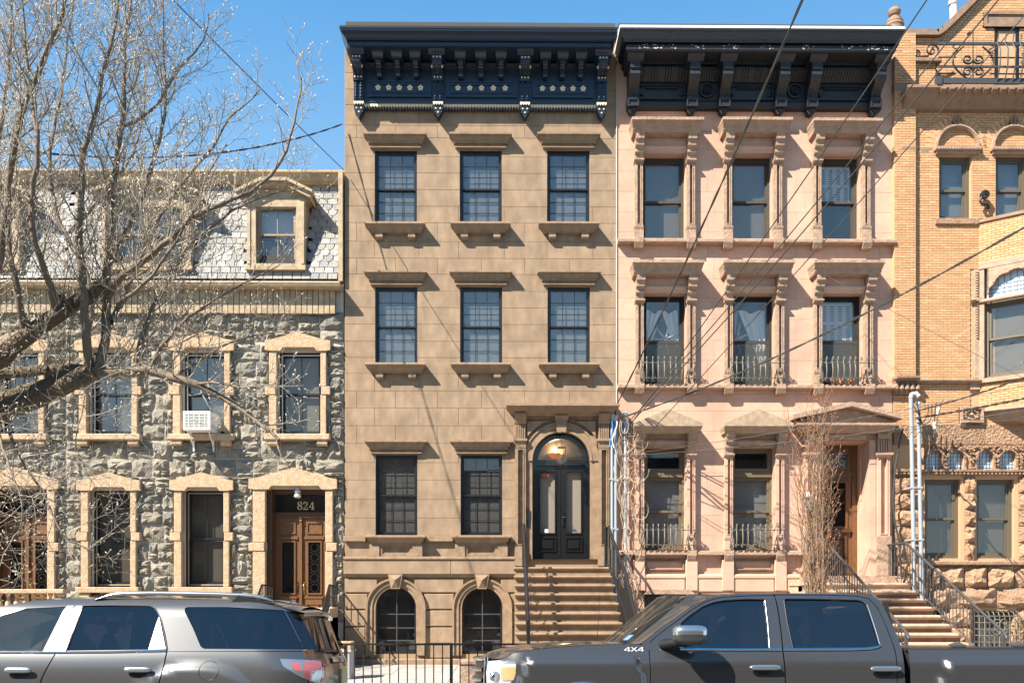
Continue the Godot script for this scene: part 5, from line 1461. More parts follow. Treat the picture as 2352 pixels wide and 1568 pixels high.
func mansard(h: Node, X0: float, X1: float, which: int) -> void:
	var zt := -0.62
	var T: Material = mats.tan_paint
	var yl := fy(642, 500, 0.0); var yu := fy(424, 500, zt)
	var g := G.new()
	var ytop := fy(394, 500, zt + 0.2); var ytb := fy(414, 500, zt + 0.2)
	g.mould([Vector2(0, ytop), Vector2(0.32, ytop), Vector2(0.32, ytop - 0.05), Vector2(0.25, ytop - 0.1), Vector2(0.22, ytb), Vector2(0.14, ytb - 0.02), Vector2(0.14, yu - 0.04), Vector2(0, yu - 0.04)], X0, X1, 0, 0)
	var o := put("roof_cornice", g, T, h); o.position.z = zt
	g = G.new(); g.box(X0, ytop - 0.02, -4.0, X1, ytop, zt + 0.05); put("flat_roof", g, mats.tar, h)
	var dirn := Vector3(0, yu - yl, zt - 0.0); var L := dirn.length(); dirn = dirn / L
	var nrm := Vector3(0, -dirn.z, dirn.y)
	g = G.new(); g.quad(Vector3(X0, yl - 0.1, 0.03), Vector3(X0, yu, zt), Vector3(X1, yu, zt), Vector3(X1, yl - 0.1, 0.03)); put("roof_boarding", g, mats.slate_back, h)
	# dormers
	var ds := []
	if which == 0: ds = [[338.0, 103.0, 2, true], [634.0, 67.0, 1, true]]
	else: ds = [[-32.0, 80.0, 1, true]]
	var foot := []
	for d in ds:
		dormer(h, d[0], d[1], d[2])
		foot.append([fx(d[0] - d[1] - 2), fx(d[0] + d[1] + 2)])
	# slates
	var rowh := 0.15
	var n := int(L / rowh)
	var sw := 0.215
	var rect := G.new(); rect.box(-0.5, 0, 0, 0.5, 1, 1)
	var hex := G.new(); hex.ext(PackedVector2Array([Vector2(-0.5, 0.35), Vector2(-0.24, 0), Vector2(0.24, 0), Vector2(0.5, 0.35), Vector2(0.5, 1), Vector2(-0.5, 1)]), 0, 1)
	var rm := rect.mesh(); var hm := hex.mesh()
	var spots := []
	for j in n + 1:
		var x := X1 - 0.02 - (0.0 if j % 2 else sw / 2)
		while x > maxf(X0, -12.6):
			var w := sw * rnd(0.9, 1.05)
			var s := j * rowh
			var inside := false
			for f in foot:
				if x - w / 2 > f[0] and x - w / 2 < f[1] and s < L - 0.42 and s > 0.1: inside = true
			if not inside: spots.append([x - w / 2, s, w, j])
			x -= w
	spots.sort_custom(func(a, b): return a[0] > b[0])
	var rest := G.new()
	var ang := atan2(-zt, yu - yl)
	for i in spots.size():
		var q = spots[i]
		var is_hex: bool = q[3] % 7 in [3, 4, 5]
		var base: Vector3 = Vector3(q[0], yl, 0.0) + dirn * q[1] + nrm * 0.035
		var M: Material = mats["slate_%d" % rng.randi_range(0, 4)]
		var lift := ang + 0.0
		if i < 290:
			var m := put("slate", hm if is_hex else rm, M, h, base)
			m.rotation.x = -ang - 0.07 + rnd(-0.012, 0.012); m.rotation.z = rnd(-0.012, 0.012)
			m.scale = Vector3(q[2] - 0.018, rowh * 1.5, 0.014)
		else:
			var b := Basis(Vector3.RIGHT, -ang - 0.07 + rnd(-0.012, 0.012)).scaled_local(Vector3(q[2] - 0.018, rowh * 1.5, 0.014))
			var src: G = hex if is_hex else rect
			for k in range(0, src.v.size(), 3): rest.tri(base + b * src.v[k], base + b * src.v[k + 1], base + b * src.v[k + 2])
	if rest.v.size(): tag(put("more_slates", rest, mats.slate_1, h), "", "", "", "stuff")
	# eaves: gutter, board fascia
	var yg := fy(645, 500, 0.35)
	g = G.new()
	g.mould([Vector2(0, yg), Vector2(0.36, yg), Vector2(0.37, yg - 0.03), Vector2(0.34, yg - 0.10), Vector2(0.28, yg - 0.12), Vector2(0, yg - 0.12)], X0, X1 - (0.02 if which == 0 else 0.0), 0, 0)
	put("gutter", g, T, h)
	var y1 := yg - 0.12; var y0 := fy(719, 500, 0.13)
	var xe := fx(769, 0.13) if which == 0 else X1
	g = G.new(); g.box(X0, y0, -0.05, xe, y1, 0.09); put("fascia_backing", g, mats.tan_dark, h)
	var bw := 0.126; var x := xe
	while x > maxf(X0, -12.4) + 0.02:
		var b := G.new(); b.fbox(x - bw + 0.014, y0 + rnd(-0.004, 0.004), 0.05, x, y1, 0.125, 0.006)
		put("fascia_board", b, T, h)
		x -= bw
	if which == 0:
		g = G.new(); g.box(X1 - 0.10, yl - 0.05, -0.65, X1 - 0.002, yu, 0.10); put("end_board", g, T, h)

func dormer(h: Node, u: float, half: float, lights: int) -> void:
	var T: Material = mats.tan_paint
	var o := node("dormer", h)
	var x0 := fx(u - half); var x1 := fx(u + half); var c := (x0 + x1) / 2
	var y0 := fy(612, u); var ye := fy(455, u)
	var jw := 0.20
	var op := Rect2(x0 + jw, fy(607, u), x1 - x0 - 2 * jw, fy(464, u) - fy(607, u))
	var g := G.new()
	g.frame(x0, y0, x1, ye, jw, -0.12, 0.03, 0.06)
	g.box(x0 - 0.02, y0 - 0.1, -0.2, x1 + 0.02, y0, 0.10)
	g.box(x0 + 0.02, op.position.y, -0.12, x0 + 0.08, op.end.y, 0.05); g.box(x1 - 0.08, op.position.y, -0.12, x1 - 0.02, op.end.y, 0.05)
	put("dormer_front", g, T, o)
	g = G.new(); g.box(x0, y0, -1.2, x0 + 0.08, ye, -0.1); g.box(x1 - 0.08, y0, -1.2, x1, ye, -0.1); put("cheek", g, mats.tan_dark, o)
	# low gabled hood with a moulded edge
	var zf := 0.24
	var yb := fy(452, u, zf); var ys := fy(434, u, zf); var ya := fy(406, u, zf)
	var hx := (x1 - x0) / 2 + 0.20
	g = G.new()
	g.ext(PackedVector2Array([Vector2(c - hx, ys), Vector2(c - hx * 0.35, ya), Vector2(c + hx * 0.35, ya), Vector2(c + hx, ys), Vector2(c + hx, ys - 0.06), Vector2(c + hx * 0.33, ya - 0.07), Vector2(c - hx * 0.33, ya - 0.07), Vector2(c - hx, ys - 0.06)]), -1.3, zf)
	g.ext(PackedVector2Array([Vector2(c - hx + 0.05, ys - 0.06), Vector2(c - hx * 0.33, ya - 0.07), Vector2(c + hx * 0.33, ya - 0.07), Vector2(c + hx - 0.05, ys - 0.06), Vector2(c + hx - 0.07, ys - 0.14), Vector2(c + hx * 0.30, ya - 0.15), Vector2(c - hx * 0.30, ya - 0.15), Vector2(c - hx + 0.07, ys - 0.14)]), -1.3, zf - 0.07)
	put("hood", g, mats.tan_paint, o)
	g = G.new()
	g.ext(PackedVector2Array([Vector2(x0, ye - 0.04), Vector2(c - hx + 0.12, ys - 0.10), Vector2(c - hx * 0.33, ya - 0.12), Vector2(c + hx * 0.33, ya - 0.12), Vector2(c + hx - 0.12, ys - 0.10), Vector2(x1, ye - 0.04)]), -1.2, 0.0)
	put("tympanum", g, T, o)
	for k in lights:
		var w := op.size.x / lights
		sash_window(h, Rect2(op.position.x + k * w + 0.01, op.position.y, w - 0.02, op.size.y), -0.06, 0.035, mats.tan_dark, mats.pane_sky, mats.sheer_pale, 2, 1, 0.5, 0.04, 0.12, "dormer_window")

# ---------- the yellow brick house ----------
const BW := 0.172
const BH := 0.057
var brick_list := []      # [Transform3D, width share]
func bricks(r: Rect2, holes: Array, z: float, base := Transform3D.IDENTITY) -> void:
	# running bond; every brick is remembered and laid later
	var rows := int(round(r.size.y / BH)); var bh := r.size.y / rows
	for j in rows:
		var y := r.position.y + j * bh
		var x := r.position.x - (BW * 0.5 if j % 2 else 0.0)
		while x < r.end.x - 0.01:
			var q := Rect2(maxf(x, r.position.x), y, minf(x + BW, r.end.x) - maxf(x, r.position.x), bh)
			x += BW
			if q.size.x < 0.03: continue
			for c: Rect2 in cut(q, holes):
				if c.size.x < 0.03 or c.size.y < bh * 0.45: continue
				brick_list.append(base * Transform3D(Basis.from_scale(Vector3(c.size.x - 0.009, c.size.y - 0.009, 0.03)), Vector3(c.position.x + 0.0045, c.position.y + 0.0045, z - 0.02 + rnd(-0.0015, 0.0015))))
func lay_bricks(h: Node) -> void:
	var unit := G.new(); unit.fbox(0, 0, 0, 1, 1, 1, 0.02)
	var m := unit.mesh()
	brick_list.sort_custom(func(a, b): return absf(a.origin.y - 6.5) + absf(a.origin.x - 10.0) < absf(b.origin.y - 6.5) + absf(b.origin.x - 10.0))
	for k in mini(290, brick_list.size()):
		var o := put("brick", m, mats["brick_%d" % [0, 0, 1, 2, 3, 4, 1, 0][rng.randi_range(0, 7)]], h)
		o.transform = brick_list[k]
	var mm := MultiMesh.new()
	mm.transform_format = MultiMesh.TRANSFORM_3D; mm.use_colors = true; mm.mesh = m
	mm.instance_count = brick_list.size() - 290
	for k in range(290, brick_list.size()):
		mm.set_instance_transform(k - 290, brick_list[k])
		var c: Color = [Color(0.59, 0.335, 0.17), Color(0.61, 0.35, 0.18), Color(0.55, 0.30, 0.15), Color(0.63, 0.385, 0.21), Color(0.58, 0.32, 0.16)][[0, 0, 1, 2, 3, 4, 1, 0][rng.randi_range(0, 7)]]
		mm.set_instance_color(k - 290, c * rnd(0.92, 1.06))
	var mi := MultiMeshInstance3D.new()
	mi.name = "brickwork"; mi.multimesh = mm; mi.material_override = mats.brick_far
	h.add_child(mi, true); tag(mi, "", "", "", "stuff")

func make_brick_house() -> void:
	var h := thing("brick_house", "yellow brick house with iron balcony, bay window and rough red stone base", "house")
	var XA := fx(2052); var XP := fx(2104, 0.11); var XB := fx(2249); var XE := 15.5
	var S: Material = mats.redstone_smooth
	var ytop := fy(82, 2150); var yc := fy(236, 2200); var y_band1 := fy(976, 2200); var y_band0 := fy(1021, 2200)
	var y_led := fy(1090, 2200)
	var w1 := area(2158, 357, 2232, 503); var w2 := area(2288, 357, 2362, 503)
	var b1 := area(2126, 1100, 2208, 1282); var b2 := area(2245, 1100, 2332, 1282)
	var lights := []
	for u in [2146.5, 2196.5, 2263.5, 2315.5, 2382]: lights.append(area(u - 19, 1034, u + 19, 1084))
	var bal_door := area(2285, 70, 2345, 200)
	bal_door.position.x -= 0.0
	var cell := [area(2118, 1402, 2166, 1500), area(2237, 1402, 2335, 1500)]
	var g := G.new()
	wall(g, Rect2(XA, 0.1, XE - XA, yc - 0.1 + 0.3), [w1, w2, b1, b2] + lights + cell, -0.015, 0.35)
	for l in lights: spandrel(g, l, -0.015, 0.35)
	put("wall", g, mats.brick_mortar, h)
	body(h, XA, XE, 0.1, yc + 0.2, mats.brick_mortar, mats.tar, mats.room_dark)
	# brick fields
	bricks(Rect2(XP, y_band1, XE - XP - 2.5, yc - y_band1), [w1, w2, Rect2(XB + 0.02, fy(950, 2250), 2.2, fy(503, 2250) - fy(950, 2250)), area(2230, 619, 2250, 975)], 0.0)
	g = G.new(); g.box(XA - 0.02, fy(868, 2078), -0.02, XP, fy(83, 2078), 0.095); put("pier", g, mats.brick_mortar, h)
	bricks(Rect2(XA - 0.02, fy(868, 2078), XP - XA + 0.02, fy(83, 2078) - fy(868, 2078)), [area(2040, 199, 2120, 215)], 0.115)
	for q in [[199, 216], [341, 352], [118, 127]]:
		g = G.new(); g.fbox(XA - 0.03, fy(q[1], 2078), -0.02, XP + 0.01, fy(q[0], 2078), 0.125, 0.006); put("stone_band", g, mats.bay_brown, h)
	g = G.new(); g.fbox(XP, fy(352, 2110), -0.02, fx(2147), fy(341, 2110), 0.01, 0.004); put("stone_band", g, mats.bay_brown, h)
	# pier capital
	g = G.new()
	var yk := fy(868, 2078)
	g.mould([Vector2(0, yk), Vector2(0.26, yk), Vector2(0.26, yk - 0.05), Vector2(0.2, yk - 0.09), Vector2(0, yk - 0.09)], XA + 0.06, XP - 0.06, 0.3, 0.3)
	for k in 5: g.lathe([Vector2(0, -0.12), Vector2(0.06, -0.04), Vector2(0.045, 0.05), Vector2(0.02, 0.1), Vector2(0, 0.1)], Vector3(XA + 0.02 + k * 0.12, yk - 0.24, 0.13), 7)
	for s in [XA - 0.02, XP + 0.02]: g.lathe([Vector2(0, -0.05), Vector2(0.05, 0), Vector2(0, 0.05)], Vector3(s, yk - 0.07, 0.2), 8)
	g.box(XA - 0.02, yk - 0.38, -0.02, XP, yk - 0.09, 0.11)
	put("pier_capital", g, mats.bay_brown, h)
	# arched heads over the upper windows
	for w: Rect2 in [w1, w2]:
		var c := Vector2(w.get_center().x + 0.02, fy(340, 2197)); var R := 0.44
		var a := node("window_arch", h)
		g = G.new(); g.ring(c.x, c.y, R, R + 0.07, 0, PI, -0.02, 0.09, 18); g.ring(c.x, c.y, R + 0.02, R + 0.05, 0, PI, 0.09, 0.11, 18); put("moulding", g, mats.pink_trim, a)
		g = G.new()
		for k in 17:
			var t := lerpf(0.06, PI - 0.06, k / 16.0); var d := Vector2(cos(t), sin(t)); var e := Vector2(-d.y, d.x) * 0.033
			var p := c + d * (R + 0.08); var q := c + d * (R + 0.27)
			g.ext(PackedVector2Array([p - e, q - e * 1.25, q + e * 1.25, p + e]), -0.01, 0.014)
		put("voussoirs", g, mats.brick_1, a)
		g = G.new()
		g.box(w.position.x - 0.14, fy(349, 2197), -0.02, w.end.x + 0.18, fy(341, 2197), 0.12); g.box(w.position.x - 0.10, fy(356, 2197), -0.02, w.end.x + 0.14, fy(349, 2197), 0.08)
		for k in 18: g.box(w.position.x - 0.13 + k * 0.062, fy(348, 2197), 0.12, w.position.x - 0.10 + k * 0.062, fy(342.5, 2197), 0.14)
		put("dentil_band", g, mats.pink_trim, a)
		g = G.new()
		var t := c + Vector2(0, R + 0.12)
		for s in [-1.0, 0.0, 1.0]:
			var p := PackedVector3Array()
			for k in 7: p.append(Vector3(t.x + s * (0.03 + 0.06 * sin(k * 0.5)), t.y - 0.06 + k * (0.045 if s == 0.0 else 0.028), 0.08))
			g.tube(p, 0.035 if s == 0.0 else 0.025, 0.01, 5, true)
		g.box(t.x - 0.11, t.y - 0.02, -0.02, t.x + 0.11, t.y + 0.03, 0.07)
		put("fleur_ornament", g, mats.bay_brown, a)
		var win := sash_window(h, w, -0.1, 0.07, mats.window_olive, mats.pane_sky, mats.shade_grey, 1, 1, 0.48, 0.05, 0.08)
		g = G.new(); g.fbox(w.position.x - 0.1, w.position.y - 0.13, -0.02, w.end.x + 0.14, w.position.y, 0.06, 0.008); put("sill", g, S, win)
	# string course and the stone below
	g = G.new(); var ys := fy(874, 2180)
	g.mould([Vector2(0, ys), Vector2(0.13, ys), Vector2(0.13, ys - 0.03), Vector2(0.07, ys - 0.08), Vector2(0, ys - 0.08)], XP, XB, 0, 0); put("string_course", g, mats.bay_brown, h)
	bricks(Rect2(XA, y_band1, XP - XA, fy(908, 2078) - y_band1), [], 0.0)
	for k in 4:
		g = G.new(); var a := lerpf(XA, 13.0, k / 4.0); g.fbox(a + 0.004, y_band0, -0.02, lerpf(XA, 13.0, (k + 1) / 4.0) - 0.004, y_band1 - 0.002, 0.03, 0.006); put("band_block", g, mats["redstone_%d" % (k % 3)], h)
	arcade(h, lights, y_band0, y_led)
	g = G.new()
	g.mould([Vector2(0, y_led + 0.10), Vector2(0.13, y_led + 0.10), Vector2(0.13, y_led + 0.06), Vector2(0.08, y_led + 0.04), Vector2(0.08, y_led), Vector2(0, y_led)], XA, 13.0, 0, 0)
	for k in 54: g.box(XA + 0.01 + k * 0.09, y_led + 0.0, 0.08, XA + 0.055 + k * 0.09, y_led + 0.045, 0.115)
	put("dentil_ledge", g, S, h)
	# rock-faced quoins
	var yb1 := fy(1094, 2150); var yb0 := fy(1291, 2150)
	var vs := [1093, 1132, 1170, 1208, 1246, 1291]
	for q in [[2053, 2119], [2216, 2242], [2340, 2420]]:
		for k in 5:
			var a := fx(q[0]); var b := fx(q[1]) + (0.04 if k % 2 and q[0] == 2053 else 0.0)
			stone(h, Rect2(a, fy(vs[k + 1], 2150), b - a, fy(vs[k], 2150) - fy(vs[k + 1], 2150)), 0.0, 0.14, mats["redstone_%d" % rng.randi_range(0, 2)], 0.02, "quoin")
	for r: Rect2 in [b1, b2]:
		var win := sash_window(h, r, -0.12, 0.07, mats.window_olive, mats.pane, mats.screen_brown, 1, 1, 0.5, 0.05, 0.06)
	g = G.new(); g.fbox(fx(2119), fy(1298, 2200), -0.02, 13.0, fy(1288, 2200), 0.14, 0.02); put("sill_ledge", g, S, h)
	var rows := [[1299, 1349, [2058, 2117, 2161, 2216, 2268, 2330, 2400]], [1349, 1396, [2058, 2124, 2198, 2290, 2400]], [1396, 1440, [2058, 2116]], [1396, 1440, [2168, 2236]], [1396, 1440, [2337, 2400]], [1440, 1490, [2168, 2236]], [1440, 1490, [2337, 2400]], [1440, 1490, [2058, 2116]], [1490, 1530, [2058, 2200, 2300, 2400]]]
	for q in rows:
		for k in q[2].size() - 1:
			var r := area(q[2][k], q[0], q[2][k + 1], q[1])
			stone(h, r, 0.0, rnd(0.16, 0.22), mats["redstone_%d" % rng.randi_range(0, 2)], 0.022, "base_stone")
	for r: Rect2 in cell: basement_grille(h, r)
	balcony(h, XA, XP, bal_door, yc)
	bay(h, XB)
	lay_bricks(h)
	rebase(h, Vector3(12.0, 0.19, 0))

func arcade(h: Node, lights: Array, ytop: float, ybot: float) -> void:
	var T: Material = mats.redstone_1
	var a := h
	var g := G.new()
	for l: Rect2 in lights:
		var c := Vector2(l.get_center().x, l.end.y - l.size.x / 2); var R: float = l.size.x / 2
		g.ring(c.x, c.y, R, R + 0.035, 0, PI, -0.1, 0.06, 14); g.ring(c.x, c.y, R + 0.035, R + 0.06, 0, PI, -0.1, 0.03, 14)
		for s in [-1.0, 1.0]: g.tube(PackedVector3Array([Vector3(c.x + s * (R + 0.025), l.position.y, 0.02), Vector3(c.x + s * (R + 0.025), c.y, 0.02)]), 0.025, 0.025, 7)
	put("arch_mouldings", g, T, a)
	g = G.new()
	for k in 90:
		var x := rnd(fx(2124), fx(2352)); var y := ytop - 0.08 + rnd(-0.05, 0.05)
		if k > 45:
			x = [fx(2171), fx(2231), fx(2290), fx(2346)][k % 4] + rnd(-0.06, 0.06); y = ytop - 0.3 + rnd(-0.28, 0.2)
		g.lathe([Vector2(0, -0.035), Vector2(0.03, -0.01), Vector2(0.032, 0.012), Vector2(0, 0.03)], Vector3(x, y, 0.03 + rnd(0.0, 0.04)), 6)
	g.box(fx(2124), ytop - 0.14, -0.02, 12.6, ytop, 0.02)
	tag(put("carved_leafwork", g, T, a), "", "", "", "stuff")
	for l: Rect2 in lights:
		var w := node("leaded_light", a)
		var c := Vector2(l.get_center().x, l.end.y - l.size.x / 2); var R: float = l.size.x / 2
		g = G.new()
		g.box(l.position.x, l.position.y, -0.10, l.end.x, c.y, -0.09)
		for k in 12:
			var p := PI * k / 12; var q := PI * (k + 1) / 12
			g.tri(Vector3(c.x, c.y, -0.09), Vector3(c.x + cos(p) * R, c.y + sin(p) * R, -0.09), Vector3(c.x + cos(q) * R, c.y + sin(q) * R, -0.09))
		put("glass", g, mats.leaded_glass, w)
		g = G.new()
		for k in 5:
			var x := l.position.x + l.size.x * (k + 0.5) / 5; g.box(x - 0.004, l.position.y, -0.09, x + 0.004, c.y + sqrt(maxf(R * R - pow(x - c.x, 2), 0)), -0.082)
		for k in 6:
			var y := l.position.y + l.size.y * (k + 0.3) / 6; g.box(l.position.x, y - 0.004, -0.09, l.end.x, y + 0.004, -0.083)
		put("lead_came", g, mats.iron_grey, w)
		g = G.new()
		for k in 4:
			var t := PI / 2 * k
			g.tube(PackedVector3Array([Vector3(c.x, c.y - 0.02, -0.078), Vector3(c.x + cos(t) * 0.06, c.y - 0.02 + sin(t) * 0.1, -0.078), Vector3(c.x + cos(t) * 0.03, c.y - 0.02 + sin(t) * 0.15, -0.078)]), 0.02, 0.004, 4)
		put("flower_motif", g, mats.leaded_clear, w)

func basement_grille(h: Node, r: Rect2) -> void:
	var o := node("basement_grille", h)
	var g := G.new()
	g.quad(Vector3(r.position.x, r.position.y, -0.2), Vector3(r.position.x, r.end.y, -0.2), Vector3(r.end.x, r.end.y, -0.2), Vector3(r.end.x, r.position.y, -0.2)); put("pane", g, mats.shade_dark, o)
	var n := int(r.size.x / 0.11)
	for k in n + 1:
		var x := lerpf(r.position.x + 0.03, r.end.x - 0.03, float(k) / n)
		g = G.new(); g.tube(PackedVector3Array([Vector3(x, r.end.y - 0.02, 0.02), Vector3(x, r.end.y - 0.03, 0.14), Vector3(x, r.end.y - 0.15, 0.2), Vector3(x, r.position.y + 0.1, 0.2)]), 0.012, 0.012, 5); put("bar", g, mats.iron_pale, o)
	for k in 6:
		var y := lerpf(r.position.y + 0.12, r.end.y - 0.12, k / 5.0)
		g = G.new(); g.tube(PackedVector3Array([Vector3(r.position.x + 0.02, y, 0.05), Vector3(r.position.x + 0.02, y, 0.2), Vector3(r.end.x - 0.02, y, 0.2), Vector3(r.end.x - 0.02, y, 0.05)]), 0.011, 0.011, 5); put("rail", g, mats.iron_pale, o)
	if r.size.x > 0.7:
		g = G.new()
		var c := r.get_center() + Vector2(0, 0.12)
		for s in [-1.0, 1.0]:
			for t in [-1.0, 1.0]:
				var p := PackedVector3Array()
				for i in 16:
					var w := i * 0.45; var rr := 0.09 - i * 0.005
					p.append(Vector3(c.x + s * (0.09 - cos(w) * rr), c.y + t * (0.1 + sin(w) * rr), 0.225))
				g.tube(p, 0.012, 0.009, 4)
		put("scroll", g, mats.iron_pale, o)

func balcony(h: Node, XA: float, XP: float, door: Rect2, yc: float) -> void:
	var S: Material = mats.bay_brown
	# gable wall behind the balcony
	var zg := -0.25
	var yb := fy(199, 2200)
	var pts := PackedVector2Array([Vector2(fx(2081), yb - 0.2)])
	for q in [[2081, 84], [2152, 84], [2165, 76], [2180, 62], [2250, -8], [2330, -90], [2400, -160], [2480, -90], [2600, 30]]: pts.append(Vector2(fx(q[0], zg), fy(q[1], 2200, zg)))
	pts.append(Vector2(fx(2600), yb - 0.2))
	var g := G.new()
	g.ext(pts, -2.5, zg - 0.015)
	put("gable_wall", g, mats.brick_mortar, h)
	var d := Rect2(fx(2285, zg), fy(200, 2300, zg), fx(2342, zg) - fx(2285, zg), fy(62, 2300, zg) - fy(200, 2300, zg))
	var lint := Rect2(d.position.x - 0.25, d.end.y - 0.02, d.size.x + 0.5, 0.34)
	# bricks of the gable, stepped back under the slope
	var y := yb
	while y < pts[5].y:
		var xl := fx(2083, zg)
		for k in range(1, pts.size() - 3):
			var p := pts[k]; var q := pts[k + 1]
			if q.y > p.y and y + BH > p.y and y + BH <= q.y: xl = maxf(xl, lerpf(p.x, q.x, (y + BH - p.y) / (q.y - p.y)))
		bricks(Rect2(xl + 0.06 + (0.0 if int(y / BH) % 2 else BW / 2) * 0.0, y, 14.2 - xl, BH), [d, lint], zg)
		y += BH
	g = G.new()
	for k in range(1, 6):
		var p := pts[k]; var q := pts[k + 1]
		var nn := Vector2(p.y - q.y, q.x - p.x).normalized() * 0.10
		g.ext(PackedVector2Array([p - nn * 0.3, p + nn, q + nn, q - nn * 0.3]), -2.4, zg + 0.12)
	put("gable_coping", g, S, h)
	g = G.new(); g.box(lint.position.x, lint.position.y, zg - 0.2, lint.end.x, lint.end.y, zg + 0.03); g.frame(lint.position.x, lint.position.y, lint.end.x, lint.end.y, 0.06, zg, zg + 0.06); put("door_lintel", g, S, h)
	sash_window(h, d, zg - 0.0, 0.08, mats.black_frame, mats.pane_sky, mats.shade_grey, 1, 2, 0.5, 0.05, 0.1, "balcony_door")
	# balcony floor and its corbels
	var yf := fy(197, 2200, 0.4)
	g = G.new()
	g.mould([Vector2(-0.3, yf), Vector2(0.45, yf), Vector2(0.45, yf - 0.06), Vector2(0.38, yf - 0.12), Vector2(0.30, yf - 0.22), Vector2(0.12, yf - 0.36), Vector2(0, yf - 0.38)], fx(2084, 0.3), 14.0, 0.12, 0)
	put("balcony_cornice", g, S, h)
	g = G.new()
	for k in 24:
		var x := fx(2160, 0.4) + k * 0.19
		g.ext_x(PackedVector2Array([Vector2(0.2, yf - 0.06), Vector2(0.47, yf - 0.05), Vector2(0.47, yf - 0.10), Vector2(0.38, yf - 0.16), Vector2(0.2, yf - 0.2)]), x, x + 0.11)
	put("modillions", g, S, h)
	# parapet block at the corner with its scrolled ironwork
	var x0 := fx(2083, 0.1); var x1 := fx(2154, 0.1); var yp := fy(141, 2120, 0.1)
	g = G.new(); g.box(x0, yf - 0.01, -0.25, x1, yp, 0.0); put("parapet", g, mats.brick_mortar, h)
	bricks(Rect2(x0, yf, x1 - x0, yp - yf), [], 0.02)
	g = G.new(); g.fbox(x0 - 0.05, yp, -0.3, x1 + 0.1, yp + 0.09, 0.12, 0.01); put("parapet_coping", g, S, h)
	var o := node("iron_railing", h)
	g = G.new()
	for q in [[0.22, 0.09, 0.14], [0.58, 0.16, 0.14]]:
		var p := PackedVector3Array()
		for i in 26:
			var w := -0.4 + i * 0.35; var rr: float = q[1] - i * q[1] * 0.033
			p.append(Vector3(x0 + q[0] + cos(w) * rr, yp + 0.1 + q[1] + sin(w) * rr, 0.08))
		g.tube(p, 0.022, 0.014, 5)
	g.tube(PackedVector3Array([Vector3(x0 + 0.12, yp + 0.11, 0.08), Vector3(x0 + 0.5, yp + 0.13, 0.08), Vector3(x0 + 0.62, yp + 0.36, 0.08), Vector3(x0 + 0.82, yp + 0.52, 0.1)]), 0.02, 0.02, 5)
	put("scroll", g, mats.iron, o)
	var xa := fx(2156, 0.42); var xb := 14.0; var z := 0.42
	var yr := fy(100, 2200, z); var yl := fy(188, 2200, z)
	for q in [[yr, 0.02, 0.03], [yl + 0.02, 0.02, 0.06], [yl + 0.34, 0.014, 0.02]]:
		g = G.new(); g.box(xa, q[0] - q[2], z - q[1], xb, q[0] + q[2], z + q[1]); put("rail", g, mats.iron_grey, o)
	for k in 4:
		var cx := fx(2236, z) + k * 1.55; var cy := (yr + yl) / 2 - 0.06
		g = G.new()
		for s in [-1.0, 1.0]:
			var p := PackedVector3Array()
			for i in 15:
				var t := i / 14.0
				p.append(Vector3(cx + s * (0.03 + 0.42 * sin(t * PI * 0.86)), cy - 0.36 + t * 0.78, z))
			g.tube(p, 0.022, 0.018, 5)
			for t in [-1.0, 1.0]:
				var c := PackedVector3Array()
				for i in 22:
					var w := i * 0.42; var rr := 0.125 - i * 0.0045
					c.append(Vector3(cx + s * (0.12 - cos(w) * rr), cy + t * (0.14 - sin(w) * rr * 0.9), z))
				g.tube(c, 0.024, 0.018, 5)
			for t in [0.18, -0.18]: g.tube(PackedVector3Array([Vector3(cx + s * 0.38, cy + t, z), Vector3(cx + s * 0.77, cy + t, z)]), 0.016, 0.016, 5)
			var e := PackedVector3Array()
			for i in 12: e.append(Vector3(cx + s * (0.40 + 0.06 * sin(i * 0.9)), cy + 0.22 + i * 0.022, z))
			g.tube(e, 0.014, 0.012, 4)
		g.tube(PackedVector3Array([Vector3(cx, yl, z), Vector3(cx, yr + 0.3, z)]), 0.015, 0.012, 5)
		g.lathe([Vector2(0, -0.06), Vector2(0.055, 0), Vector2(0, 0.06)], Vector3(cx - 0.08, yr + 0.22, z), 8)
		put("scroll_panel", g, mats.iron, o)
	for k in 7:
		var x := fx(2290, z) + k * 0.17
		g = G.new(); g.tube(PackedVector3Array([Vector3(x, yl, z + 0.02), Vector3(x, yl + 0.3, z + 0.14), Vector3(x, yr - 0.2, z + 0.16), Vector3(x, yr, z + 0.03), Vector3(x, yr + 0.16, z + 0.08)]), 0.014, 0.014, 5); put("bar", g, mats.iron_grey, o)
	g = G.new(); g.box(xa - 0.05, yf, z - 0.07, xa + 0.07, yl + 0.1, z + 0.05); put("shoe", g, mats.iron_grey, o)
	# finial on the corner of the parapet
	var f := thing("stone_finial", "ribbed red stone finial with a ball top on the parapet beside the gable", "finial", spot(2055, 66, -0.5))
	g = G.new()
	g.lathe([Vector2(0.2, -0.6), Vector2(0.2, -0.02), Vector2(0.20, 0.0), Vector2(0.22, 0.05), Vector2(0.19, 0.10), Vector2(0.20, 0.13), Vector2(0.16, 0.18), Vector2(0.16, 0.21), Vector2(0.09, 0.27)], Vector3.ZERO, 18); put("ribbed_base", g, S, f)
	g = G.new(); g.lathe([Vector2(0.07, 0.26), Vector2(0.12, 0.31), Vector2(0.145, 0.38), Vector2(0.12, 0.45), Vector2(0.06, 0.49), Vector2(0, 0.50)], Vector3.ZERO, 18); put("ball", g, S, f)
	var v := thing("vent_pipe", "white roof vent pipe rising behind the brick gable", "pipe", spot(2194, 60, -2.6))
	g = G.new(); g.tube(PackedVector3Array([Vector3(0.0, -1.5, 0), Vector3(-0.05, 0.95, 0)]), 0.085, 0.085, 12); put("pipe", g, mats.white_metal, v)
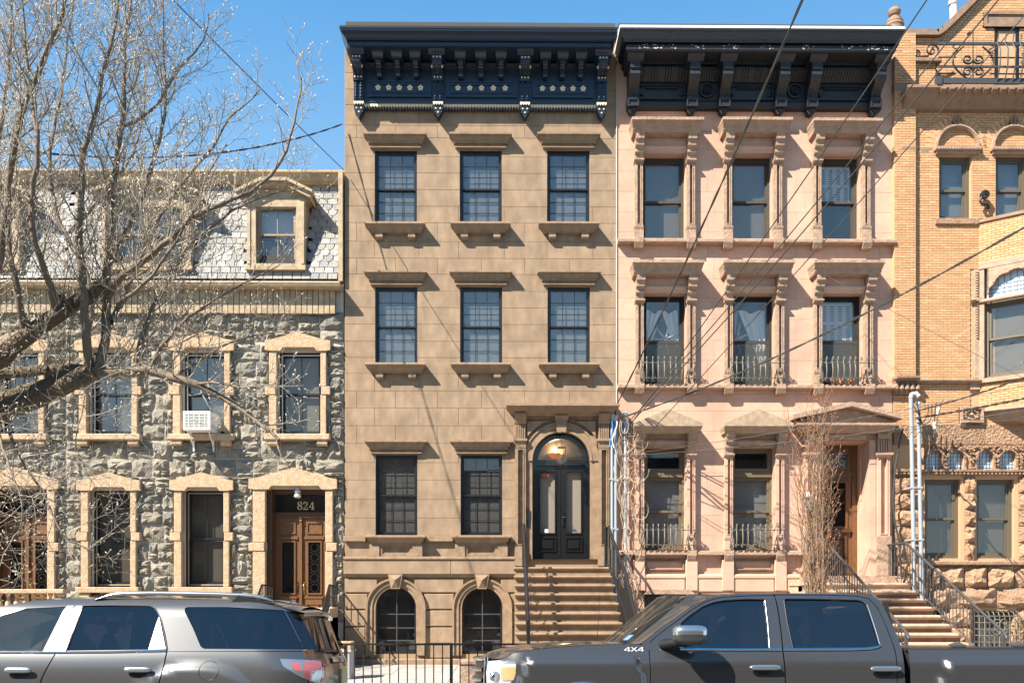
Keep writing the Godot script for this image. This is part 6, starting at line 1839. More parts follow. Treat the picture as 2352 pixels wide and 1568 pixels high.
	g = G.new(); g.tube(PackedVector3Array([Vector3(-0.05, 0.55, 0), Vector3(-0.055, 0.65, 0)]), 0.11, 0.11, 12, true); put("collar", g, mats.galvanised, v)

func bay(h: Node, XB: float) -> void:
	# canted bay: one slanting side in view, a front and another side beyond the frame
	var b := node("bay_trim", h, Vector3(XB, 0, 0))
	var yt := fy(506, 2250); var yb := fy(939, 2250); var yw1 := fy(697, 2260); var yw0 := fy(872, 2255); var ya := fy(618, 2260)
	var turn := -0.6435
	var S: Material = mats.pink_trim
	for k in 3:
		var len: float = [1.5, 1.8, 1.5][k]
		var f := node("bay_face", h)
		f.position = Vector3(XB, 0, 0) + [Vector3(0, 0, 0), Vector3(1.2, 0, 0.9), Vector3(3.0, 0, 0.9)][k]
		f.rotation.y = [turn, 0.0, -turn][k]
		var w := Rect2(0.12, yw0, len - 0.24, yw1 - yw0)
		var g := G.new()
		wall(g, Rect2(0, yb, len, yt - yb), [Rect2(0.12, yw0, len - 0.24, fy(622, 2260) - yw0)], -0.015, 0.3)
		put("wall", g, mats.brick_mortar, f)
		var base := Transform3D(Basis(Vector3.UP, f.rotation.y), f.position)
		bricks(Rect2(0.0, fy(606, 2260), len, yt - 0.08 - fy(606, 2260)), [], 0.0, base)
		bricks(Rect2(0.0, yb, len, fy(884, 2260) - yb), [], 0.0, base)
		g = G.new(); g.fbox(-0.02, yt - 0.08, -0.4, len + 0.02, yt, 0.05, 0.01); put("coping", g, mats.bay_brown, f)
		# terracotta frame with a scalloped arch over the transom light
		g = G.new()
		var yh2 := fy(622, 2260)
		g.fbox(0.0, fy(622, 2260), -0.02, len, fy(606, 2260), 0.07, 0.01)
		g.fbox(0.0, yw0 - 0.10, -0.02, len, yw0, 0.08, 0.01)
		g.fbox(0.0, yw1 - 0.02, -0.02, len, yw1 + 0.06, 0.10, 0.02)
		g.fbox(0.0, yw0, -0.02, 0.12, yh2, 0.05, 0.01); g.fbox(len - 0.12, yw0, -0.02, len, yh2, 0.05, 0.01)
		put("terracotta_bands", g, S, f)
		g = G.new()
		var yh := fy(622, 2260); var c := Vector2(len / 2, yw1 + 0.06)
		var R := 0.36
		var n := 24
		for i in n:
			var p := PI * i / n; var q := PI * (i + 1) / n
			var sp := 1.0 + 0.10 * absf(sin(p * 5.0)); var sq := 1.0 + 0.10 * absf(sin(q * 5.0))
			var A := c + Vector2(cos(p) * R * 1.5 * sp, sin(p) * R * 1.45 * sp); var B := c + Vector2(cos(q) * R * 1.5 * sq, sin(q) * R * 1.45 * sq)
			g.quad(Vector3(A.x, A.y, 0.06), Vector3(A.x, yh, 0.06), Vector3(B.x, yh, 0.06), Vector3(B.x, B.y, 0.06))
			g.quad(Vector3(A.x, A.y, 0.06), Vector3(A.x, A.y, -0.1), Vector3(B.x, B.y, -0.1), Vector3(B.x, B.y, 0.06))
		for i in 15:
			var p := PI * i / 14
			g.lathe([Vector2(0, -0.02), Vector2(0.022, 0), Vector2(0, 0.02)], Vector3(c.x + cos(p) * R * 1.6, c.y + sin(p) * R * 1.55, 0.065), 6)
		put("scalloped_arch", g, S, f)
		g = G.new(); g.quad(Vector3(0, yw1, -0.09), Vector3(0, yh, -0.09), Vector3(len, yh, -0.09), Vector3(len, yw1, -0.09)); put("transom_glass", g, mats.leaded_glass, f)
		g = G.new()
		for i in 12: g.box(i * len / 12, yw1, -0.09, i * len / 12 + 0.008, yh, -0.08)
		for i in 4: g.box(0, yw1 + 0.1 + i * 0.09, -0.09, len, yw1 + 0.108 + i * 0.09, -0.081)
		put("lead_came", g, mats.iron_grey, f)
		sash_window(f, w, -0.09, 0.07, mats.window_olive, mats.pane_sky, mats.screen_grey, 1, 1, 0.52, 0.05, 0.06, "window", true)
		# corbelled foot
		g = G.new()
		for q in [[yb, 0.02, yb - 0.07, 0.03], [yb - 0.07, -0.08, yb - 0.30, -0.2]]:
			g.quad(Vector3(0, q[0], q[1]), Vector3(len, q[0], q[1]), Vector3(len, q[2], q[3]), Vector3(0, q[2], q[3]))
		g.quad(Vector3(0, yb - 0.07, 0.03), Vector3(len, yb - 0.07, 0.03), Vector3(len, yb - 0.07, -0.08), Vector3(0, yb - 0.07, -0.08))
		g.quad(Vector3(0, yb - 0.30, -0.2), Vector3(len, yb - 0.30, -0.2), Vector3(len, yb - 0.32, -1.2), Vector3(0, yb - 0.32, -1.2))
		put("corbel", g, mats.pink_trim, f)
	var g := G.new()
	g.ext(PackedVector2Array([Vector2(0, 0.0), Vector2(1.2, 0.9), Vector2(3.0, 0.9), Vector2(4.2, 0)]), 0, 0.05)
	var roof := put("roof", g, mats.tar, b, Vector3(0, yt - 0.1, 0)); roof.rotation.x = PI / 2
	# carved strip on the wall beside the bay, a carved panel under its corner
	g = G.new()
	var x0 := fx(2237) - XB; var x1 := fx(2249) - XB
	g.fbox(x0, fy(870, 2240), -0.02, x1, fy(620, 2240), 0.05, 0.01); g.box(x0 - 0.1, fy(895, 2240), -0.02, x1, fy(870, 2240), 0.05)
	for k in 26: g.lathe([Vector2(0, -0.04), Vector2(0.04, 0), Vector2(0, 0.04)], Vector3((x0 + x1) / 2, fy(627 + k * 6, 2240), 0.05), 6)
	g.lathe([Vector2(0, -0.06), Vector2(0.07, 0), Vector2(0, 0.06)], Vector3(x0 - 0.05, fy(692, 2240), 0.08), 8); g.box(x0 - 0.06, fy(694, 2240), -0.02, x1 + 0.02, fy(687, 2240), 0.11)
	put("carved_strip", g, S, b)
	g = G.new()
	x0 = fx(2203) - XB; x1 = fx(2255) - XB
	g.frame(x0, fy(972, 2230), x1, fy(936, 2230), 0.05, -0.02, 0.11); g.box(x0, fy(972, 2230), -0.02, x1, fy(936, 2230), 0.04)
	for k in 12:
		var a := TAU * k / 12
		g.lathe([Vector2(0, -0.045), Vector2(0.045, 0), Vector2(0, 0.045)], Vector3((x0 + x1) / 2 + cos(a) * 0.15, fy(954, 2230) + sin(a) * 0.10, 0.06), 6)
	g.lathe([Vector2(0, -0.06), Vector2(0.06, 0), Vector2(0, 0.06)], Vector3((x0 + x1) / 2, fy(954, 2230), 0.07), 8)
	g.ext_x(PackedVector2Array([Vector2(0, fy(972, 2230)), Vector2(0.12, fy(972, 2230)), Vector2(0.0, fy(986, 2230))]), x0, x0 + 0.12)
	put("carved_panel", g, S, b)

# ---------- things in front of the houses ----------
func railing(o: Node, path: Array, low: Array, m: Material, gap: float, rail_r := 0.028, bar_r := 0.009, lower_rail := true) -> void:
	# handrail along path, balusters down to the line low
	var g := G.new(); g.tube(PackedVector3Array(path), rail_r, rail_r, 7, true); put("handrail", g, m, o)
	if lower_rail:
		g = G.new(); g.tube(PackedVector3Array(low), 0.014, 0.014, 5, true); put("lower_rail", g, m, o)
	for k in path.size() - 1:
		var a: Vector3 = path[k]; var b: Vector3 = path[k + 1]; var c: Vector3 = low[k]; var d: Vector3 = low[k + 1]
		var n := maxi(1, int(a.distance_to(b) / gap))
		for i in n:
			var t := (i + 0.5) / n
			g = G.new(); g.tube(PackedVector3Array([a.lerp(b, t), c.lerp(d, t)]), bar_r, bar_r, 4); put("baluster", g, m, o)

func make_street_side() -> void:
	var I: Material = mats.iron
	var g: G
	# railings of the brownstone's stoop
	var o := thing("stoop_railing", "black iron railing on the left side of the brownstone's stoop", "railing", Vector3(0.45, 2.3, 1.0), "stoop railings")
	var sh := Vector3(-0.45, -2.3, -1.0)
	railing(o, [Vector3(0.44, 3.27, 0.72) + sh, Vector3(0.44, 3.25, 0.95) + sh, Vector3(0.46, 1.25, 3.85) + sh], [Vector3(0.44, 2.45, 0.72) + sh, Vector3(0.44, 2.43, 0.95) + sh, Vector3(0.46, 0.42, 3.85) + sh], I, 0.36, 0.036, 0.016)
	for q in [[Vector3(0.44, 3.27, 0.74), 2.3], [Vector3(0.46, 1.30, 3.85), 0.2]]:
		g = G.new(); var p: Vector3 = q[0] + sh; g.box(p.x - 0.03, q[1] - 2.3, p.z - 0.03, p.x + 0.03, p.y, p.z + 0.03); put("newel", g, I, o)
	o = thing("stoop_railing", "black iron railing on the right side of the brownstone's stoop, beside the pipes", "railing", Vector3(2.3, 2.3, 1.0), "stoop railings")
	sh = Vector3(-2.3, -2.3, -1.0)
	railing(o, [Vector3(2.24, 3.22, 0.5) + sh, Vector3(2.27, 3.22, 0.85) + sh, Vector3(2.43, 2.2, 2.3) + sh, Vector3(2.45, 1.22, 3.9) + sh], [Vector3(2.24, 2.4, 0.5) + sh, Vector3(2.27, 2.40, 0.85) + sh, Vector3(2.43, 1.40, 2.3) + sh, Vector3(2.45, 0.42, 3.9) + sh], I, 0.12, 0.032, 0.010)
	for q in [[Vector3(2.25, 3.22, 0.55), 2.3], [Vector3(2.45, 1.25, 3.9), 0.2]]:
		g = G.new(); var p: Vector3 = q[0] + sh; g.box(p.x - 0.03, q[1] - 2.3, p.z - 0.03, p.x + 0.03, p.y, p.z + 0.03); put("newel", g, I, o)
	# railings of the pink house's stoop
	var D: Material = mats.iron_grey
	for k in 2:
		var x := 6.94 if k == 0 else 8.63
		o = thing("stoop_railing", ["grey iron railing on the left of the pink house's stoop, rising behind the bare shrub", "grey iron railing on the right of the pink house's stoop, turning along the landing"][k], "railing", Vector3(x, 2.0, 1.0), "stoop railings")
		sh = Vector3(-x, -2.0, -1.0)
		var top := [Vector3(x, 2.86, 0.15) + sh, Vector3(x, 2.86, 1.05) + sh, Vector3(x, 1.12, 4.8) + sh, Vector3(x, 1.02, 4.88) + sh]
		var low := [Vector3(x, 2.12, 0.15) + sh, Vector3(x, 2.10, 1.05) + sh, Vector3(x, 0.38, 4.8) + sh, Vector3(x, 0.36, 4.88) + sh]
		railing(o, top, low, D, 0.14, 0.028, 0.010)
		g = G.new(); g.box(-0.025, -1.8, 3.76, 0.025, -0.92, 3.81); put("newel", g, D, o)
	# railings at number 824
	for k in 2:
		var x := fx(602, 1.0) if k == 0 else fx(757, 1.0)
		var y0 := 1.46
		o = thing("stoop_railing", ["short black iron railing left of the door numbered 824", "short black iron railing with knobbed bars right of the door numbered 824"][k], "railing", Vector3(x, y0, 0.3), "stoop railings")
		railing(o, [Vector3(0, 0.48, -0.2), Vector3(0, 0.5, 0.75), Vector3(0.0, -0.45, 2.0)], [Vector3(0, 0.05, -0.2), Vector3(0, 0.05, 0.75), Vector3(0.0, -0.95, 2.0)], I, 0.11, 0.022, 0.010)
		for i in 4:
			var kn := G.new(); kn.lathe([Vector2(0.0, -0.03), Vector2(0.022, 0), Vector2(0, 0.03)], Vector3(0, 0.25, -0.1 + i * 0.22), 7); put("knob", kn, I, o)
	var st := thing("stone_steps", "tan stone steps up to the door numbered 824", "steps", Vector3(fx(680), 0.19, 0.6))
	for i in 6:
		g = G.new(); g.fbox(-0.95, 0.0, -0.55, 0.95, 1.27 - i * 0.21, 0.35 + i * 0.28, 0.02); put("step", g, mats.sandstone, st)
	# balustrade on the neighbour's landing
	o = thing("stone_balustrade", "tan stone balustrade with turned balusters in front of the left neighbour's door", "balustrade", Vector3(fx(60, 2.0), 0.2, 2.0))
	var xl := fx(-300, 2.0) - o.position.x; var xr := fx(153, 2.0) - o.position.x
	var yt := fy(1352.5, 70, 2.0) - 0.2; var y0 := fy(1405, 70, 2.0) - 0.2
	g = G.new(); g.fbox(xl, yt - 0.09, -0.14, xr, yt, 0.14, 0.015); put("coping", g, mats.sandstone, o)
	g = G.new(); g.fbox(xl, y0 - 0.9, -0.12, xr, y0, 0.12, 0.01); put("base", g, mats.sandstone, o)
	var bl := G.new(); var hh := yt - 0.09 - y0
	bl.lathe([Vector2(0.05, 0), Vector2(0.05, 0.04), Vector2(0.03, 0.07), Vector2(0.062, hh * 0.35), Vector2(0.058, hh * 0.45), Vector2(0.028, hh * 0.75), Vector2(0.03, hh - 0.06), Vector2(0.05, hh - 0.04), Vector2(0.05, hh)], Vector3.ZERO, 10)
	var bm := bl.mesh()
	for i in 20: put("baluster", bm, mats.sandstone, o, Vector3(xr - 0.16 - i * 0.17, y0, 0))
	g = G.new(); g.box(fx(-36), 0.19, 0.02, fx(150), 1.44, 1.8); tag(put("stone_landing", g, mats.sandstone), "tan stone landing behind the balustrade at the left neighbour's door", "landing")
	# yard fence of the brownstone
	var xa := -2.62; var xb := 1.95
	o = thing("yard_fence", "black iron fence of plain bars before the brownstone's arched basement windows", "fence", Vector3(0, 0.15, 6.0))
	for y in [0.845, 0.09]:
		g = G.new(); g.box(xa, y - 0.012, -0.022, xb, y + 0.018, 0.022); put("rail", g, I, o)
	var n := int((xb - xa) / 0.137)
	for i in n + 1:
		var post: bool = i % 12 == 1
		g = G.new(); var x := lerpf(xa, xb, float(i) / n); var w := 0.024 if post else 0.0085
		g.box(x - w, 0, -w, x + w, 0.85 if post else 0.84, w); put("post" if post else "bar", g, I, o)
	# low cresting fence before the pink and brick houses
	o = thing("cresting_fence", "low dark iron fence with looped cresting behind the pickup bed", "fence", Vector3(7.0, 0.15, 6.1))
	for q in [[fx(2060, 6.1) - 7.0, fx(2188, 6.1) - 7.0], [fx(2212, 6.1) - 7.0, fx(2330, 6.1) - 7.0], [fx(2348, 6.1) - 7.0, fx(2560, 6.1) - 7.0]]:
		for y in [0.80, 0.70, 0.1]:
			g = G.new(); g.box(q[0], y - 0.012, -0.018, q[1], y + 0.012, 0.018); put("rail", g, D, o)
		var m := int((q[1] - q[0]) / 0.1)
		for i in m:
			g = G.new(); var x := lerpf(q[0], q[1], (i + 0.5) / m)
			g.box(x - 0.007, 0.0, -0.007, x + 0.007, 0.79, 0.007); g.ring(x, 0.75, 0.034, 0.044, PI, TAU, -0.008, 0.008, 7); put("bar", g, D, o)
	for u in [2200, 2339]:
		g = G.new(); var x := fx(u, 6.1) - 7.0
		g.box(x - 0.075, 0, -0.075, x + 0.075, 0.82, 0.075); g.box(x - 0.095, 0.82, -0.095, x + 0.095, 0.85, 0.095)
		for i in 4:
			var c := [Vector3(-0.08, 0.85, -0.08), Vector3(0.08, 0.85, -0.08), Vector3(0.08, 0.85, 0.08), Vector3(-0.08, 0.85, 0.08)]
			g.tri(c[i] + Vector3(x, 0, 0), Vector3(x, 0.90, 0), c[(i + 1) % 4] + Vector3(x, 0, 0))
		put("post", g, D, o)
	# window air conditioner
	var a := spot(420, 944, 0.55); var b := spot(482.4, 987, 0.55)
	o = thing("air_conditioner", "white window air conditioner with grille on metal struts in the grey stone house", "air conditioner", Vector3((a.x + b.x) / 2, b.y, 0.0))
	var w := b.x - a.x; var t := a.y - b.y
	g = G.new(); g.fbox(-w / 2, 0, -0.15, w / 2, t, 0.54, 0.015); g.frame(-w / 2 + 0.0, 0.0, w / 2 - 0.0, t, 0.05, 0.54, 0.565); put("case", g, mats.white_metal, o)
	g = G.new(); g.box(-w / 2 + 0.05, 0.05, 0.53, w / 2 - 0.05, t - 0.05, 0.543); put("coil", g, mat("coil_grey", Color(0.12, 0.12, 0.12), 0.6), o)
	for i in 9:
		g = G.new(); var y := lerpf(0.07, t - 0.07, i / 8.0); g.box(-w / 2 + 0.05, y - 0.006, 0.545, w / 2 - 0.05, y + 0.006, 0.56); put("louvre", g, mats.white_metal, o)
	for i in 4:
		g = G.new(); var x := lerpf(-w / 2 + 0.12, w / 2 - 0.12, i / 3.0); g.box(x - 0.006, 0.05, 0.545, x + 0.006, t - 0.05, 0.563); put("grille_bar", g, mats.white_metal, o)
	for s in [-1.0, 1.0]:
		g = G.new(); g.tube(PackedVector3Array([Vector3(s * 0.22, 0.0, 0.42), Vector3(s * 0.22 + 0.0, -0.32, 0.10)]), 0.013, 0.013, 5); g.box(s * 0.22 - 0.015, -0.4, 0.09, s * 0.22 + 0.015, -0.02, 0.115); put("strut", g, mats.white_metal, o)
	for i in 6:
		g = G.new(); g.box(w / 2, 0.08 + i * 0.04, 0.25, w / 2 + 0.004, 0.10 + i * 0.04, 0.5); put("side_vent", g, mats.galvanised, o)
	# hanging lantern at the brownstone's door
	var lp := spot(1290, 1063, 0.35)
	o = thing("hanging_lantern", "lit black and glass lantern hanging over the arched black door", "lantern", lp)
	var lh := spot(1290, 1027, 0.35).y - lp.y; var lw := 0.083
	g = G.new()
	for sx in [-1.0, 1.0]:
		for sz in [-1.0, 1.0]: g.box(sx * lw - 0.008, 0, sz * lw - 0.008, sx * lw + 0.008, lh, sz * lw + 0.008)
	for y in [0.0, lh - 0.016]:
		g.box(-lw, y, -lw - 0.008, lw, y + 0.016, -lw + 0.008); g.box(-lw, y, lw - 0.008, lw, y + 0.016, lw + 0.008); g.box(-lw - 0.008, y, -lw, -lw + 0.008, y + 0.016, lw); g.box(lw - 0.008, y, -lw, lw + 0.008, y + 0.016, lw)
	put("lantern_frame", g, mats.iron_grey, o)
	g = G.new(); g.box(-0.05, lh - 0.02, -0.05, 0.05, lh + 0.01, 0.05); g.tube(PackedVector3Array([Vector3(0, lh, 0), Vector3(0, lh + 0.30, 0)]), 0.005, 0.005, 4); g.lathe([Vector2(0.07, 0.30), Vector2(0.07, 0.33), Vector2(0, 0.34)], Vector3(0, lh, 0), 12); put("chain_and_canopy", g, mats.black_frame, o)
	g = G.new(); g.lathe([Vector2(0.05, 0.04), Vector2(0.05, lh - 0.06)], Vector3.ZERO, 14); put("glass_cylinder", g, mats.pane, o)
	var glow := StandardMaterial3D.new(); glow.albedo_color = Color(1, 0.8, 0.5); glow.emission_enabled = true; glow.emission = Color(1.0, 0.72, 0.38); glow.emission_energy_multiplier = 0.6; glow.resource_name = "lamp_glow"
	g = G.new(); g.lathe([Vector2(0, lh - 0.16), Vector2(0.02, lh - 0.15), Vector2(0.026, lh - 0.12), Vector2(0.012, lh - 0.08), Vector2(0.012, lh - 0.05)], Vector3.ZERO, 10); put("lamp_bulb", g, glow, o)
	var li := OmniLight3D.new(); li.name = "lamp_light"; li.light_energy = 0.02; li.light_color = Color(1.0, 0.75, 0.45); li.light_size = 0.03; li.omni_range = 12.0; li.omni_attenuation = 2.0; li.shadow_enabled = true
	li.position = Vector3(0, lh - 0.12, 0); o.add_child(li)
	# glowing pendant in the hall behind the fanlight
	var hp := spot(1277, 1054, -0.75)
	o = thing("hall_pendant", "glowing amber bowl lamp seen through the fanlight behind the lantern", "pendant lamp", hp)
	g = G.new(); g.lathe([Vector2(0, 0), Vector2(0.09, 0.015), Vector2(0.15, 0.06), Vector2(0.17, 0.12)], Vector3.ZERO, 18)
	var amber := StandardMaterial3D.new(); amber.resource_name = "lamp_amber"; amber.albedo_color = Color(0.9, 0.6, 0.3); amber.emission_enabled = true; amber.emission = Color(1.0, 0.55, 0.2); amber.emission_energy_multiplier = 0.16
	put("lamp_bowl", g, amber, o)
	g = G.new()
	for i in 3: g.tube(PackedVector3Array([Vector3(cos(TAU * i / 3) * 0.16, 0.12, sin(TAU * i / 3) * 0.16), Vector3(0, 0.32, 0), Vector3(0, 0.6, 0)]), 0.005, 0.005, 4)
	put("hanger", g, mats.brass, o)
	li = OmniLight3D.new(); li.name = "pendant_light"; li.light_energy = 0.10; li.light_color = Color(1.0, 0.88, 0.70); li.light_size = 0.1; li.omni_range = 12.0; li.omni_attenuation = 2.0; li.shadow_enabled = true
	li.position = Vector3(0, 0.20, 0); o.add_child(li)
	# porch light of 824, wall lantern of the pink house
	lp = spot(683, 1141, 0.0)
	o = thing("porch_light", "small bell-shaped porch light above the number 824", "lamp", lp)
	g = G.new(); g.lathe([Vector2(0.08, 0.10), Vector2(0.08, 0.14), Vector2(0.045, 0.15), Vector2(0.045, 0.2)], Vector3.ZERO, 12); put("mount", g, mats.galvanised, o)
	g = G.new(); g.lathe([Vector2(0.05, -0.03), Vector2(0.085, 0.0), Vector2(0.07, 0.06), Vector2(0.045, 0.11)], Vector3.ZERO, 12); put("glass_shade", g, pane_mat("frosted", Color(0.6, 0.6, 0.58), 0.6), o)
	lp = spot(1858, 1160, 0.2)
	o = thing("wall_lantern", "small pale wall lantern beside the pink house's door, half hidden by the shrub", "lantern", lp)
	g = G.new(); g.lathe([Vector2(0.02, 0.30), Vector2(0.05, 0.26), Vector2(0.15, 0.18), Vector2(0.14, 0.165), Vector2(0.10, 0.16)], Vector3.ZERO, 6); put("hood", g, mats.galvanised, o)
	g = G.new(); g.lathe([Vector2(0.04, -0.12), Vector2(0.07, -0.10), Vector2(0.105, 0.16)], Vector3.ZERO, 6); put("glass_body", g, pane_mat("lantern_glass", Color(0.5, 0.48, 0.42), 0.5), o)
	g = G.new(); g.tube(PackedVector3Array([Vector3(0, -0.1, -0.02), Vector3(0, -0.18, -0.1), Vector3(0, -0.12, -0.2)]), 0.016, 0.016, 5); put("bracket", g, mats.iron_grey, o)
	# scroll bracket on the brick wall
	lp = spot(2262, 458, 0.12)
	o = thing("wall_bracket", "black scrolled iron bracket on the yellow brick wall between the upper windows", "bracket", lp)
	g = G.new(); g.ring(0, 0.10, 0.05, 0.095, 0, TAU, -0.03, 0.06, 14); g.lathe([Vector2(0, -0.04), Vector2(0.045, 0), Vector2(0, 0.04)], Vector3(0, 0.10, 0.05), 8); put("scroll_eye", g, I, o)
	g = G.new(); g.tube(PackedVector3Array([Vector3(-0.06, 0.06, 0.02), Vector3(-0.11, -0.04, 0.02), Vector3(-0.06, -0.12, 0.02), Vector3(0.05, -0.11, 0.02), Vector3(0.13, -0.14, -0.05), Vector3(0.16, -0.14, -0.12)]), 0.026, 0.03, 7, true); put("scroll_arm", g, I, o)
	# service pipes and cable loops at the seam of the two fronts
	for k in 3:
		var u: float = [1406.0, 1414.5, 1437.0][k]
		var vt: float = [958.0, 962.0, 955.0][k]
		o = thing("conduit_pipe", ["pale blue-grey service pipe nearest the brownstone's door, with a hooded top", "pale service pipe on the seam between the brownstone and the pink house", "thin grey service pipe on the pink front behind the dead vines"][k], "pipe", Vector3(fx(u, 0.12), 0.2, 0.12), "service pipes on the fronts")
		var yt2 := fy(vt, u, 0.12) - 0.2
		g = G.new(); g.tube(PackedVector3Array([Vector3(0, 0, 0), Vector3(0.0, yt2, 0)]), 0.035, 0.035, 9); put("pipe", g, mats.conduit_grey if k < 2 else mats.galvanised, o)
		g = G.new(); g.lathe([Vector2(0.037, -0.05), Vector2(0.06, 0.0), Vector2(0.06, 0.06), Vector2(0.02, 0.1), Vector2(0, 0.10)], Vector3(0, yt2, 0), 9); put("weather_head", g, mats.galvanised, o)
		for i in 4:
			g = G.new(); var y := 0.8 + i * yt2 / 5; g.box(-0.055, y, -0.1, 0.055, y + 0.035, 0.04); put("strap", g, mats.galvanised, o)
	for k in 5:
		var g2 := G.new()
		var q: Array = [[1404, 962, 0.03], [1412, 965, 0.05], [1436, 960, 0.16], [1440, 966, 0.13], [1434, 968, 0.10]][k]
		var base := spot(q[0], q[1], 0.2)
		var p := PackedVector3Array()
		for i in 22:
			var s := i / 21.0
			if k < 2: p.append(Vector3(sin(s * 5.0 + k) * q[2], -s * 0.62, 0.02 + 0.02 * sin(s * 7.0)))
			else: p.append(Vector3(q[2] * sin(s * TAU * 0.85) * 0.8, 0.05 - q[2] * 1.7 * (1.0 - cos(s * TAU * 0.85)), 0.03 * k))
		g2.tube(p, 0.013, 0.013, 5)
		var c := put("cable_loop", g2, [mats.cable_blue, mats.white_plastic, mats.cable_grey, mats.cable_black, mats.cable_grey][k], null, base)
		tag(c, ["blue cable hanging beside the pipe nearest the brownstone's door", "white cable dangling between the two hooded service pipes", "wide loop of grey cable at the top of the pink front's pipe", "black cable loop under the top of the pink front's pipe", "narrow grey cable loop inside the black loop on the pink front"][k], "cable", "cable loops at the service pipes")
	# the tall pipes on the brick house's corner
	for k in 2:
		var u: float = [2093.0, 2108.0][k]
		o = thing("conduit_pipe", ["tall white pipe with a bent top on the brick house's corner, the left of two", "white pipe with a straight open top on the brick house's corner, the right of two"][k], "pipe", Vector3(fx(u, 0.42) + 0.02 * k, 0.6, 0.42), "service pipes on the brick house")
		var yt2 := fy(912 + k * 18, u, 0.42) - 0.6
		g = G.new(); g.tube(PackedVector3Array([Vector3(0.1, 0, 0), Vector3(0, yt2, 0)]), 0.045 if k == 0 else 0.043, 0.045 if k == 0 else 0.043, 10); put("pipe", g, mats.conduit_grey, o)
		g = G.new(); g.tube(PackedVector3Array([Vector3(0, yt2 - 0.02, 0), Vector3(0.02, yt2 + 0.06, 0.0), Vector3(0.10, yt2 + 0.08, 0.03), Vector3(0.15, yt2 + 0.0, 0.06)]) if k == 0 else PackedVector3Array([Vector3(0, yt2, 0), Vector3(0, yt2 + 0.07, 0.0)]), 0.055, 0.052, 10, true); put("weather_head", g, mats.galvanised, o)
		for i in 3:
			g = G.new(); var y := 1.2 + i * 1.15; g.box(0.075 - i * 0.022 - 0.055, y, -0.3, 0.075 - i * 0.022 + 0.055, y + 0.035, 0.05); put("strap", g, mats.galvanised, o)
	for k in 4:
		var base := spot(2098, 925, 0.45)
		var p := PackedVector3Array()
		for i in 18:
			var s := i / 17.0
			p.append(Vector3(s * (0.35 + k * 0.1) + 0.05 * sin(s * 9.0 + k), -0.05 - (0.45 + 0.22 * k) * sin(s * PI) * (0.7 if k % 2 else 1.0) + 0.03 * k, 0.05 * k + 0.06 * sin(s * 5.0)))
		g = G.new(); g.tube(p, 0.013, 0.013, 5)
		tag(put("cable_loop", g, mats.cable_black, null, base), ["shortest black cable loop at the white pipes of the brick house", "second black cable loop, a little wider, at the white pipes", "wide sagging black cable loop right of the white pipes", "longest drooping black cable loop right of the white pipes"][k], "cable", "cable loops at the white pipes")
	for k in 2:
		var bs := spot([2156, 2147][k], [945, 978][k], 0.5)
		g = G.new(); g.lathe([Vector2(0, -0.08), Vector2(0.035, -0.06), Vector2(0.03, 0.0), Vector2(0.045, 0.03), Vector2(0.03, 0.08), Vector2(0, 0.09)], Vector3.ZERO, 8)
		tag(put("insulator", g, mats.white_plastic, null, bs), ["upper white wire clamp hanging right of the white pipes", "lower white wire clamp hanging right of the white pipes"][k], "insulator", "wire clamps")
	var dp := PackedVector3Array()
	for q in [[2075, 985], [2068, 1010], [2056, 1080], [2052, 1150], [2056, 1200], [2066, 1240], [2072, 1330]]: dp.append(spot(q[0], q[1], 0.22))
	g = G.new(); g.tube(dp, 0.022, 0.022, 6); tag(put("drop_cable", g, mats.cable_black), "thick black cable running down the seam of the pink and brick houses", "cable")
	# boxes in the yard corner
	o = thing("storage_bin", "small grey storage bin standing in the yard behind the SUV's tailgate", "bin", Vector3(fx(800, 3.2), 0.19, 3.2))
	g = G.new(); g.fbox(-0.16, 0, -0.25, 0.08, 0.50, 0.25, 0.02); put("tub", g, mat("bin_grey", Color(0.30, 0.31, 0.32), 0.5), o)
	g = G.new(); g.fbox(-0.18, 0.50, -0.27, 0.10, 0.54, 0.27, 0.012); put("lid", g, mats.bin_grey, o)
	o = thing("cardboard_box", "brown cardboard box lying on the grey storage bin", "box", Vector3(fx(797, 3.2), 0.73, 3.2))
	g = G.new(); g.fbox(-0.2, 0, -0.2, 0.1, 0.14, 0.2, 0.006); put("carton", g, mats.cardboard, o)
	g = G.new(); g.box(-0.2, 0.14, -0.2, -0.005, 0.148, 0.2); g.box(0.005, 0.14, -0.2, 0.1, 0.148, 0.2); put("flap", g, mats.cardboard, o)
	o = thing("sandstone_block", "low reddish stone block standing in the brownstone's yard at the stoop foot", "block", Vector3(fx(1085, 4.2), 0.19, 4.2))
	g = G.new(); g.fbox(-0.22, 0, -0.2, 0.22, 0.36, 0.2, 0.015); g.box(-0.24, 0.36, -0.22, 0.24, 0.40, 0.22); put("block", g, mats.pink_trim, o)
	o = thing("flower_pot", "small terracotta pots standing on the sill in the guarded window nearest the brick house", "flower pots", Vector3(fx(1935), fy(884, 1935) + 0.02, -0.02))
	for k in 3:
		g = G.new(); g.lathe([Vector2(0, 0), Vector2(0.05, 0), Vector2(0.065, 0.11), Vector2(0.072, 0.11), Vector2(0.072, 0.135), Vector2(0.055, 0.135), Vector2(0.05, 0.1)], Vector3(-0.2 + k * 0.2, 0, 0), 10); put("pot", g, mat("terracotta", Color(0.40, 0.17, 0.09), 0.9), o)

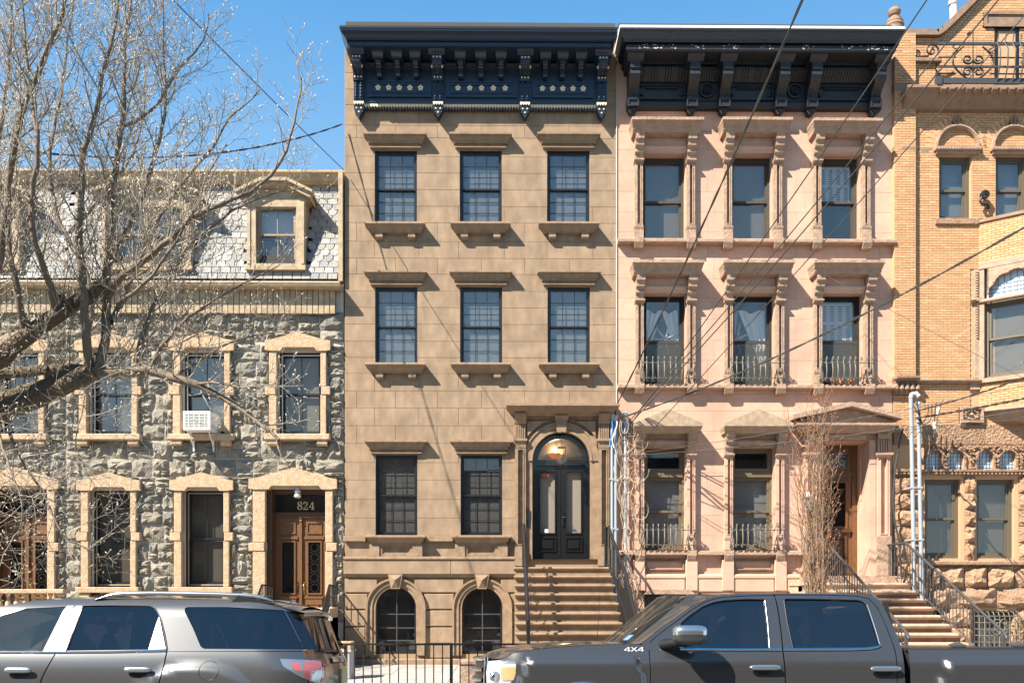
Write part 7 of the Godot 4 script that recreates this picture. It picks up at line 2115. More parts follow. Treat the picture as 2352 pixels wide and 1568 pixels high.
# ---------- the far side of the street, seen only in reflections ----------
func make_far_side() -> void:
	var cols := [Color(0.28, 0.16, 0.11), Color(0.33, 0.27, 0.20), Color(0.22, 0.12, 0.09), Color(0.30, 0.22, 0.15), Color(0.25, 0.2, 0.17)]
	var proto := {}
	for k in 8:
		var x := -26.0 + k * 6.6; var hgt: float = 8.0 + [0.0, 1.6, 0.8, 2.2, 0.4, 1.2, 2.0, 0.6][k]
		var o := thing("row_house", ["red-brown", "sandy tan", "dark maroon", "tall light brown", "grey-brown", "short red-brown", "tall sandy", "low maroon"][k] + " row house across the street, seen only in reflections", "house", Vector3(x, 0.15, 30.0), "houses across the street")
		var g := G.new(); g.box(-3.27, 0, 0, 3.27, hgt, 9.0); put("wall", g, mat("far_%d" % (k % 5), cols[k % 5], 0.9), o)
		g = G.new(); g.box(-3.35, hgt - 0.7, -0.5, 3.35, hgt, 0.3); put("cornice", g, mats.old_black, o)
		for i in 3:
			for j in 3:
				var w := G.new(); var wx := -2.6 + i * 2.1; var wy := 1.3 + j * 2.4
				if wy + 1.8 > hgt - 0.8: continue
				w.box(wx, wy, -0.04, wx + 1.0, wy + 1.7, 0.0); put("window", w, mats.black_frame, o)
				w = G.new(); w.box(wx - 0.15, wy - 0.15, -0.14, wx + 1.15, wy, 0.0); put("sill", w, mats.sandstone, o)

# ---------- overhead wires ----------
func make_wires() -> void:
	# each runs from a fixing on a front to a pole down the street beyond the frame
	var list := [
		# label, from (u, v, z), to (u, v, z), sag, thickness, twisted
		["thick twisted black cable falling steeply from the sky across the pink house", [1419, 925, 0.25], [1840, -40, 8.5], 0.30, 0.017, true],
		["thin black wire passing over the finial to the pink house's left corner", [1440, 985, 0.25], [2130, -30, 7.5], 0.20, 0.011, false],
		["upper of the paired black wires crossing the balcony down to the pink house", [1445, 968, 0.25], [2262, -40, 7.0], 0.22, 0.011, false],
		["lower of the paired black wires crossing the balcony down to the pink house", [1448, 972, 0.25], [2300, -50, 7.2], 0.30, 0.012, false],
		["rightmost thin black wire crossing the iron balcony near the window", [1440, 1050, 0.25], [2420, -60, 7.0], 0.15, 0.009, false],
		["thick twisted grey cable sweeping up to the right over the bay's brick parapet", [1430, 958, 0.25], [2440, 390, 8.0], 0.55, 0.016, true],
		["black service cable from the white pipes up past the bay window's sill", [2100, 945, 0.5], [2420, 830, 6.0], 0.10, 0.014, true],
		["thin wire from the pink house's left corner to the bay's foot, topmost of three", [1425, 1045, 0.25], [2420, 845, 5.0], 0.22, 0.006, false],
		["thin wire from the pink house's left corner to the bay's foot, middle of three", [1425, 1047, 0.25], [2420, 900, 5.0], 0.26, 0.006, false],
		["thin wire from the pink house's left corner to the white pipes, lowest of three", [1425, 1048, 0.25], [2110, 975, 0.5], 0.10, 0.006, false],
		["heavy black cable from the white pipe heads towards the right edge under the bay", [2104, 960, 0.5], [2420, 895, 5.0], 0.05, 0.018, true],
		["thin black wire slanting down the sky from the top to the stone house's roof end", [790, 391, 0.1], [380, -25, 8.0], 0.05, 0.009, false],
		["sagging black cable with a white end crossing the sky to the brownstone's edge", [786, 285, 0.1], [250, 300, 5.0], 0.50, 0.014, true],
		["faint wire hanging from the second floor hood down across the pink and brick fronts", [1895, 630, 0.45], [2420, 890, 3.0], 0.1, 0.005, false],
	]
	for q in list:
		var a := spot(q[1][0], q[1][1], q[1][2]); var b := spot(q[2][0], q[2][1], q[2][2])
		b = a + (b - a) * 1.5
		var p := PackedVector3Array()
		for k in 41:
			var t := k / 40.0
			var c := a.lerp(b, t); c.y -= q[3] * 4.0 * t * (1.0 - t) * 1.0
			p.append(c)
		var g := G.new()
		if q[5]:
			for s in 2:
				var tw := PackedVector3Array()
				for k in 161:
					var t := k / 160.0; var c := a.lerp(b, t); c.y -= q[3] * 4.0 * t * (1.0 - t)
					var w := t * 70.0 + s * PI
					tw.append(c + Vector3(cos(w) * 0.5, sin(w), cos(w) * 0.5) * q[4] * 0.75)
				g.tube(tw, q[4] * 0.7, q[4] * 0.7, 5)
		else: g.tube(p, q[4], q[4], 5)
		tag(put("overhead_wire", g, mats.cable_black), q[0], "wire", "overhead wires")

# ---------- plants ----------
func curve_through(pts: PackedVector3Array, step: float, wob: float) -> PackedVector3Array:
	var c := Curve3D.new()
	for k in pts.size():
		var t := (pts[mini(k + 1, pts.size() - 1)] - pts[maxi(k - 1, 0)]) / 6.0
		c.add_point(pts[k], -t, t)
	c.bake_interval = step
	var b := c.get_baked_points()
	var out := PackedVector3Array()
	var n := maxi(2, int(c.get_baked_length() / step))
	for k in n + 1:
		var p := c.sample_baked(c.get_baked_length() * k / n)
		if k > 0 and k < n: p += Vector3(rnd(-wob, wob), rnd(-wob, wob), rnd(-wob, wob))
		out.append(p)
	return out

var twigs: G
var shoots: G
var bud_at := []
func sprout(from: Vector3, dir: Vector3, len: float, r: float, level: int, up: float) -> void:
	# one branchlet that bends upwards, with side shoots and buds
	var n := 5 if level == 0 else (4 if level == 1 else 3)
	if level == 0: n = maxi(5, int(len / 0.14))
	var p := PackedVector3Array([from]); var d := dir.normalized(); var at := from
	var st := len / n
	for k in n:
		d = (d + Vector3(rnd(-0.22, 0.22), rnd(-0.16, 0.20) + up, rnd(-0.22, 0.22))).normalized()
		at += d * st
		p.append(at)
	(shoots if level == 0 else twigs).tube(p, r, r * (0.35 if level < 2 else 0.6), 5 if level == 0 else 3)
	if level >= 1 and rng.randf() < 0.62: bud_at.append([at, d])
	if level == 2:
		if rng.randf() < 0.2: bud_at.append([p[2], (d + Vector3(rnd(-1, 1), rnd(-0.3, 1), rnd(-1, 1))).normalized()])
		return
	var side := rng.randf() * TAU
	var m := int(len / (0.095 if level == 0 else 0.085))
	for k in m:
		var t := lerpf(0.15, 0.98, (k + rng.randf()) / m)
		var f := t * n; var i := mini(int(f), n - 1)
		var q := p[i].lerp(p[i + 1], f - i)
		var ax := (p[i + 1] - p[i]).normalized()
		side += 2.4 + rnd(-0.5, 0.5)
		var s := ax.cross(Vector3.UP if absf(ax.y) < 0.9 else Vector3.RIGHT).normalized()
		var o := (s * cos(side) + ax.cross(s) * sin(side))
		var nd := (ax * rnd(0.5, 0.9) + o * rnd(0.7, 1.1) + Vector3(0, 0.1, 0)).normalized()
		if level == 0: sprout(q, nd, len * rnd(0.32, 0.62) * (1.15 - 0.6 * t), maxf(r * 0.5, 0.0036), 1, up * 1.0)
		else: sprout(q, nd, rnd(0.07, 0.20), maxf(r * 0.65, 0.0026), 2, 0.10)

func make_plants() -> void:
	var o := thing("street_tree", "large bare street tree with budding twigs reaching in from the left", "tree", Vector3(-8.2, 0.15, 8.2))
	var sh := -o.position
	shoots = G.new(); twigs = G.new()
	# trunk, beyond the left edge
	var D := 9.2  # z of the crown's middle
	var tr := curve_through(PackedVector3Array([Vector3(0, 0, 0), Vector3(0.05, 1.2, 0.1), Vector3(0.2, 2.4, 0.3)]), 0.3, 0.02)
	var g := G.new(); g.tube(tr, 0.42, 0.30, 14); put("trunk", g, mats.bark, o)
	# main limbs: survey readings with depth, radii in metres
	var limbs := [
		[[[-420, 1160, 0], [-150, 1010, 0], [0, 946, 0], [100, 905, 0], [185, 868, 0.1], [215, 852, 0.1]], 0.20, 0.10],
		[[[-420, 1130, 0], [-150, 960, -0.3], [0, 918, -0.2], [110, 885, 0], [200, 852, 0.1]], 0.105, 0.08],
		[[[-420, 1120, 0], [-160, 900, -0.5], [0, 860, -0.4], [90, 851, -0.2], [190, 848, 0]], 0.09, 0.06],
		[[[-420, 1130, 0], [-180, 930, 0.4], [0, 822, 0.3], [60, 770, 0.3], [130, 722, 0.3], [190, 690, 0.3], [230, 655, 0.3]], 0.155, 0.08],
		[[[-300, 1000, 0], [-120, 800, 0.8], [-20, 640, 0.8], [0, 560, 0.8], [20, 420, 0.8], [40, 300, 0.9], [80, 180, 0.9], [130, 60, 1.0], [160, -60, 1.0]], 0.07, 0.02],
		[[[195, 858, 0.1], [250, 852, 0.1], [310, 853, 0.2], [345, 850, 0.2], [400, 868, 0.3], [450, 882, 0.3], [530, 925, 0.4], [590, 965, 0.5], [640, 1010, 0.6]], 0.075, 0.018],
		[[[225, 852, 0.1], [240, 780, 0.1], [243, 690, 0.1], [246, 600, 0.2], [250, 508, 0.2], [266, 363, 0.3], [281, 273, 0.3], [285, 137, 0.3], [290, 60, 0.3], [305, -40, 0.3]], 0.062, 0.014],
		[[[281, 290, 0.3], [332, 266, 0.2], [363, 242, 0.2], [391, 188, 0.2], [402, 164, 0.2], [441, 129, 0.1], [469, 86, 0.1], [478, 30, 0.1]], 0.022, 0.006],
		[[[240, 690, 0.1], [275, 640, 0.5], [312, 609, 0.7], [352, 578, 0.8], [391, 547, 0.9], [441, 500, 1.0], [500, 472, 1.0], [547, 453, 1.0], [609, 414, 1.0], [645, 375, 1.0], [664, 320, 1.0], [685, 235, 1.0], [692, 180, 1.0]], 0.045, 0.008],
		[[[255, 740, 0.1], [300, 640, -0.3], [344, 535, -0.4], [391, 457, -0.5], [422, 414, -0.5], [461, 371, -0.5], [492, 332, -0.5], [523, 273, -0.6], [562, 242, -0.6], [596, 205, -0.6]], 0.042, 0.007],
		[[[205, 850, 0.1], [198, 760, 0.3], [192, 690, 0.4], [184, 600, 0.5], [180, 560, 0.5], [186, 440, 0.6], [188, 352, 0.6], [211, 293, 0.6], [223, 250, 0.6], [234, 176, 0.6], [250, 117, 0.6], [266, 39, 0.6], [275, -40, 0.6]], 0.055, 0.013],
		[[[205, 850, 0.1], [200, 770, -0.2], [210, 680, -0.3], [190, 610, -0.4], [150, 540, -0.5], [120, 450, -0.5], [115, 340, -0.5], [135, 240, -0.6], [150, 120, -0.6], [170, -20, -0.6]], 0.045, 0.010],
		[[[130, 722, 0.3], [110, 640, 0.6], [80, 560, 0.8], [70, 460, 0.9], [85, 350, 1.0], [75, 250, 1.0], [60, 130, 1.0], [50, 0, 1.0]], 0.045, 0.010],
		[[[60, 770, 0.3], [40, 680, 0.5], [20, 580, 0.5], [10, 480, 0.5], [-10, 360, 0.5], [10, 230, 0.5], [20, 100, 0.5], [30, -30, 0.5]], 0.045, 0.010],
		[[[230, 655, 0.3], [270, 560, 0.4], [320, 470, 0.4], [350, 380, 0.4], [372, 300, 0.4], [380, 220, 0.4], [372, 120, 0.4], [376, 40, 0.4], [372, -30, 0.4]], 0.036, 0.006],
		[[[310, 852, 0.2], [325, 780, 0.0], [355, 700, -0.2], [400, 620, -0.3], [440, 560, -0.3], [500, 510, -0.3], [560, 470, -0.3], [625, 445, -0.3], [700, 430, -0.3]], 0.040, 0.007],
		[[[345, 850, 0.2], [375, 790, 0.4], [430, 730, 0.5], [490, 690, 0.6], [560, 650, 0.6], [640, 610, 0.6]], 0.028, 0.006],
		[[[400, 868, 0.3], [450, 830, 0.1], [520, 790, 0.0], [580, 770, -0.1], [660, 760, -0.1]], 0.022, 0.005],
		[[[450, 882, 0.3], [510, 880, 0.6], [560, 890, 0.8], [640, 880, 0.9]], 0.018, 0.005],
		[[[20, 990, 0.1], [50, 1060, 0.3], [90, 1120, 0.4], [120, 1180, 0.4], [150, 1230, 0.5], [215, 1265, 0.5]], 0.022, 0.005],
		[[[-10, 960, 0.1], [10, 1040, 0.6], [40, 1120, 0.8], [50, 1180, 0.9], [40, 1230, 0.9]], 0.018, 0.005],
		[[[190, 870, 0.1], [190, 930, 0.5], [180, 980, 0.6], [170, 1050, 0.7]], 0.014, 0.004],
		[[[270, 700, 0.2], [330, 650, 0.8], [400, 560, 1.0], [450, 470, 1.1], [480, 390, 1.2], [520, 330, 1.2]], 0.026, 0.006],
		[[[150, 540, -0.5], [210, 480, -0.9], [260, 420, -1.0], [310, 340, -1.1], [330, 240, -1.1], [330, 140, -1.2]], 0.026, 0.006],
	]
	for L in limbs:
		var pts := PackedVector3Array()
		for q in L[0]: pts.append(spot(q[0], q[1], D + q[2]) + sh)
		var thin: bool = L[1] < 0.03
		var c := curve_through(pts, 0.16, 0.018 if L[1] > 0.1 else 0.012)
		g = G.new(); g.tube(c, L[1], L[2], 12 if L[1] > 0.08 else 8)
		if L[1] > 0.08:
			for k in 4:   # pruned knots
				var i := rng.randi_range(2, c.size() - 2)
				var dd := Vector3(rnd(-0.4, 0.4), rnd(-0.2, 1), rnd(0.2, 1)).normalized()
				g.tube(PackedVector3Array([c[i], c[i] + dd * L[1] * 1.12]), 0.05, 0.035, 8, true)
		put("limb", g, mats.bark if L[1] > 0.08 else mats.birch, o)
		# shoots along the limb
		var total := 0.0
		for k in c.size() - 1: total += c[k].distance_to(c[k + 1])
		var heavy: bool = L[1] > 0.08
		var m := int(total / (0.145 if not heavy else 0.30))
		var side := rng.randf() * TAU
		for k in m:
			var t := lerpf(0.30 if heavy else 0.10, 1.0, (k + rng.randf()) / m)
			var f := t * (c.size() - 1); var i := mini(int(f), c.size() - 2)
			var q := c[i].lerp(c[i + 1], f - i)
			var wq := q - sh
			var uu := 1176.0 + 2040.0 * wq.x / (20.0 - wq.z)
			if uu < -160: continue
			var ax := (c[i + 1] - c[i]).normalized()
			side += 2.4 + rnd(-0.6, 0.6)
			var s := ax.cross(Vector3.UP if absf(ax.y) < 0.9 else Vector3.RIGHT).normalized()
			var od := s * cos(side) + ax.cross(s) * sin(side)
			var nd := (ax * rnd(0.4, 0.9) + od * rnd(0.6, 1.0) + Vector3(0, 0.25, 0)).normalized()
			var rr := lerpf(L[1], L[2], t)
			sprout(q, nd, rnd(0.4, 1.1) * (1.0 if uu < 430 else 0.62), clampf(rr * 0.45, 0.0055, 0.010), 0, 0.13 if wq.y > 4.2 else 0.02)
	tag(put("branchlets", shoots, mats.twig, o), "", "", "", "stuff")
	tag(put("twigs", twigs, mats.twig, o), "", "", "", "stuff")
	var bud := G.new(); bud.lathe([Vector2(0, 0), Vector2(0.0056, 0.012), Vector2(0.0046, 0.024), Vector2(0, 0.036)], Vector3.ZERO, 5)
	buds(o, bud_at, bud.mesh(), mats.bud)
	for k in 2:
		var t2: Node3D = again(o, self, Vector3([-9.0, 3.0][k], 0.15, 24.6)); t2.rotation.y = [0.3, 0.9][k]
		tag(t2, ["bare street tree across the road by the tan houses, seen only in reflections", "bare street tree across the road by the grey-brown house, seen only in reflections"][k], "tree")
	# slim many-stemmed shrub in front of the pink house's door
	bud_at = []; shoots = G.new(); twigs = G.new()
	var b := thing("bare_shrub", "slim leafless many-stemmed shrub in front of the pink house's wooden door", "shrub", Vector3(fx(1885, 3.4), 0.19, 3.4))
	for k in 19:
		var a := TAU * k / 19.0 + rnd(-0.3, 0.3)
		var lean := rnd(0.05, 0.72)
		var top := Vector3(cos(a) * lean - 0.10, rnd(4.0, 5.75) - lean * 1.2, sin(a) * lean * 0.8)
		var base := Vector3(cos(a) * 0.12, 0, sin(a) * 0.12)
		var mid := base.lerp(top, 0.5) + Vector3(cos(a) * -0.06 + rnd(-0.06, 0.06), 0.1, rnd(-0.06, 0.06))
		var c := curve_through(PackedVector3Array([base, mid, top]), 0.16, 0.022)
		g = G.new(); g.tube(c, rnd(0.014, 0.026), 0.004, 7); put("stem", g, mats.birch, b)
		for j in 24:
			var t := lerpf(0.30, 1.0, (j + rng.randf()) / 24)
			var f := t * (c.size() - 1); var i := mini(int(f), c.size() - 2)
			var ang := rng.randf() * TAU
			shrub_twig(c[i].lerp(c[i + 1], f - i), Vector3(cos(ang) * 0.55, 1.0, sin(ang) * 0.55).normalized(), rnd(0.25, 0.75), 0.0055)
	tag(put("twigs", twigs, mats.birch_twig, b), "", "", "", "stuff")
	buds(b, bud_at, bud.mesh(), mat("bud_brown", Color(0.36, 0.18, 0.09), 0.7))
	# dead vines on the pipes at the seam of the fronts
	var v := thing("dead_vine", "dead tangled vine climbing the pipe at the pink house's left corner", "vine", Vector3(fx(1450), 0.19, 0.15))
	for k in 15:
		var p := PackedVector3Array()
		var x := rnd(-0.16, 0.16); var y := rnd(0.5, 3.4) if k > 9 else 0.3
		var n := 26 if k < 10 else 16
		var ph := rnd(0, 6)
		for i in n:
			p.append(Vector3(x + 0.07 * sin(i * 0.9 + ph) + 0.03 * sin(i * 2.3), y + i * (0.19 if k < 10 else 0.075), 0.04 + 0.07 * sin(i * 0.7 + k)))
			x += rnd(-0.035, 0.035) - 0.004
		g = G.new(); g.tube(p, rnd(0.005, 0.010), 0.004, 5); put("vine_stem", g, mats.vine, v)
	for k in 12:
		var p := PackedVector3Array(); var c0 := Vector3(rnd(-0.2, 0.2), rnd(3.0, 5.0), 0.12); var R := rnd(0.1, 0.3)
		for i in 12: p.append(c0 + Vector3(cos(i * 0.5 + k) * R, sin(i * 0.5 + k) * R * 1.3, 0.05 * sin(i)))
		g = G.new(); g.tube(p, 0.007, 0.005, 4); put("tendril", g, mats.vine, v)

func shrub_twig(from: Vector3, dir: Vector3, len: float, r: float) -> void:
	var p := PackedVector3Array([from]); var at := from; var d := dir
	for k in 4:
		d = (d + Vector3(rnd(-0.2, 0.2), 0.05, rnd(-0.2, 0.2))).normalized(); at += d * len / 4; p.append(at)
		if k < 3:
			var e := (d + Vector3(rnd(-0.9, 0.9), rnd(-0.1, 0.4), rnd(-0.9, 0.9))).normalized()
			var q := at + e * rnd(0.04, 0.16)
			twigs.tube(PackedVector3Array([at, at.lerp(q, 0.5) + Vector3(0, 0.004, 0), q]), r * 0.45, r * 0.3, 3)
			bud_at.append([q, e])
	twigs.tube(p, r, r * 0.4, 3); bud_at.append([at, d])

func buds(parent: Node, at: Array, m: Mesh, ma: Material) -> void:
	var mm := MultiMesh.new(); mm.transform_format = MultiMesh.TRANSFORM_3D; mm.mesh = m; mm.instance_count = at.size()
	for k in at.size():
		var d: Vector3 = at[k][1]
		var x := d.cross(Vector3(0.3, 0.2, 0.9)).normalized()
		var s := rnd(0.7, 1.35)
		mm.set_instance_transform(k, Transform3D(Basis(x, d, x.cross(d)).scaled_local(Vector3(s, s, s)), at[k][0]))
	var o := MultiMeshInstance3D.new(); o.name = "buds"; o.multimesh = mm; o.material_override = ma
	parent.add_child(o, true); tag(o, "", "", "", "stuff")

# ---------- parked vehicles ----------
const MID := 10.8
func sheet(g: G, f: Callable, nu: int, nv: int) -> void:
	# a smooth surface f(s, t) with s and t from 0 to 1
	var P := []; var N := []
	for i in nu + 1:
		var pr := []; var nr := []
		for j in nv + 1:
			var s := float(i) / nu; var t := float(j) / nv; var e := 0.004
			var p: Vector3 = f.call(s, t)
			var du: Vector3 = f.call(minf(s + e, 1.0), t) - f.call(maxf(s - e, 0.0), t)
			var dv: Vector3 = f.call(s, minf(t + e, 1.0)) - f.call(s, maxf(t - e, 0.0))
			pr.append(p); nr.append(dv.cross(du).normalized())
		P.append(pr); N.append(nr)
	for i in nu:
		for j in nv:
			g.squad(P[i][j], P[i][j + 1], P[i + 1][j + 1], P[i + 1][j], N[i][j], N[i][j + 1], N[i + 1][j + 1], N[i + 1][j])

func panel(g: G, poly: PackedVector2Array, holes: Array, zf: Callable, off := 0.0, cx := 0.11, cy := 0.07) -> void:
	# a piece of bodywork: an outline in xy laid on the curved side z = zf(x, y)
	var b := Rect2(poly[0], Vector2.ZERO)
	for p in poly: b = b.expand(p)
	var nx := int(ceil(b.size.x / cx)); var ny := int(ceil(b.size.y / cy))
	for i in nx:
		for j in ny:
			var a := b.position + Vector2(b.size.x * i / nx, b.size.y * j / ny); var d := Vector2(b.size.x / nx, b.size.y / ny)
			var cell := PackedVector2Array([a, a + Vector2(d.x, 0), a + d, a + Vector2(0, d.y)])
			var bits: Array = Geometry2D.intersect_polygons(poly, cell)
			for h in holes:
				var next := []
				for q in bits:
					for r in Geometry2D.clip_polygons(q, h): next.append(r)
				bits = next
			for q: PackedVector2Array in bits:
				var t := Geometry2D.triangulate_polygon(q)
				for k in range(0, t.size(), 3):
					var v := []; var n := []
					for m in 3:
						var p := q[t[k + m]]; var e := 0.006
						v.append(Vector3(p.x, p.y, float(zf.call(p.x, p.y)) + off))
						n.append(Vector3(-(float(zf.call(p.x + e, p.y)) - float(zf.call(p.x - e, p.y))) / (2 * e), -(float(zf.call(p.x, p.y + e)) - float(zf.call(p.x, p.y - e))) / (2 * e), 1.0).normalized())
					g.stri(v[0], v[1], v[2], n[0], n[1], n[2])

func other_side(g: G) -> G:
	var o := G.new()
	for k in range(0, g.v.size(), 3):
		var p := []; var n := []
		for m in 3:
			p.append(Vector3(g.v[k + m].x, g.v[k + m].y, 2 * MID - g.v[k + m].z)); n.append(Vector3(g.n[k + m].x, g.n[k + m].y, -g.n[k + m].z))
		o.stri(p[0], p[1], p[2], n[0], n[1], n[2])
	return o

func drawn(list: Array, zf: Callable) -> PackedVector2Array:
	# survey readings of the near side turned into metres on that side
	var out := PackedVector2Array()
	for q in list:
		var z := 11.8; var p := Vector3.ZERO
		for k in 4:
			p = spot(q[0], q[1], z); z = zf.call(p.x, p.y)
		out.append(Vector2(p.x, p.y))
	return out

func along(list: PackedVector2Array, x: float) -> float:
	for k in list.size() - 1:
		if x <= list[k + 1].x: return lerpf(list[k].y, list[k + 1].y, clampf((x - list[k].x) / maxf(list[k + 1].x - list[k].x, 1e-4), 0, 1))
	return list[list.size() - 1].y

func smooth_line(list: PackedVector2Array, n: int) -> PackedVector2Array:
	var c := Curve2D.new()
	for k in list.size():
		var t := (list[mini(k + 1, list.size() - 1)] - list[maxi(k - 1, 0)]) / 6.0
		c.add_point(list[k], -t, t)
	var out := PackedVector2Array()
	for k in n + 1: out.append(c.sample_baked(c.get_baked_length() * k / n, true))
	return out

func strip(g: G, line: PackedVector2Array, zf: Callable, off: float, w: float, r: float) -> void:
	# a trim strip lying on the side along a line
	var p := PackedVector3Array()
	for q in line: p.append(Vector3(q.x, q.y, float(zf.call(q.x, q.y)) + off))
	g.tube(p, r, r, 6, true)

func both(o: Node, called: String, g: G, m: Material) -> void:
	put(called, g, m, o); put(called, other_side(g), m, o)

func wheel(o: Node, x: float, y: float, r: float) -> void:
	for z in [11.55, 2 * MID - 11.55]:
		var w := node("wheel", o, Vector3(x, y, z))
		var s: float = 1.0 if z > MID else -1.0
		var g := G.new(); g.lathe([Vector2(r * 0.62, -0.11), Vector2(r * 0.95, -0.11), Vector2(r, -0.07), Vector2(r, 0.07), Vector2(r * 0.95, 0.11), Vector2(r * 0.62, 0.11)], Vector3.ZERO, 28)
		var t := put("tyre", g, mats.tyre, w); t.rotation.x = PI / 2
		g = G.new(); g.lathe([Vector2(r * 0.62, 0.09), Vector2(r * 0.58, 0.04), Vector2(r * 0.2, 0.06), Vector2(0, 0.08)], Vector3.ZERO, 20)
		for k in 6:
			var a := TAU * k / 6; g.tube(PackedVector3Array([Vector3(0, 0.085, 0), Vector3(cos(a) * r * 0.58, 0.09, sin(a) * r * 0.58)]), 0.05, 0.035, 6)
		var q := put("rim", g, mats.chrome_dull, w); q.rotation.x = PI / 2 * s

func door_handle(o: Node, u0: float, u1: float, v0: float, v1: float, zf: Callable) -> void:
	var d := node("door_handle", o)
	var p := drawn([[u0, (v0 + v1) / 2], [u1, (v0 + v1) / 2], [(u0 + u1) / 2, v1 + 5], [(u0 + u1) / 2, v0]], zf)
	var g := G.new()
	var cup := PackedVector2Array()
	for k in 20: cup.append(Vector2((p[0].x + p[1].x) / 2 + cos(TAU * k / 20) * 0.085, p[2].y + 0.030 + sin(TAU * k / 20) * 0.052))
	panel(g, cup, [], zf, 0.003, 0.05, 0.04); put("cup", g, mats.trim_black, d)
	g = G.new()
	var y := (p[0].y + p[1].y) / 2; var h := 0.026
	var z0: float = zf.call((p[0].x + p[1].x) / 2, y)
	var rr := func(t: float): return h * pow(maxf(1.0 - pow(absf(t * 2 - 1), 6.0), 0.0), 0.5)
	sheet(g, func(s, t): return Vector3(lerpf(p[0].x, p[1].x, s), y + cos(t * TAU) * rr.call(s), z0 + 0.036 + sin(t * TAU) * rr.call(s) * 0.72), 16, 10)
	put("grip", g, mats.chrome_satin, d)

func lean(o: Node3D) -> void:
	# the crowned road tips a parked car towards the kerb
	o.rotation.x = -0.06; o.position += Vector3(0, -0.055, 0.07)

func make_cars() -> void:
	var flake := noise_tex("flake", 0.35, 0.86, 1.0, 256, 2)
	mat("suv_paint", Color(0.108, 0.110, 0.112), 0.27, 0.55, {"coat": 1.0})
	mat("pickup_paint", Color(0.073, 0.074, 0.076), 0.27, 0.55, {"coat": 1.0})
	mat("chrome", Color(0.80, 0.82, 0.85), 0.07, 1.0); mat("chrome_dull", Color(0.55, 0.56, 0.58), 0.25, 1.0)
	mat("chrome_satin", Color(0.62, 0.64, 0.66), 0.22, 0.93); mat("trim_black", Color(0.012, 0.012, 0.013), 0.4); mat("tyre", Color(0.02, 0.02, 0.02), 0.9)
	mat("cabin", Color(0.03, 0.028, 0.026), 0.85); mat("seat_grey", Color(0.085, 0.08, 0.072), 0.9)
	mat("lamp_red", Color(0.48, 0.02, 0.018), 0.12, 0.0, {"coat": 1.0}); mat("lamp_amber", Color(0.72, 0.22, 0.02), 0.2, 0.0, {"coat": 1.0}); mat("lamp_white", Color(0.72, 0.72, 0.72), 0.15, 0.3, {"coat": 1.0})
	pane_mat("tint", Color(0.006, 0.009, 0.014), 0.93, 0.85); pane_mat("tint_light", Color(0.02, 0.03, 0.034), 0.78, 0.75); pane_mat("lens_clear", Color(0.8, 0.8, 0.8), 0.12)
	make_suv()
	make_pickup()

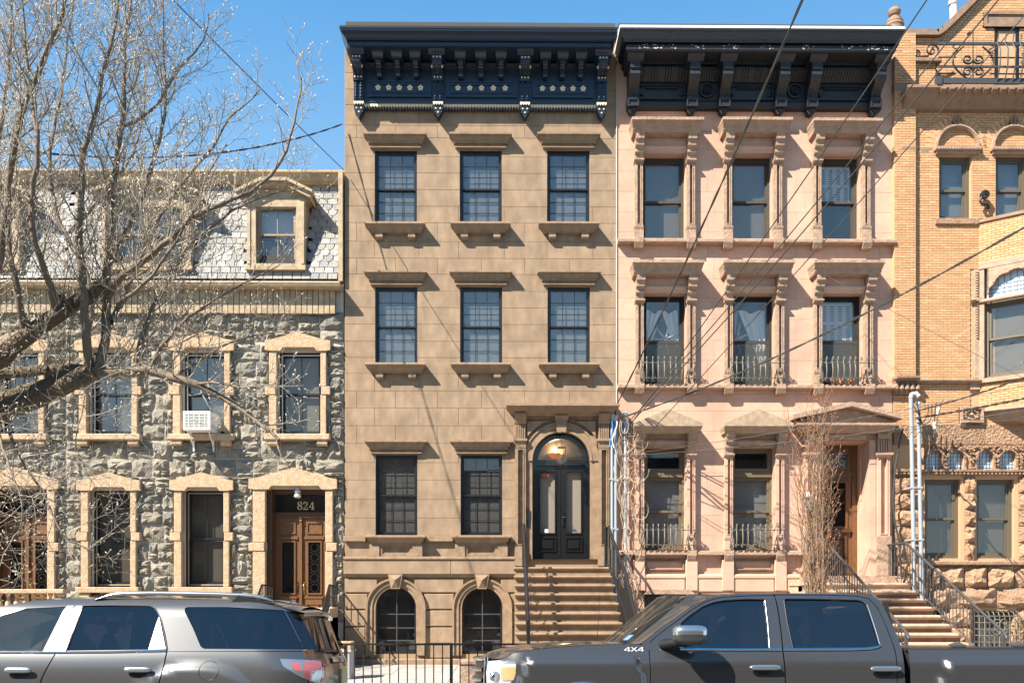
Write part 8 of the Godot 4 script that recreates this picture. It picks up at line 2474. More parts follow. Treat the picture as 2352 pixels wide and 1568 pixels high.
func make_suv() -> void:
	var o := thing("suv", "grey-brown metallic SUV with chrome roof rails parked at the kerb", "car")
	var P: Material = mats.suv_paint
	var xr := func(y: float): return -1.66 - maxf(y - 1.12, 0.0) * 0.36 - maxf(1.0 - y, 0.0) * 0.06   # tailgate line
	var zf := func(x: float, y: float) -> float:
		var z := 11.8
		if y < 1.02: z -= 0.06 * pow((1.02 - y) / 0.72, 2.0)
		elif y < 1.28: z -= 0.055 * pow((y - 1.02) / 0.26, 2.0)
		else: z -= 0.055 + (y - 1.28) * 0.40 + 0.10 * pow(maxf(y - 1.64, 0.0) / 0.14, 2.0) * 0.5
		var xe: float = xr.call(y) - 0.17
		z -= 0.11 * pow(clampf((x - xe + 0.40) / 0.40, 0.0, 1.4), 2.2)
		z -= 0.16 * pow(clampf((-5.6 - x) / 1.1, 0.0, 1.0), 2.0)
		var d := Vector2(x + 2.83, y - 0.42).length()
		z += 0.028 * smoothstep(0.80, 0.68, d) * smoothstep(1.24, 1.10, y)
		return z
	# outline readings
	var roof := smooth_line(drawn([[-330, 1497], [-240, 1462], [-150, 1430], [-70, 1405], [0, 1389], [60, 1378], [140, 1372], [300, 1370], [450, 1371], [560, 1376], [640, 1387], [690, 1396]], zf), 40)
	var edge_b := drawn([[727, 1489]], zf)[0]
	var outer := roof.duplicate()
	outer.append_array(PackedVector2Array([Vector2(xr.call(1.60) - 0.20, 1.615), Vector2(xr.call(1.45) - 0.175, 1.45), Vector2(xr.call(1.285) - 0.165, 1.285)]))
	outer.append(Vector2(roof[0].x, 1.283))
	var win1 := drawn([[-200, 1494], [96, 1495], [146, 1390], [56, 1394], [0, 1411], [-80, 1443]], zf)
	var win2 := drawn([[150, 1494], [381, 1491], [374, 1455], [366, 1425], [357, 1402], [349, 1393], [335, 1389], [187, 1388.5]], zf)
	var win3 := drawn([[467, 1489.5], [459, 1484], [440, 1440], [421, 1402], [421, 1394], [428, 1391], [520, 1391], [650, 1398], [697, 1489]], zf)
	var dark := drawn([[653, 1399], [684, 1404], [731, 1489], [699, 1489]], zf)
	var g := G.new(); panel(g, outer, [win1, win2, win3, dark], zf); both(o, "upper_body", g, P)
	for k in 4:
		g = G.new(); panel(g, [win1, win2, win3, dark][k], [], zf, -0.008)
		put("side_window", g, mats.tint_light if k == 0 else mats.tint, o); put("side_window", other_side(g), mats.tint_light if k == 0 else mats.tint, o)
	# chrome pillars and belt trim
	g = G.new()
	panel(g, drawn([[103, 1496], [118, 1496], [166, 1387], [150, 1387]], zf), [], zf, 0.004); panel(g, drawn([[122, 1496], [148, 1495], [185, 1387], [170, 1387]], zf), [], zf, 0.004)
	panel(g, drawn([[339, 1490.6], [379, 1489.6], [362, 1414], [356, 1430]], zf), [], zf, 0.002)
	both(o, "chrome_pillar", g, mat("chrome_satin", Color(0.62, 0.64, 0.66), 0.22, 0.93))
	g = G.new(); strip(g, drawn([[-220, 1497], [0, 1497.5], [100, 1498], [250, 1497], [381, 1494]], zf), zf, 0.004, 0.01, 0.012); both(o, "belt_trim", g, mats.chrome)
	g = G.new(); strip(g, drawn([[150, 1495], [187, 1387.5], [335, 1387.5], [350, 1392], [358, 1402], [368, 1425], [376, 1455], [383, 1492]], zf), zf, 0.0, 0.01, 0.007); both(o, "window_seal", g, mats.trim_black)
	# lower body
	var xb := -4.35
	var belt := 1.279
	var arch := func(cx: float) -> PackedVector2Array:
		var a := PackedVector2Array()
		for k in 24: a.append(Vector2(cx + cos(TAU * k / 24) * 0.42, 0.40 + sin(TAU * k / 24) * 0.42))
		return a
	var a1: PackedVector2Array = arch.call(-2.83); var a2: PackedVector2Array = arch.call(-5.85)
	var s1 := smooth_line(drawn([[126, 1499.5], [112, 1525], [93, 1566], [84, 1620], [84, 1700]], zf), 10)
	var s2 := smooth_line(drawn([[381, 1499], [376, 1525], [366, 1566], [350, 1610]], zf), 10)
	var front := PackedVector2Array([Vector2(-5.28, belt), Vector2(s1[0].x - 0.006, belt)])
	for q in s1: front.append(q - Vector2(0.006, 0))
	front.append_array(PackedVector2Array([Vector2(s1[10].x, 0.30), Vector2(-5.28, 0.30)]))
	var rear := PackedVector2Array([Vector2(s1[0].x + 0.006, belt), Vector2(s2[0].x - 0.006, belt)])
	for q in s2: rear.append(q - Vector2(0.006, 0))
	rear.append_array(PackedVector2Array([Vector2(s2[10].x - 0.1, 0.30), Vector2(s1[10].x + 0.006, 0.30)]))
	for k in range(10, -1, -1): rear.append(s1[k] + Vector2(0.006, 0))
	var quarter := PackedVector2Array([Vector2(s2[0].x + 0.006, belt), Vector2(xr.call(belt) - 0.165, belt)])
	for y in [1.2, 1.12, 1.0, 0.85, 0.7, 0.5, 0.35]: quarter.append(Vector2(xr.call(y) - 0.17, y))
	quarter.append_array(PackedVector2Array([Vector2(s2[10].x - 0.1, 0.30)]))
	for k in range(10, -1, -1): quarter.append(s2[k] + Vector2(0.006, 0))
	var fender := PackedVector2Array([Vector2(-6.6, 0.95), Vector2(-6.4, 1.05), Vector2(-5.9, 1.12), Vector2(-5.29, 1.22), Vector2(-5.29, 0.3), Vector2(-6.65, 0.3)])
	var lamp_side := drawn([[642, 1512], [650, 1529], [677, 1547], [700, 1557], [722, 1565], [735, 1567], [740, 1540], [738, 1516], [700, 1513]], zf)
	g = G.new(); panel(g, front, [a2], zf); both(o, "front_door", g, P)
	g = G.new(); panel(g, rear, [a1], zf); both(o, "rear_door", g, P)
	g = G.new(); panel(g, quarter, [a1, lamp_side], zf, 0.0, 0.07, 0.05); both(o, "rear_quarter", g, P)
	g = G.new(); panel(g, fender, [a2], zf); both(o, "front_fender", g, P)
	g = G.new(); panel(g, PackedVector2Array([Vector2(-6.4, 0.32), Vector2(-6.4, 1.0), Vector2(-5.3, 1.2), Vector2(-5.28, belt), Vector2(xr.call(1.2) - 0.2, belt), Vector2(-1.95, 0.4)]), [a1, a2], zf, -0.025); both(o, "inner_panel", g, mats.trim_black)
	# fuel door: a fine ring in the quarter panel
	g = G.new(); var fc := drawn([[478, 1541]], zf)[0]; var ring := PackedVector2Array()
	for k in 33: ring.append(fc + Vector2(cos(TAU * k / 32), sin(TAU * k / 32)) * 0.089)
	strip(g, ring, zf, -0.001, 0.0, 0.0035); put("fuel_door_gap", g, mats.trim_black, o)
	door_handle(o, 12, 77, 1532, 1547, zf); door_handle(o, 286, 352, 1530, 1546, zf)
	# roof, rails
	var roof_z := func(x: float): return zf.call(x, along(roof, x))
	g = G.new()
	sheet(g, func(s, t):
		var x: float = lerpf(-5.0, roof[40].x, s); var ze: float = zf.call(x, along(roof, x)); var d: float = t * 2 - 1
		return Vector3(x + 0.0, along(roof, x) + 0.05 * (1 - pow(absf(d), 2.4)), MID + d * (ze - MID)), 30, 16)
	put("roof_panel", g, P, o)
	for sgn in [1.0, -1.0]:
		var rl := smooth_line(drawn([[215, 1371], [232, 1366], [262, 1359], [330, 1356.5], [430, 1357.5], [520, 1360], [585, 1364], [628, 1376]], func(_x, _y): return 11.50), 24)
		g = G.new()
		sheet(g, func(s, t):
			var i: float = s * 24.0; var k := mini(int(i), 23); var q: Vector2 = rl[k].lerp(rl[k + 1], i - k)
			var taper := clampf(minf(s, 1 - s) * 14.0, 0.25, 1.0)
			return Vector3(q.x, q.y - 0.008 + cos(t * TAU) * 0.022 * taper, MID + sgn * (0.70 + sin(t * TAU) * 0.026)), 24, 12)
		put("roof_rail", g, mats.chrome_satin, o)
		g = G.new(); g.ext(PackedVector2Array([Vector2(rl[19].x, rl[19].y - 0.01), Vector2(rl[24].x + 0.05, rl[24].y - 0.03), Vector2(rl[19].x - 0.08, rl[24].y - 0.02)]), MID + sgn * 0.70 - 0.025, MID + sgn * 0.70 + 0.025); put("rail_foot", g, mats.trim_black, o)
	# tail: spoiler, rear window, tailgate
	var rf := func(y: float, d: float) -> Vector3:
		var half: float = zf.call(xr.call(y) - 0.17, y) - MID
		return Vector3(xr.call(y) - 0.17 * pow(absf(d), 2.4), y, MID + d * half)
	g = G.new(); sheet(g, func(s, t): return rf.call(lerpf(1.285, 1.60, s), t * 1.84 - 0.92) - Vector3(0.006, 0, 0), 8, 20); put("rear_window", g, mats.tint, o)
	g = G.new(); sheet(g, func(s, t): return rf.call(lerpf(0.62, 1.285, s), t * 2 - 1), 16, 28); put("tailgate", g, P, o)
	g = G.new(); sheet(g, func(s, t): return rf.call(lerpf(0.32, 0.62, s), t * 2 - 1) + Vector3(0.05, 0, 0), 4, 28); put("rear_bumper", g, mats.trim_black, o)
	g = G.new()
	sheet(g, func(s, t):
		var d: float = (t * 2 - 1) * 0.93; var a: float = s * 3.0
		var pts := [Vector2(roof[37].x - 0.02, along(roof, roof[37].x) + 0.02), Vector2(xr.call(1.62) + 0.02, 1.645), Vector2(xr.call(1.62) + 0.01, 1.605), Vector2(xr.call(1.6) - 0.2, 1.60)]
		var k := mini(int(a), 2); var q: Vector2 = pts[k].lerp(pts[k + 1], a - k)
		return Vector3(q.x - 0.10 * pow(absf(d), 2.2), q.y + 0.03 * (1 - d * d), MID + d * 0.76), 9, 20)
	put("spoiler", g, P, o)
	# tail lamps
	var near := node("tail_lamp", o)
	g = G.new(); panel(g, lamp_side, [], zf, -0.004, 0.05, 0.04); put("housing", g, mats.chrome_dull, near)
	g = G.new(); panel(g, drawn([[664, 1520], [690, 1521], [694, 1542], [680, 1541]], zf), [], zf, 0.002, 0.05, 0.04); panel(g, drawn([[697, 1517], [737, 1517], [739, 1536], [727, 1536], [712, 1560], [700, 1556]], zf), [], zf, 0.002, 0.05, 0.04); put("red_lens", g, mats.lamp_red, near)
	g = G.new(); panel(g, drawn([[716, 1540], [735, 1540], [733, 1562], [716, 1561]], zf), [], zf, 0.002, 0.05, 0.04); put("clear_lens", g, mats.lamp_white, near)
	g = G.new(); panel(g, lamp_side, [], zf, 0.010, 0.05, 0.04); put("cover", g, mats.lens_clear, near)
	for sgn in [1.0, -1.0]:
		g = G.new(); sheet(g, func(s, t): return rf.call(lerpf(0.985, 1.20, s), sgn * lerpf(0.72, 0.985, t)) + Vector3(0.012, 0, 0), 4, 6); put("rear_lens_white", g, mats.lamp_white, near)
		for q in [[1.13, 1.195], [0.99, 1.03]]:
			g = G.new(); sheet(g, func(s, t): return rf.call(lerpf(q[0], q[1], s), sgn * lerpf(0.73, 0.98, t)) + Vector3(0.016, 0, 0), 3, 6); put("rear_lens_red", g, mats.lamp_red, near)
	# plate, badge bar, wiper
	g = G.new(); var pc: Vector3 = rf.call(1.03, 0.0); g.box(pc.x, 0.95, MID - 0.15, pc.x + 0.02, 1.10, MID + 0.15); put("licence_plate", g, mat("plate", Color(0.62, 0.50, 0.28), 0.5), o)
	g = G.new(); sheet(g, func(s, t): return rf.call(lerpf(1.17, 1.225, s), t * 0.9 - 0.45) + Vector3(0.02, 0, 0), 2, 10); put("badge_bar", g, mats.chrome, o)
	g = G.new(); g.tube(PackedVector3Array([rf.call(1.27, 0.1) + Vector3(0.02, 0, 0), rf.call(1.285, 0.4) + Vector3(0.04, 0, 0), rf.call(1.30, 0.75) + Vector3(0.03, 0, 0)]), 0.014, 0.01, 5); g.lathe([Vector2(0, -0.03), Vector2(0.03, 0), Vector2(0, 0.03)], rf.call(1.265, 0.2) + Vector3(0.02, 0, 0), 8); put("rear_wiper", g, mats.trim_black, o)
	g = G.new(); g.tube(PackedVector3Array([Vector3(-2.18, 1.71, MID + 0.1), spot(665, 1349, MID + 0.1)]), 0.008, 0.004, 5); put("aerial", g, mats.trim_black, o)
	# nose, beyond the frame
	g = G.new(); sheet(g, func(s, t): var d: float = t * 2 - 1; return Vector3(lerpf(-6.62, -5.45, s) + 0.12 * d * d, lerpf(1.0, 1.17, pow(s, 0.6)) + 0.03 * (1 - d * d), MID + d * 0.86), 10, 12); put("hood", g, P, o)
	g = G.new(); sheet(g, func(s, t): var d: float = t * 2 - 1; return Vector3(lerpf(-5.60, -4.75, s) + 0.12 * d * d, lerpf(1.17, along(roof, -4.75) + 0.04, s), MID + d * lerpf(0.82, 0.66, s)), 8, 12); put("windscreen", g, mats.tint_light, o)
	g = G.new(); sheet(g, func(s, t): var d: float = t * 2 - 1; return Vector3(-6.68 + 0.22 * d * d, lerpf(0.3, 1.0, s), MID + d * 0.88), 6, 12); put("front_bumper", g, P, o)
	# cabin
	g = G.new(); g.box(-5.2, 0.5, MID - 0.85, -2.0, 0.95, MID + 0.85); put("cabin_floor", g, mats.cabin, o)
	for q in [[-4.25, 0.4], [-4.25, -0.4], [-3.25, 0.4], [-3.25, -0.4], [-2.55, 0.35], [-2.55, -0.35]]:
		g = G.new(); var c := Vector3(q[0], 1.15, MID + q[1])
		sheet(g, func(s, t): return c + Vector3(sin(s * PI) * cos(t * TAU) * 0.09 + (0.10 if s < 0.5 else 0.0) * 0.0, -cos(s * PI) * 0.32, sin(s * PI) * sin(t * TAU) * 0.24), 10, 12)
		sheet(g, func(s, t): return c + Vector3(0.03 + sin(s * PI) * cos(t * TAU) * 0.05, 0.38 - cos(s * PI) * 0.07, sin(s * PI) * sin(t * TAU) * 0.13), 8, 10)
		put("seat", g, mats.seat_grey, o)
	wheel(o, -2.83, 0.38, 0.38); wheel(o, -5.85, 0.38, 0.38)
	var gm := lettering(o, "GMC", rf.call(1.195, 0.05) + Vector3(0.03, 0, 0), 0.06, mats.chrome, "Droid Sans", "badge"); gm.rotation.y = PI / 2
	rebase(o, Vector3(-4.2, 0.0, MID))
	lean(o)

func make_pickup() -> void:
	var o := thing("pickup_truck", "dark bronze crew-cab pickup truck with chrome mirrors and 4X4 badge", "car")
	var P: Material = mats.pickup_paint
	var zf := func(x: float, y: float) -> float:
		var z := 11.8
		if y < 1.14: z -= 0.05 * pow((1.14 - y) / 0.75, 1.6)
		elif y < 1.31: z -= 0.045 * pow((y - 1.14) / 0.17, 1.3)
		else: z -= 0.045 + (y - 1.31) * 0.36 + 0.12 * pow(maxf(y - 1.76, 0.0) / 0.1, 2.0) * 0.4
		# flared wheel arches
		var d1 := minf(minf(x - (0.12 + (y - 0.98) * 0.45), (1.33 - (y - 0.98) * 0.35) - x), 1.235 - y)
		var d2 := minf(minf(x - (4.02 + (y - 0.98) * 0.45), (5.25 - (y - 0.98) * 0.35) - x), 1.225 - y)
		z += 0.045 * (smoothstep(-0.01, 0.05, d1) + smoothstep(-0.01, 0.05, d2))
		# the nose rounds off
		z -= 0.30 * pow(clampf((0.22 - x) / 0.45, 0.0, 1.3), 2.0)
		return z
	var seam := smooth_line(drawn([[1120, 1517], [1140, 1514], [1160, 1509], [1187, 1497.5], [1258, 1487.5], [1340, 1482], [1410, 1479], [1472, 1479], [1500, 1481]], zf), 24)
	# roof edge from the A pillar to the back of the cab
	var roof := smooth_line(drawn([[1474, 1478], [1510, 1449], [1550, 1420], [1590, 1392], [1625, 1374], [1665, 1363], [1720, 1359.5], [1790, 1358.5], [1900, 1359.5], [1985, 1361.5], [2012, 1367], [2028, 1380]], zf), 44)
	var back := smooth_line(drawn([[2028, 1380], [2038, 1400], [2050, 1428], [2064, 1462], [2073, 1491], [2078, 1530], [2079, 1600]], zf), 16)
	var win1 := drawn([[1569, 1489], [1767, 1489], [1766, 1440], [1763, 1400], [1758.5, 1375], [1720, 1374], [1667, 1377], [1640, 1382], [1615, 1392], [1585, 1413], [1565, 1430], [1561, 1445]], zf)
	var win2 := drawn([[1823.5, 1488], [1990, 1486.5], [2012, 1484.5], [2021, 1482], [2010, 1440], [1998, 1400], [1993, 1386], [1985, 1379], [1970, 1376.5], [1880, 1374], [1808, 1373.5], [1805, 1378], [1812, 1430]], zf)
	var quarterwin := drawn([[1477, 1487], [1482, 1492], [1560, 1492], [1558, 1446], [1554, 1436]], zf)
	# seams
	var sa := smooth_line(drawn([[1494, 1700], [1494, 1560], [1492, 1505], [1492, 1480], [1500, 1467], [1560, 1421], [1600, 1392], [1640, 1373], [1700, 1366], [1779, 1364]], zf), 40)
	var sb := smooth_line(drawn([[1782, 1363.5], [1790, 1400], [1797, 1460], [1800, 1500], [1804, 1568], [1805, 1700]], zf), 20)
	var low := 0.45
	var front := PackedVector2Array()
	for q in sa: front.append(q + Vector2(0.004, -0.004))
	for q in sb: front.append(q - Vector2(0.005, 0))
	var rear := PackedVector2Array()
	for k in range(sb.size() - 1, -1, -1): rear.append(sb[k] + Vector2(0.005, 0))
	for q in drawn([[1785, 1363.5], [1900, 1364], [1975, 1366.5], [2000, 1373], [2020, 1395], [2036, 1432], [2052, 1478], [2058, 1500], [2060, 1560], [2058, 1620], [2040, 1700]], zf): rear.append(q)
	var g := G.new(); panel(g, front, [win1, quarterwin], zf); both(o, "front_door", g, P)
	g = G.new(); panel(g, rear, [win2], zf); both(o, "rear_door", g, P)
	# cab frame: everything of the cab side left over between the doors and the roof
	var cab := PackedVector2Array()
	for q in roof: cab.append(q)
	for q in back: cab.append(q)
	cab.append(Vector2(back[16].x, low)); cab.append(Vector2(sa[0].x - 0.02, low))
	for q in drawn([[1490, 1560], [1488, 1485]], zf): cab.append(q)
	var front_gap := Geometry2D.offset_polygon(front, 0.007)[0]; var rear_gap := Geometry2D.offset_polygon(rear, 0.007)[0]
	g = G.new(); panel(g, cab, [front_gap, rear_gap], zf, 0.0, 0.08, 0.06); both(o, "cab_side", g, P)
	g = G.new(); panel(g, cab, [win1, win2, quarterwin], zf, -0.03); both(o, "inner_panel", g, mats.trim_black)
	g = G.new(); panel(g, win1, [], zf, -0.012); both(o, "side_window", g, mats.tint)
	g = G.new(); panel(g, win2, [], zf, -0.012); both(o, "side_window", g, mats.tint)
	g = G.new(); panel(g, quarterwin, [], zf, 0.002); both(o, "mirror_sail", g, P)
	# bright trim
	g = G.new(); strip(g, drawn([[1562, 1490.5], [1700, 1491.5], [1796, 1491.5]], zf), zf, 0.006, 0.0, 0.014); strip(g, drawn([[1801, 1491.5], [1950, 1491], [2000, 1489], [2018, 1485], [2023, 1480]], zf), zf, 0.006, 0.0, 0.013); both(o, "belt_trim", g, mats.chrome)
	g = G.new(); strip(g, drawn([[2023, 1481], [2014, 1446], [2000, 1400], [1995, 1386]], zf), zf, 0.003, 0.0, 0.005); strip(g, drawn([[1768.5, 1488], [1766, 1440], [1760, 1376]], zf), zf, 0.003, 0.0, 0.005); both(o, "window_bright_line", g, mats.chrome_dull)
	g = G.new(); strip(g, drawn([[1569, 1490], [1561, 1445], [1565, 1429], [1585, 1412], [1615, 1391], [1640, 1381], [1667, 1376], [1720, 1373], [1758, 1374]], zf), zf, 0.0, 0.0, 0.006); strip(g, drawn([[1823, 1489], [1811, 1430], [1804, 1377], [1808, 1372.5], [1880, 1373], [1970, 1375.5], [1987, 1378.5]], zf), zf, 0.0, 0.0, 0.006); both(o, "window_seal", g, mats.trim_black)
	# front fender with headlamp
	var lamp := drawn([[1122, 1516], [1184, 1514], [1185, 1545], [1182, 1558], [1172, 1568], [1158, 1575], [1118, 1575], [1117, 1540]], zf)
	var fender := PackedVector2Array()
	for q in seam: fender.append(q - Vector2(0, 0.004))
	for q in drawn([[1490, 1482], [1491, 1505], [1492, 1560]], zf): fender.append(q)
	fender.append(Vector2(sa[0].x - 0.012, low)); fender.append(Vector2(seam[0].x, low))
	var arch := func(cx: float) -> PackedVector2Array:
		var a := PackedVector2Array()
		for k in 24: a.append(Vector2(cx + cos(TAU * k / 24) * 0.47, 0.50 + sin(TAU * k / 24) * 0.49))
		return a
	var a1: PackedVector2Array = arch.call(0.74)
	g = G.new(); panel(g, fender, [lamp, a1], zf, 0.0, 0.05, 0.035); both(o, "front_fender", g, P)
	g = G.new(); panel(g, Geometry2D.offset_polygon(fender, -0.01)[0], [lamp, a1], zf, -0.03); both(o, "inner_fender", g, mats.trim_black)
	for side in 2:
		var hl := node("headlamp", o)
		var parts := [["reflector", lamp, -0.05, mats.lamp_white], ["amber_reflector", drawn([[1150, 1531], [1183, 1531], [1184, 1547], [1179, 1561], [1150, 1561]], zf), -0.03, mats.lamp_amber], ["cover", lamp, 0.006, mats.lens_clear]]
		for q in parts:
			g = G.new(); panel(g, q[1], [], zf, q[2], 0.05, 0.04)
			put(q[0], g if side == 0 else other_side(g), q[3], hl)
		g = G.new(); var lc := drawn([[1137, 1552]], zf)[0]; var z := (float(zf.call(lc.x, lc.y)) - 0.03)
		g.lathe([Vector2(0.055, 0), Vector2(0.05, 0.03), Vector2(0.03, 0.05), Vector2(0, 0.055)], Vector3.ZERO, 14)
		var pr := put("projector", g, mats.chrome, hl, Vector3(lc.x, lc.y, z if side == 0 else 2 * MID - z)); pr.rotation.x = PI / 2 if side == 0 else -PI / 2
		pr.scale = Vector3(1, 0.6, 1)
	# arch lip
	g = G.new(); var lip := PackedVector2Array()
	for k in 15:
		var a := PI * (0.06 + 0.88 * k / 14.0); lip.append(Vector2(0.74 + cos(a) * 0.475, 0.50 + sin(a) * 0.495))
	strip(g, lip, zf, 0.0, 0.0, 0.014); both(o, "arch_lip", g, mats.chrome_dull)
	# 4X4 badge
	var bd := drawn([[1457, 1491]], zf)[0]
	var badge := lettering(o, "4X4", Vector3(bd.x, bd.y, float(zf.call(bd.x, bd.y)) + 0.004), 0.072, mats.white_metal, "Droid Sans", "badge"); badge.scale = Vector3(1.15, 0.55, 1.0)
	door_handle(o, 1719, 1793, 1525, 1541, zf); door_handle(o, 1995, 2069, 1528, 1544, zf)
	# bonnet, windscreen, roof
	var hz := func(s: float): return zf.call(lerpf(seam[3].x, seam[23].x, s), along(seam, lerpf(seam[3].x, seam[23].x, s))) - MID
	g = G.new()
	sheet(g, func(s, t):
		var d: float = t * 2 - 1; var xs: float = lerpf(seam[2].x, seam[23].x, s)
		var xf: float = lerpf(-0.26, 1.02, s); var x: float = lerpf(xf, xs, pow(absf(d), 2.2))
		var ze: float = zf.call(xs, along(seam, xs)) - MID
		var bulge: float = 0.018 * smoothstep(0.72, 0.55, absf(d)) * smoothstep(0.0, 0.2, s)
		return Vector3(x, along(seam, xs) + 0.012 * (1 - d * d) + bulge - 0.02 * pow(1 - s, 6.0) * (1 - absf(d)), MID + d * ze), 26, 36)
	put("hood", g, P, o)
	var top_y := along(roof, roof[12].x)
	g = G.new()
	var ws := func(s: float, t: float) -> Vector3:
		var d: float = t * 2 - 1
		return Vector3(lerpf(1.0, 1.62, s) + 0.24 * pow(absf(d), 2.2), lerpf(1.335, 1.838, s) - 0.02 * d * d * s, MID + d * lerpf(0.80, 0.655, s))
	sheet(g, ws, 10, 18); put("windscreen", g, pane_mat("windscreen_glass", Color(0.05, 0.055, 0.05), 0.25, 0.6), o)
	g = G.new(); sheet(g, func(s, t): var p: Vector3 = ws.call(s, lerpf(0.955, 1.0, t)); var k := int(s * 18); return p.lerp(Vector3(roof[k].x, roof[k].y, zf.call(roof[k].x, roof[k].y)), smoothstep(0.0, 1.0, t)) + Vector3(0, 0.004, 0), 18, 4)
	both(o, "pillar", g, P)
	g = G.new(); sheet(g, func(s, t): var d: float = t * 2 - 1; return Vector3(lerpf(1.0, 1.06, s) + 0.24 * pow(absf(d), 2.2) - 0.02, lerpf(1.325, 1.335, s), MID + d * 0.84) - Vector3(0.10 * (1 - s), 0, 0), 3, 12); put("cowl", g, mats.trim_black, o)
	g = G.new()
	sheet(g, func(s, t):
		var d: float = t * 2 - 1; var x: float = lerpf(roof[18].x, roof[44].x, s)
		var xx: float = lerpf(lerpf(1.62, roof[44].x, s), x, pow(absf(d), 2.2))
		var y: float = along(roof, x); var ze: float = zf.call(x, y) - MID
		return Vector3(xx, y + 0.022 * (1 - pow(absf(d), 2.5)), MID + d * ze), 26, 18)
	put("roof_panel", g, P, o)
	g = G.new(); sheet(g, func(s, t): var d: float = t * 2 - 1; var y: float = lerpf(0.7, 1.74, s); var x: float = back[0].x if y > back[0].y else lerpf(back[4].x, back[14].x, clampf((1.6 - y) / 0.5, 0, 1)); return Vector3(x + 0.02 * (1 - d * d), y, MID + d * (float(zf.call(x, y)) - MID)), 10, 10); put("cab_back", g, P, o)
	# shark-fin aerial and whip aerial
	g = G.new(); g.ext(drawn([[1588, 1367], [1592, 1362], [1605, 1348], [1611, 1346.5], [1613, 1358], [1628, 1364], [1640, 1369]], func(_x, _y): return MID), MID - 0.03, MID + 0.03); put("fin_aerial", g, P, o)
	g = G.new(); g.tube(PackedVector3Array([spot(1371, 1470, 10.2), spot(1380, 1329, 10.2)]), 0.004, 0.002, 5); g.lathe([Vector2(0.02, -0.03), Vector2(0.012, 0.03)], spot(1371, 1470, 10.2), 8); put("whip_aerial", g, mats.trim_black, o)
	# door mirror
	for side in 2:
		var mr := node("door_mirror", o)
		var c := spot(1586, 1462, 12.0); var sg := 1.0
		if side == 1: c.z = 2 * MID - c.z; sg = -1.0
		var se := func(a: float, e: float): return signf(a) * pow(absf(a), e)
		var shell := func(s: float, t: float, lo: float, hi: float) -> Vector3:
			var th: float = lerpf(lo, hi, s); var ph := t * TAU
			var x: float = se.call(cos(ph), 0.55) * se.call(cos(th), 0.45); var z: float = se.call(sin(ph), 0.7) * se.call(cos(th), 0.5)
			return c + Vector3(x * (0.155 + 0.012 * sin(th)) , se.call(sin(th), 0.62) * 0.088, z * 0.10 * sg)
		g = G.new(); sheet(g, func(s, t): return shell.call(s, t, 0.0, PI / 2), 12, 28); put("chrome_cap", g, mats.chrome_satin, mr)
		g = G.new(); sheet(g, func(s, t): return shell.call(s, t, -PI / 2, -0.01), 12, 28); put("lower_shell", g, P, mr)
		g = G.new(); var q := spot(1553, 1477, 11.86)
		if side == 1: q.z = 2 * MID - q.z
		g.tube(PackedVector3Array([q + Vector3(-0.1, -0.02, -0.12 * sg), q, c + Vector3(0.0, -0.06, -0.03 * sg)]), 0.05, 0.04, 8, true); put("arm", g, mats.trim_black, mr)
	# inspection stickers on the windscreen
	g = G.new(); sheet(g, func(s, t): return ws.call(lerpf(0.10, 0.20, s), lerpf(0.85, 0.90, t)) + Vector3(-0.004, 0.003, 0), 2, 2); put("windscreen_sticker", g, mat("sticker_blue", Color(0.10, 0.22, 0.55), 0.5), o)
	# bed
	var bed := drawn([[2087, 1492], [2400, 1492], [2500, 1492], [2690, 1493], [2690, 1700], [2092, 1700], [2091, 1560]], zf)
	var a2: PackedVector2Array = arch.call(4.62)
	g = G.new(); panel(g, bed, [a2], zf, 0.0, 0.07, 0.04); both(o, "bed_side", g, P)
	var x0 := bed[0].x; var x1 := bed[3].x; var yb := bed[0].y
	for sgn in [1.0, -1.0]:
		g = G.new(); g.box(x0, yb - 0.006, MID + sgn * 0.90 - 0.05, x1, yb + 0.012, MID + sgn * 0.90 + 0.05); put("bed_rail", g, P, o)
		g = G.new(); g.box(x0 + 0.02, 0.7, MID + sgn * 0.85 - 0.02, x1, yb - 0.01, MID + sgn * 0.85 + 0.02); put("bed_liner", g, mats.trim_black, o)
	g = G.new(); g.box(x0, 0.7, MID - 0.9, x0 + 0.04, yb - 0.004, MID + 0.9); put("bed_front", g, P, o)
	g = G.new(); g.box(x1 - 0.06, 0.6, MID - 0.9, x1, yb, MID + 0.9); put("tailgate", g, P, o)
	g = G.new(); g.box(x0, 0.66, MID - 0.85, x1, 0.70, MID + 0.85); put("bed_floor", g, mats.trim_black, o)
	# front: chrome-framed grille and bumper
	var ff := func(y: float, d: float) -> Vector3: return Vector3(-0.29 + 0.24 * pow(absf(d), 2.2) + 0.05 * maxf(y - 1.05, 0.0), y, MID + d * 0.86)
	g = G.new(); sheet(g, func(s, t): return ff.call(lerpf(0.72, 1.20, s), (t * 2 - 1) * 0.72), 6, 16); put("grille_backing", g, mats.trim_black, o)
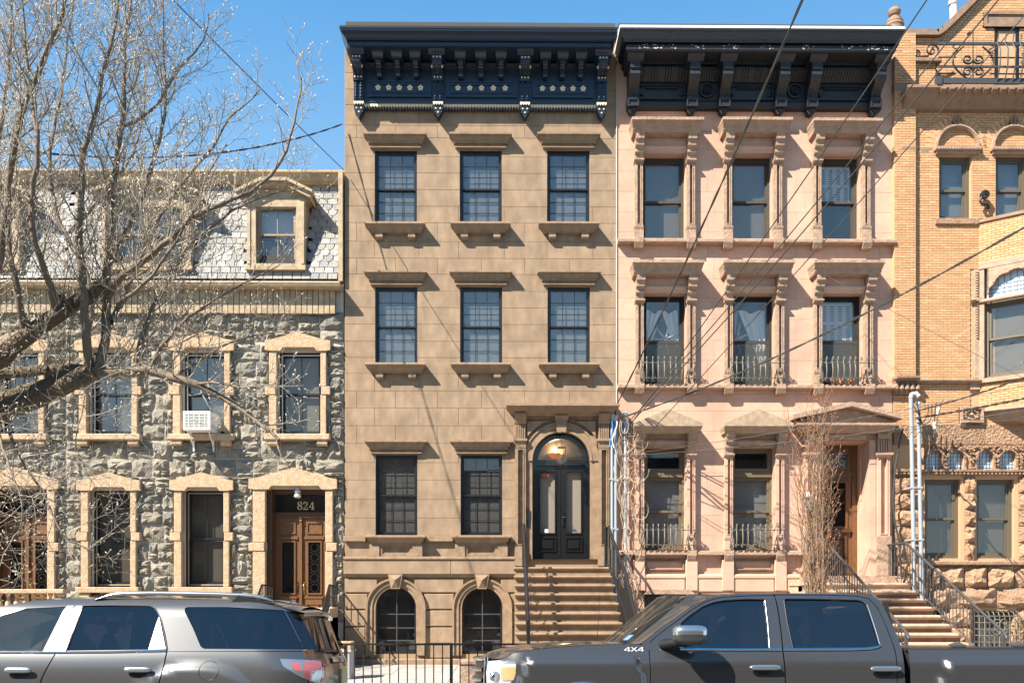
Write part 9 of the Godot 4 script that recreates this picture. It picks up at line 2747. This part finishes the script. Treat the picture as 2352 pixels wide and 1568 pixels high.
	for y in [0.80, 0.90, 1.0, 1.1]:
		g = G.new(); sheet(g, func(s, t): return ff.call(y + cos(s * TAU) * 0.022, (t * 2 - 1) * 0.70) + Vector3(-0.02 + sin(s * TAU) * 0.015, 0, 0), 8, 14); put("grille_bar", g, mats.chrome_dull, o)
	for sgn in [1.0, -1.0]:
		g = G.new(); sheet(g, func(s, t): return ff.call(lerpf(0.70, 1.225, s), sgn * (0.775 + cos(t * TAU) * 0.05)) + Vector3(-0.012 + sin(t * TAU) * 0.02, 0, 0), 8, 10); put("grille_surround", g, mats.chrome, o)
	g = G.new(); sheet(g, func(s, t): return ff.call(1.205 + cos(s * TAU) * 0.02, (t * 2 - 1) * 0.80) + Vector3(-0.012 + sin(s * TAU) * 0.02, 0, 0), 8, 16); put("grille_surround", g, mats.chrome, o)
	g = G.new(); sheet(g, func(s, t): return ff.call(lerpf(0.42, 0.70, s), t * 2 - 1) + Vector3(-0.08, 0, 0), 5, 16); put("front_bumper", g, mats.chrome, o)
	# cabin
	g = G.new(); g.box(1.2, 0.6, MID - 0.85, 3.5, 1.0, MID + 0.85); put("cabin_floor", g, mats.cabin, o)
	g = G.new(); g.box(1.15, 0.9, MID - 0.8, 1.55, 1.28, MID + 0.8); put("dashboard", g, mats.cabin, o)
	for q in [[2.15, 0.4], [2.15, -0.4], [3.15, 0.4], [3.15, -0.4]]:
		g = G.new(); var c := Vector3(q[0], 1.2, MID + q[1])
		sheet(g, func(s, t): return c + Vector3(sin(s * PI) * cos(t * TAU) * 0.09, -cos(s * PI) * 0.32, sin(s * PI) * sin(t * TAU) * 0.25), 10, 12)
		sheet(g, func(s, t): return c + Vector3(0.03 + sin(s * PI) * cos(t * TAU) * 0.05, 0.38 - cos(s * PI) * 0.07, sin(s * PI) * sin(t * TAU) * 0.13), 8, 10)
		put("seat", g, mats.seat_grey, o)
	wheel(o, 0.74, 0.42, 0.42); wheel(o, 4.62, 0.42, 0.42)
	rebase(o, Vector3(2.6, 0.0, MID))
	lean(o)
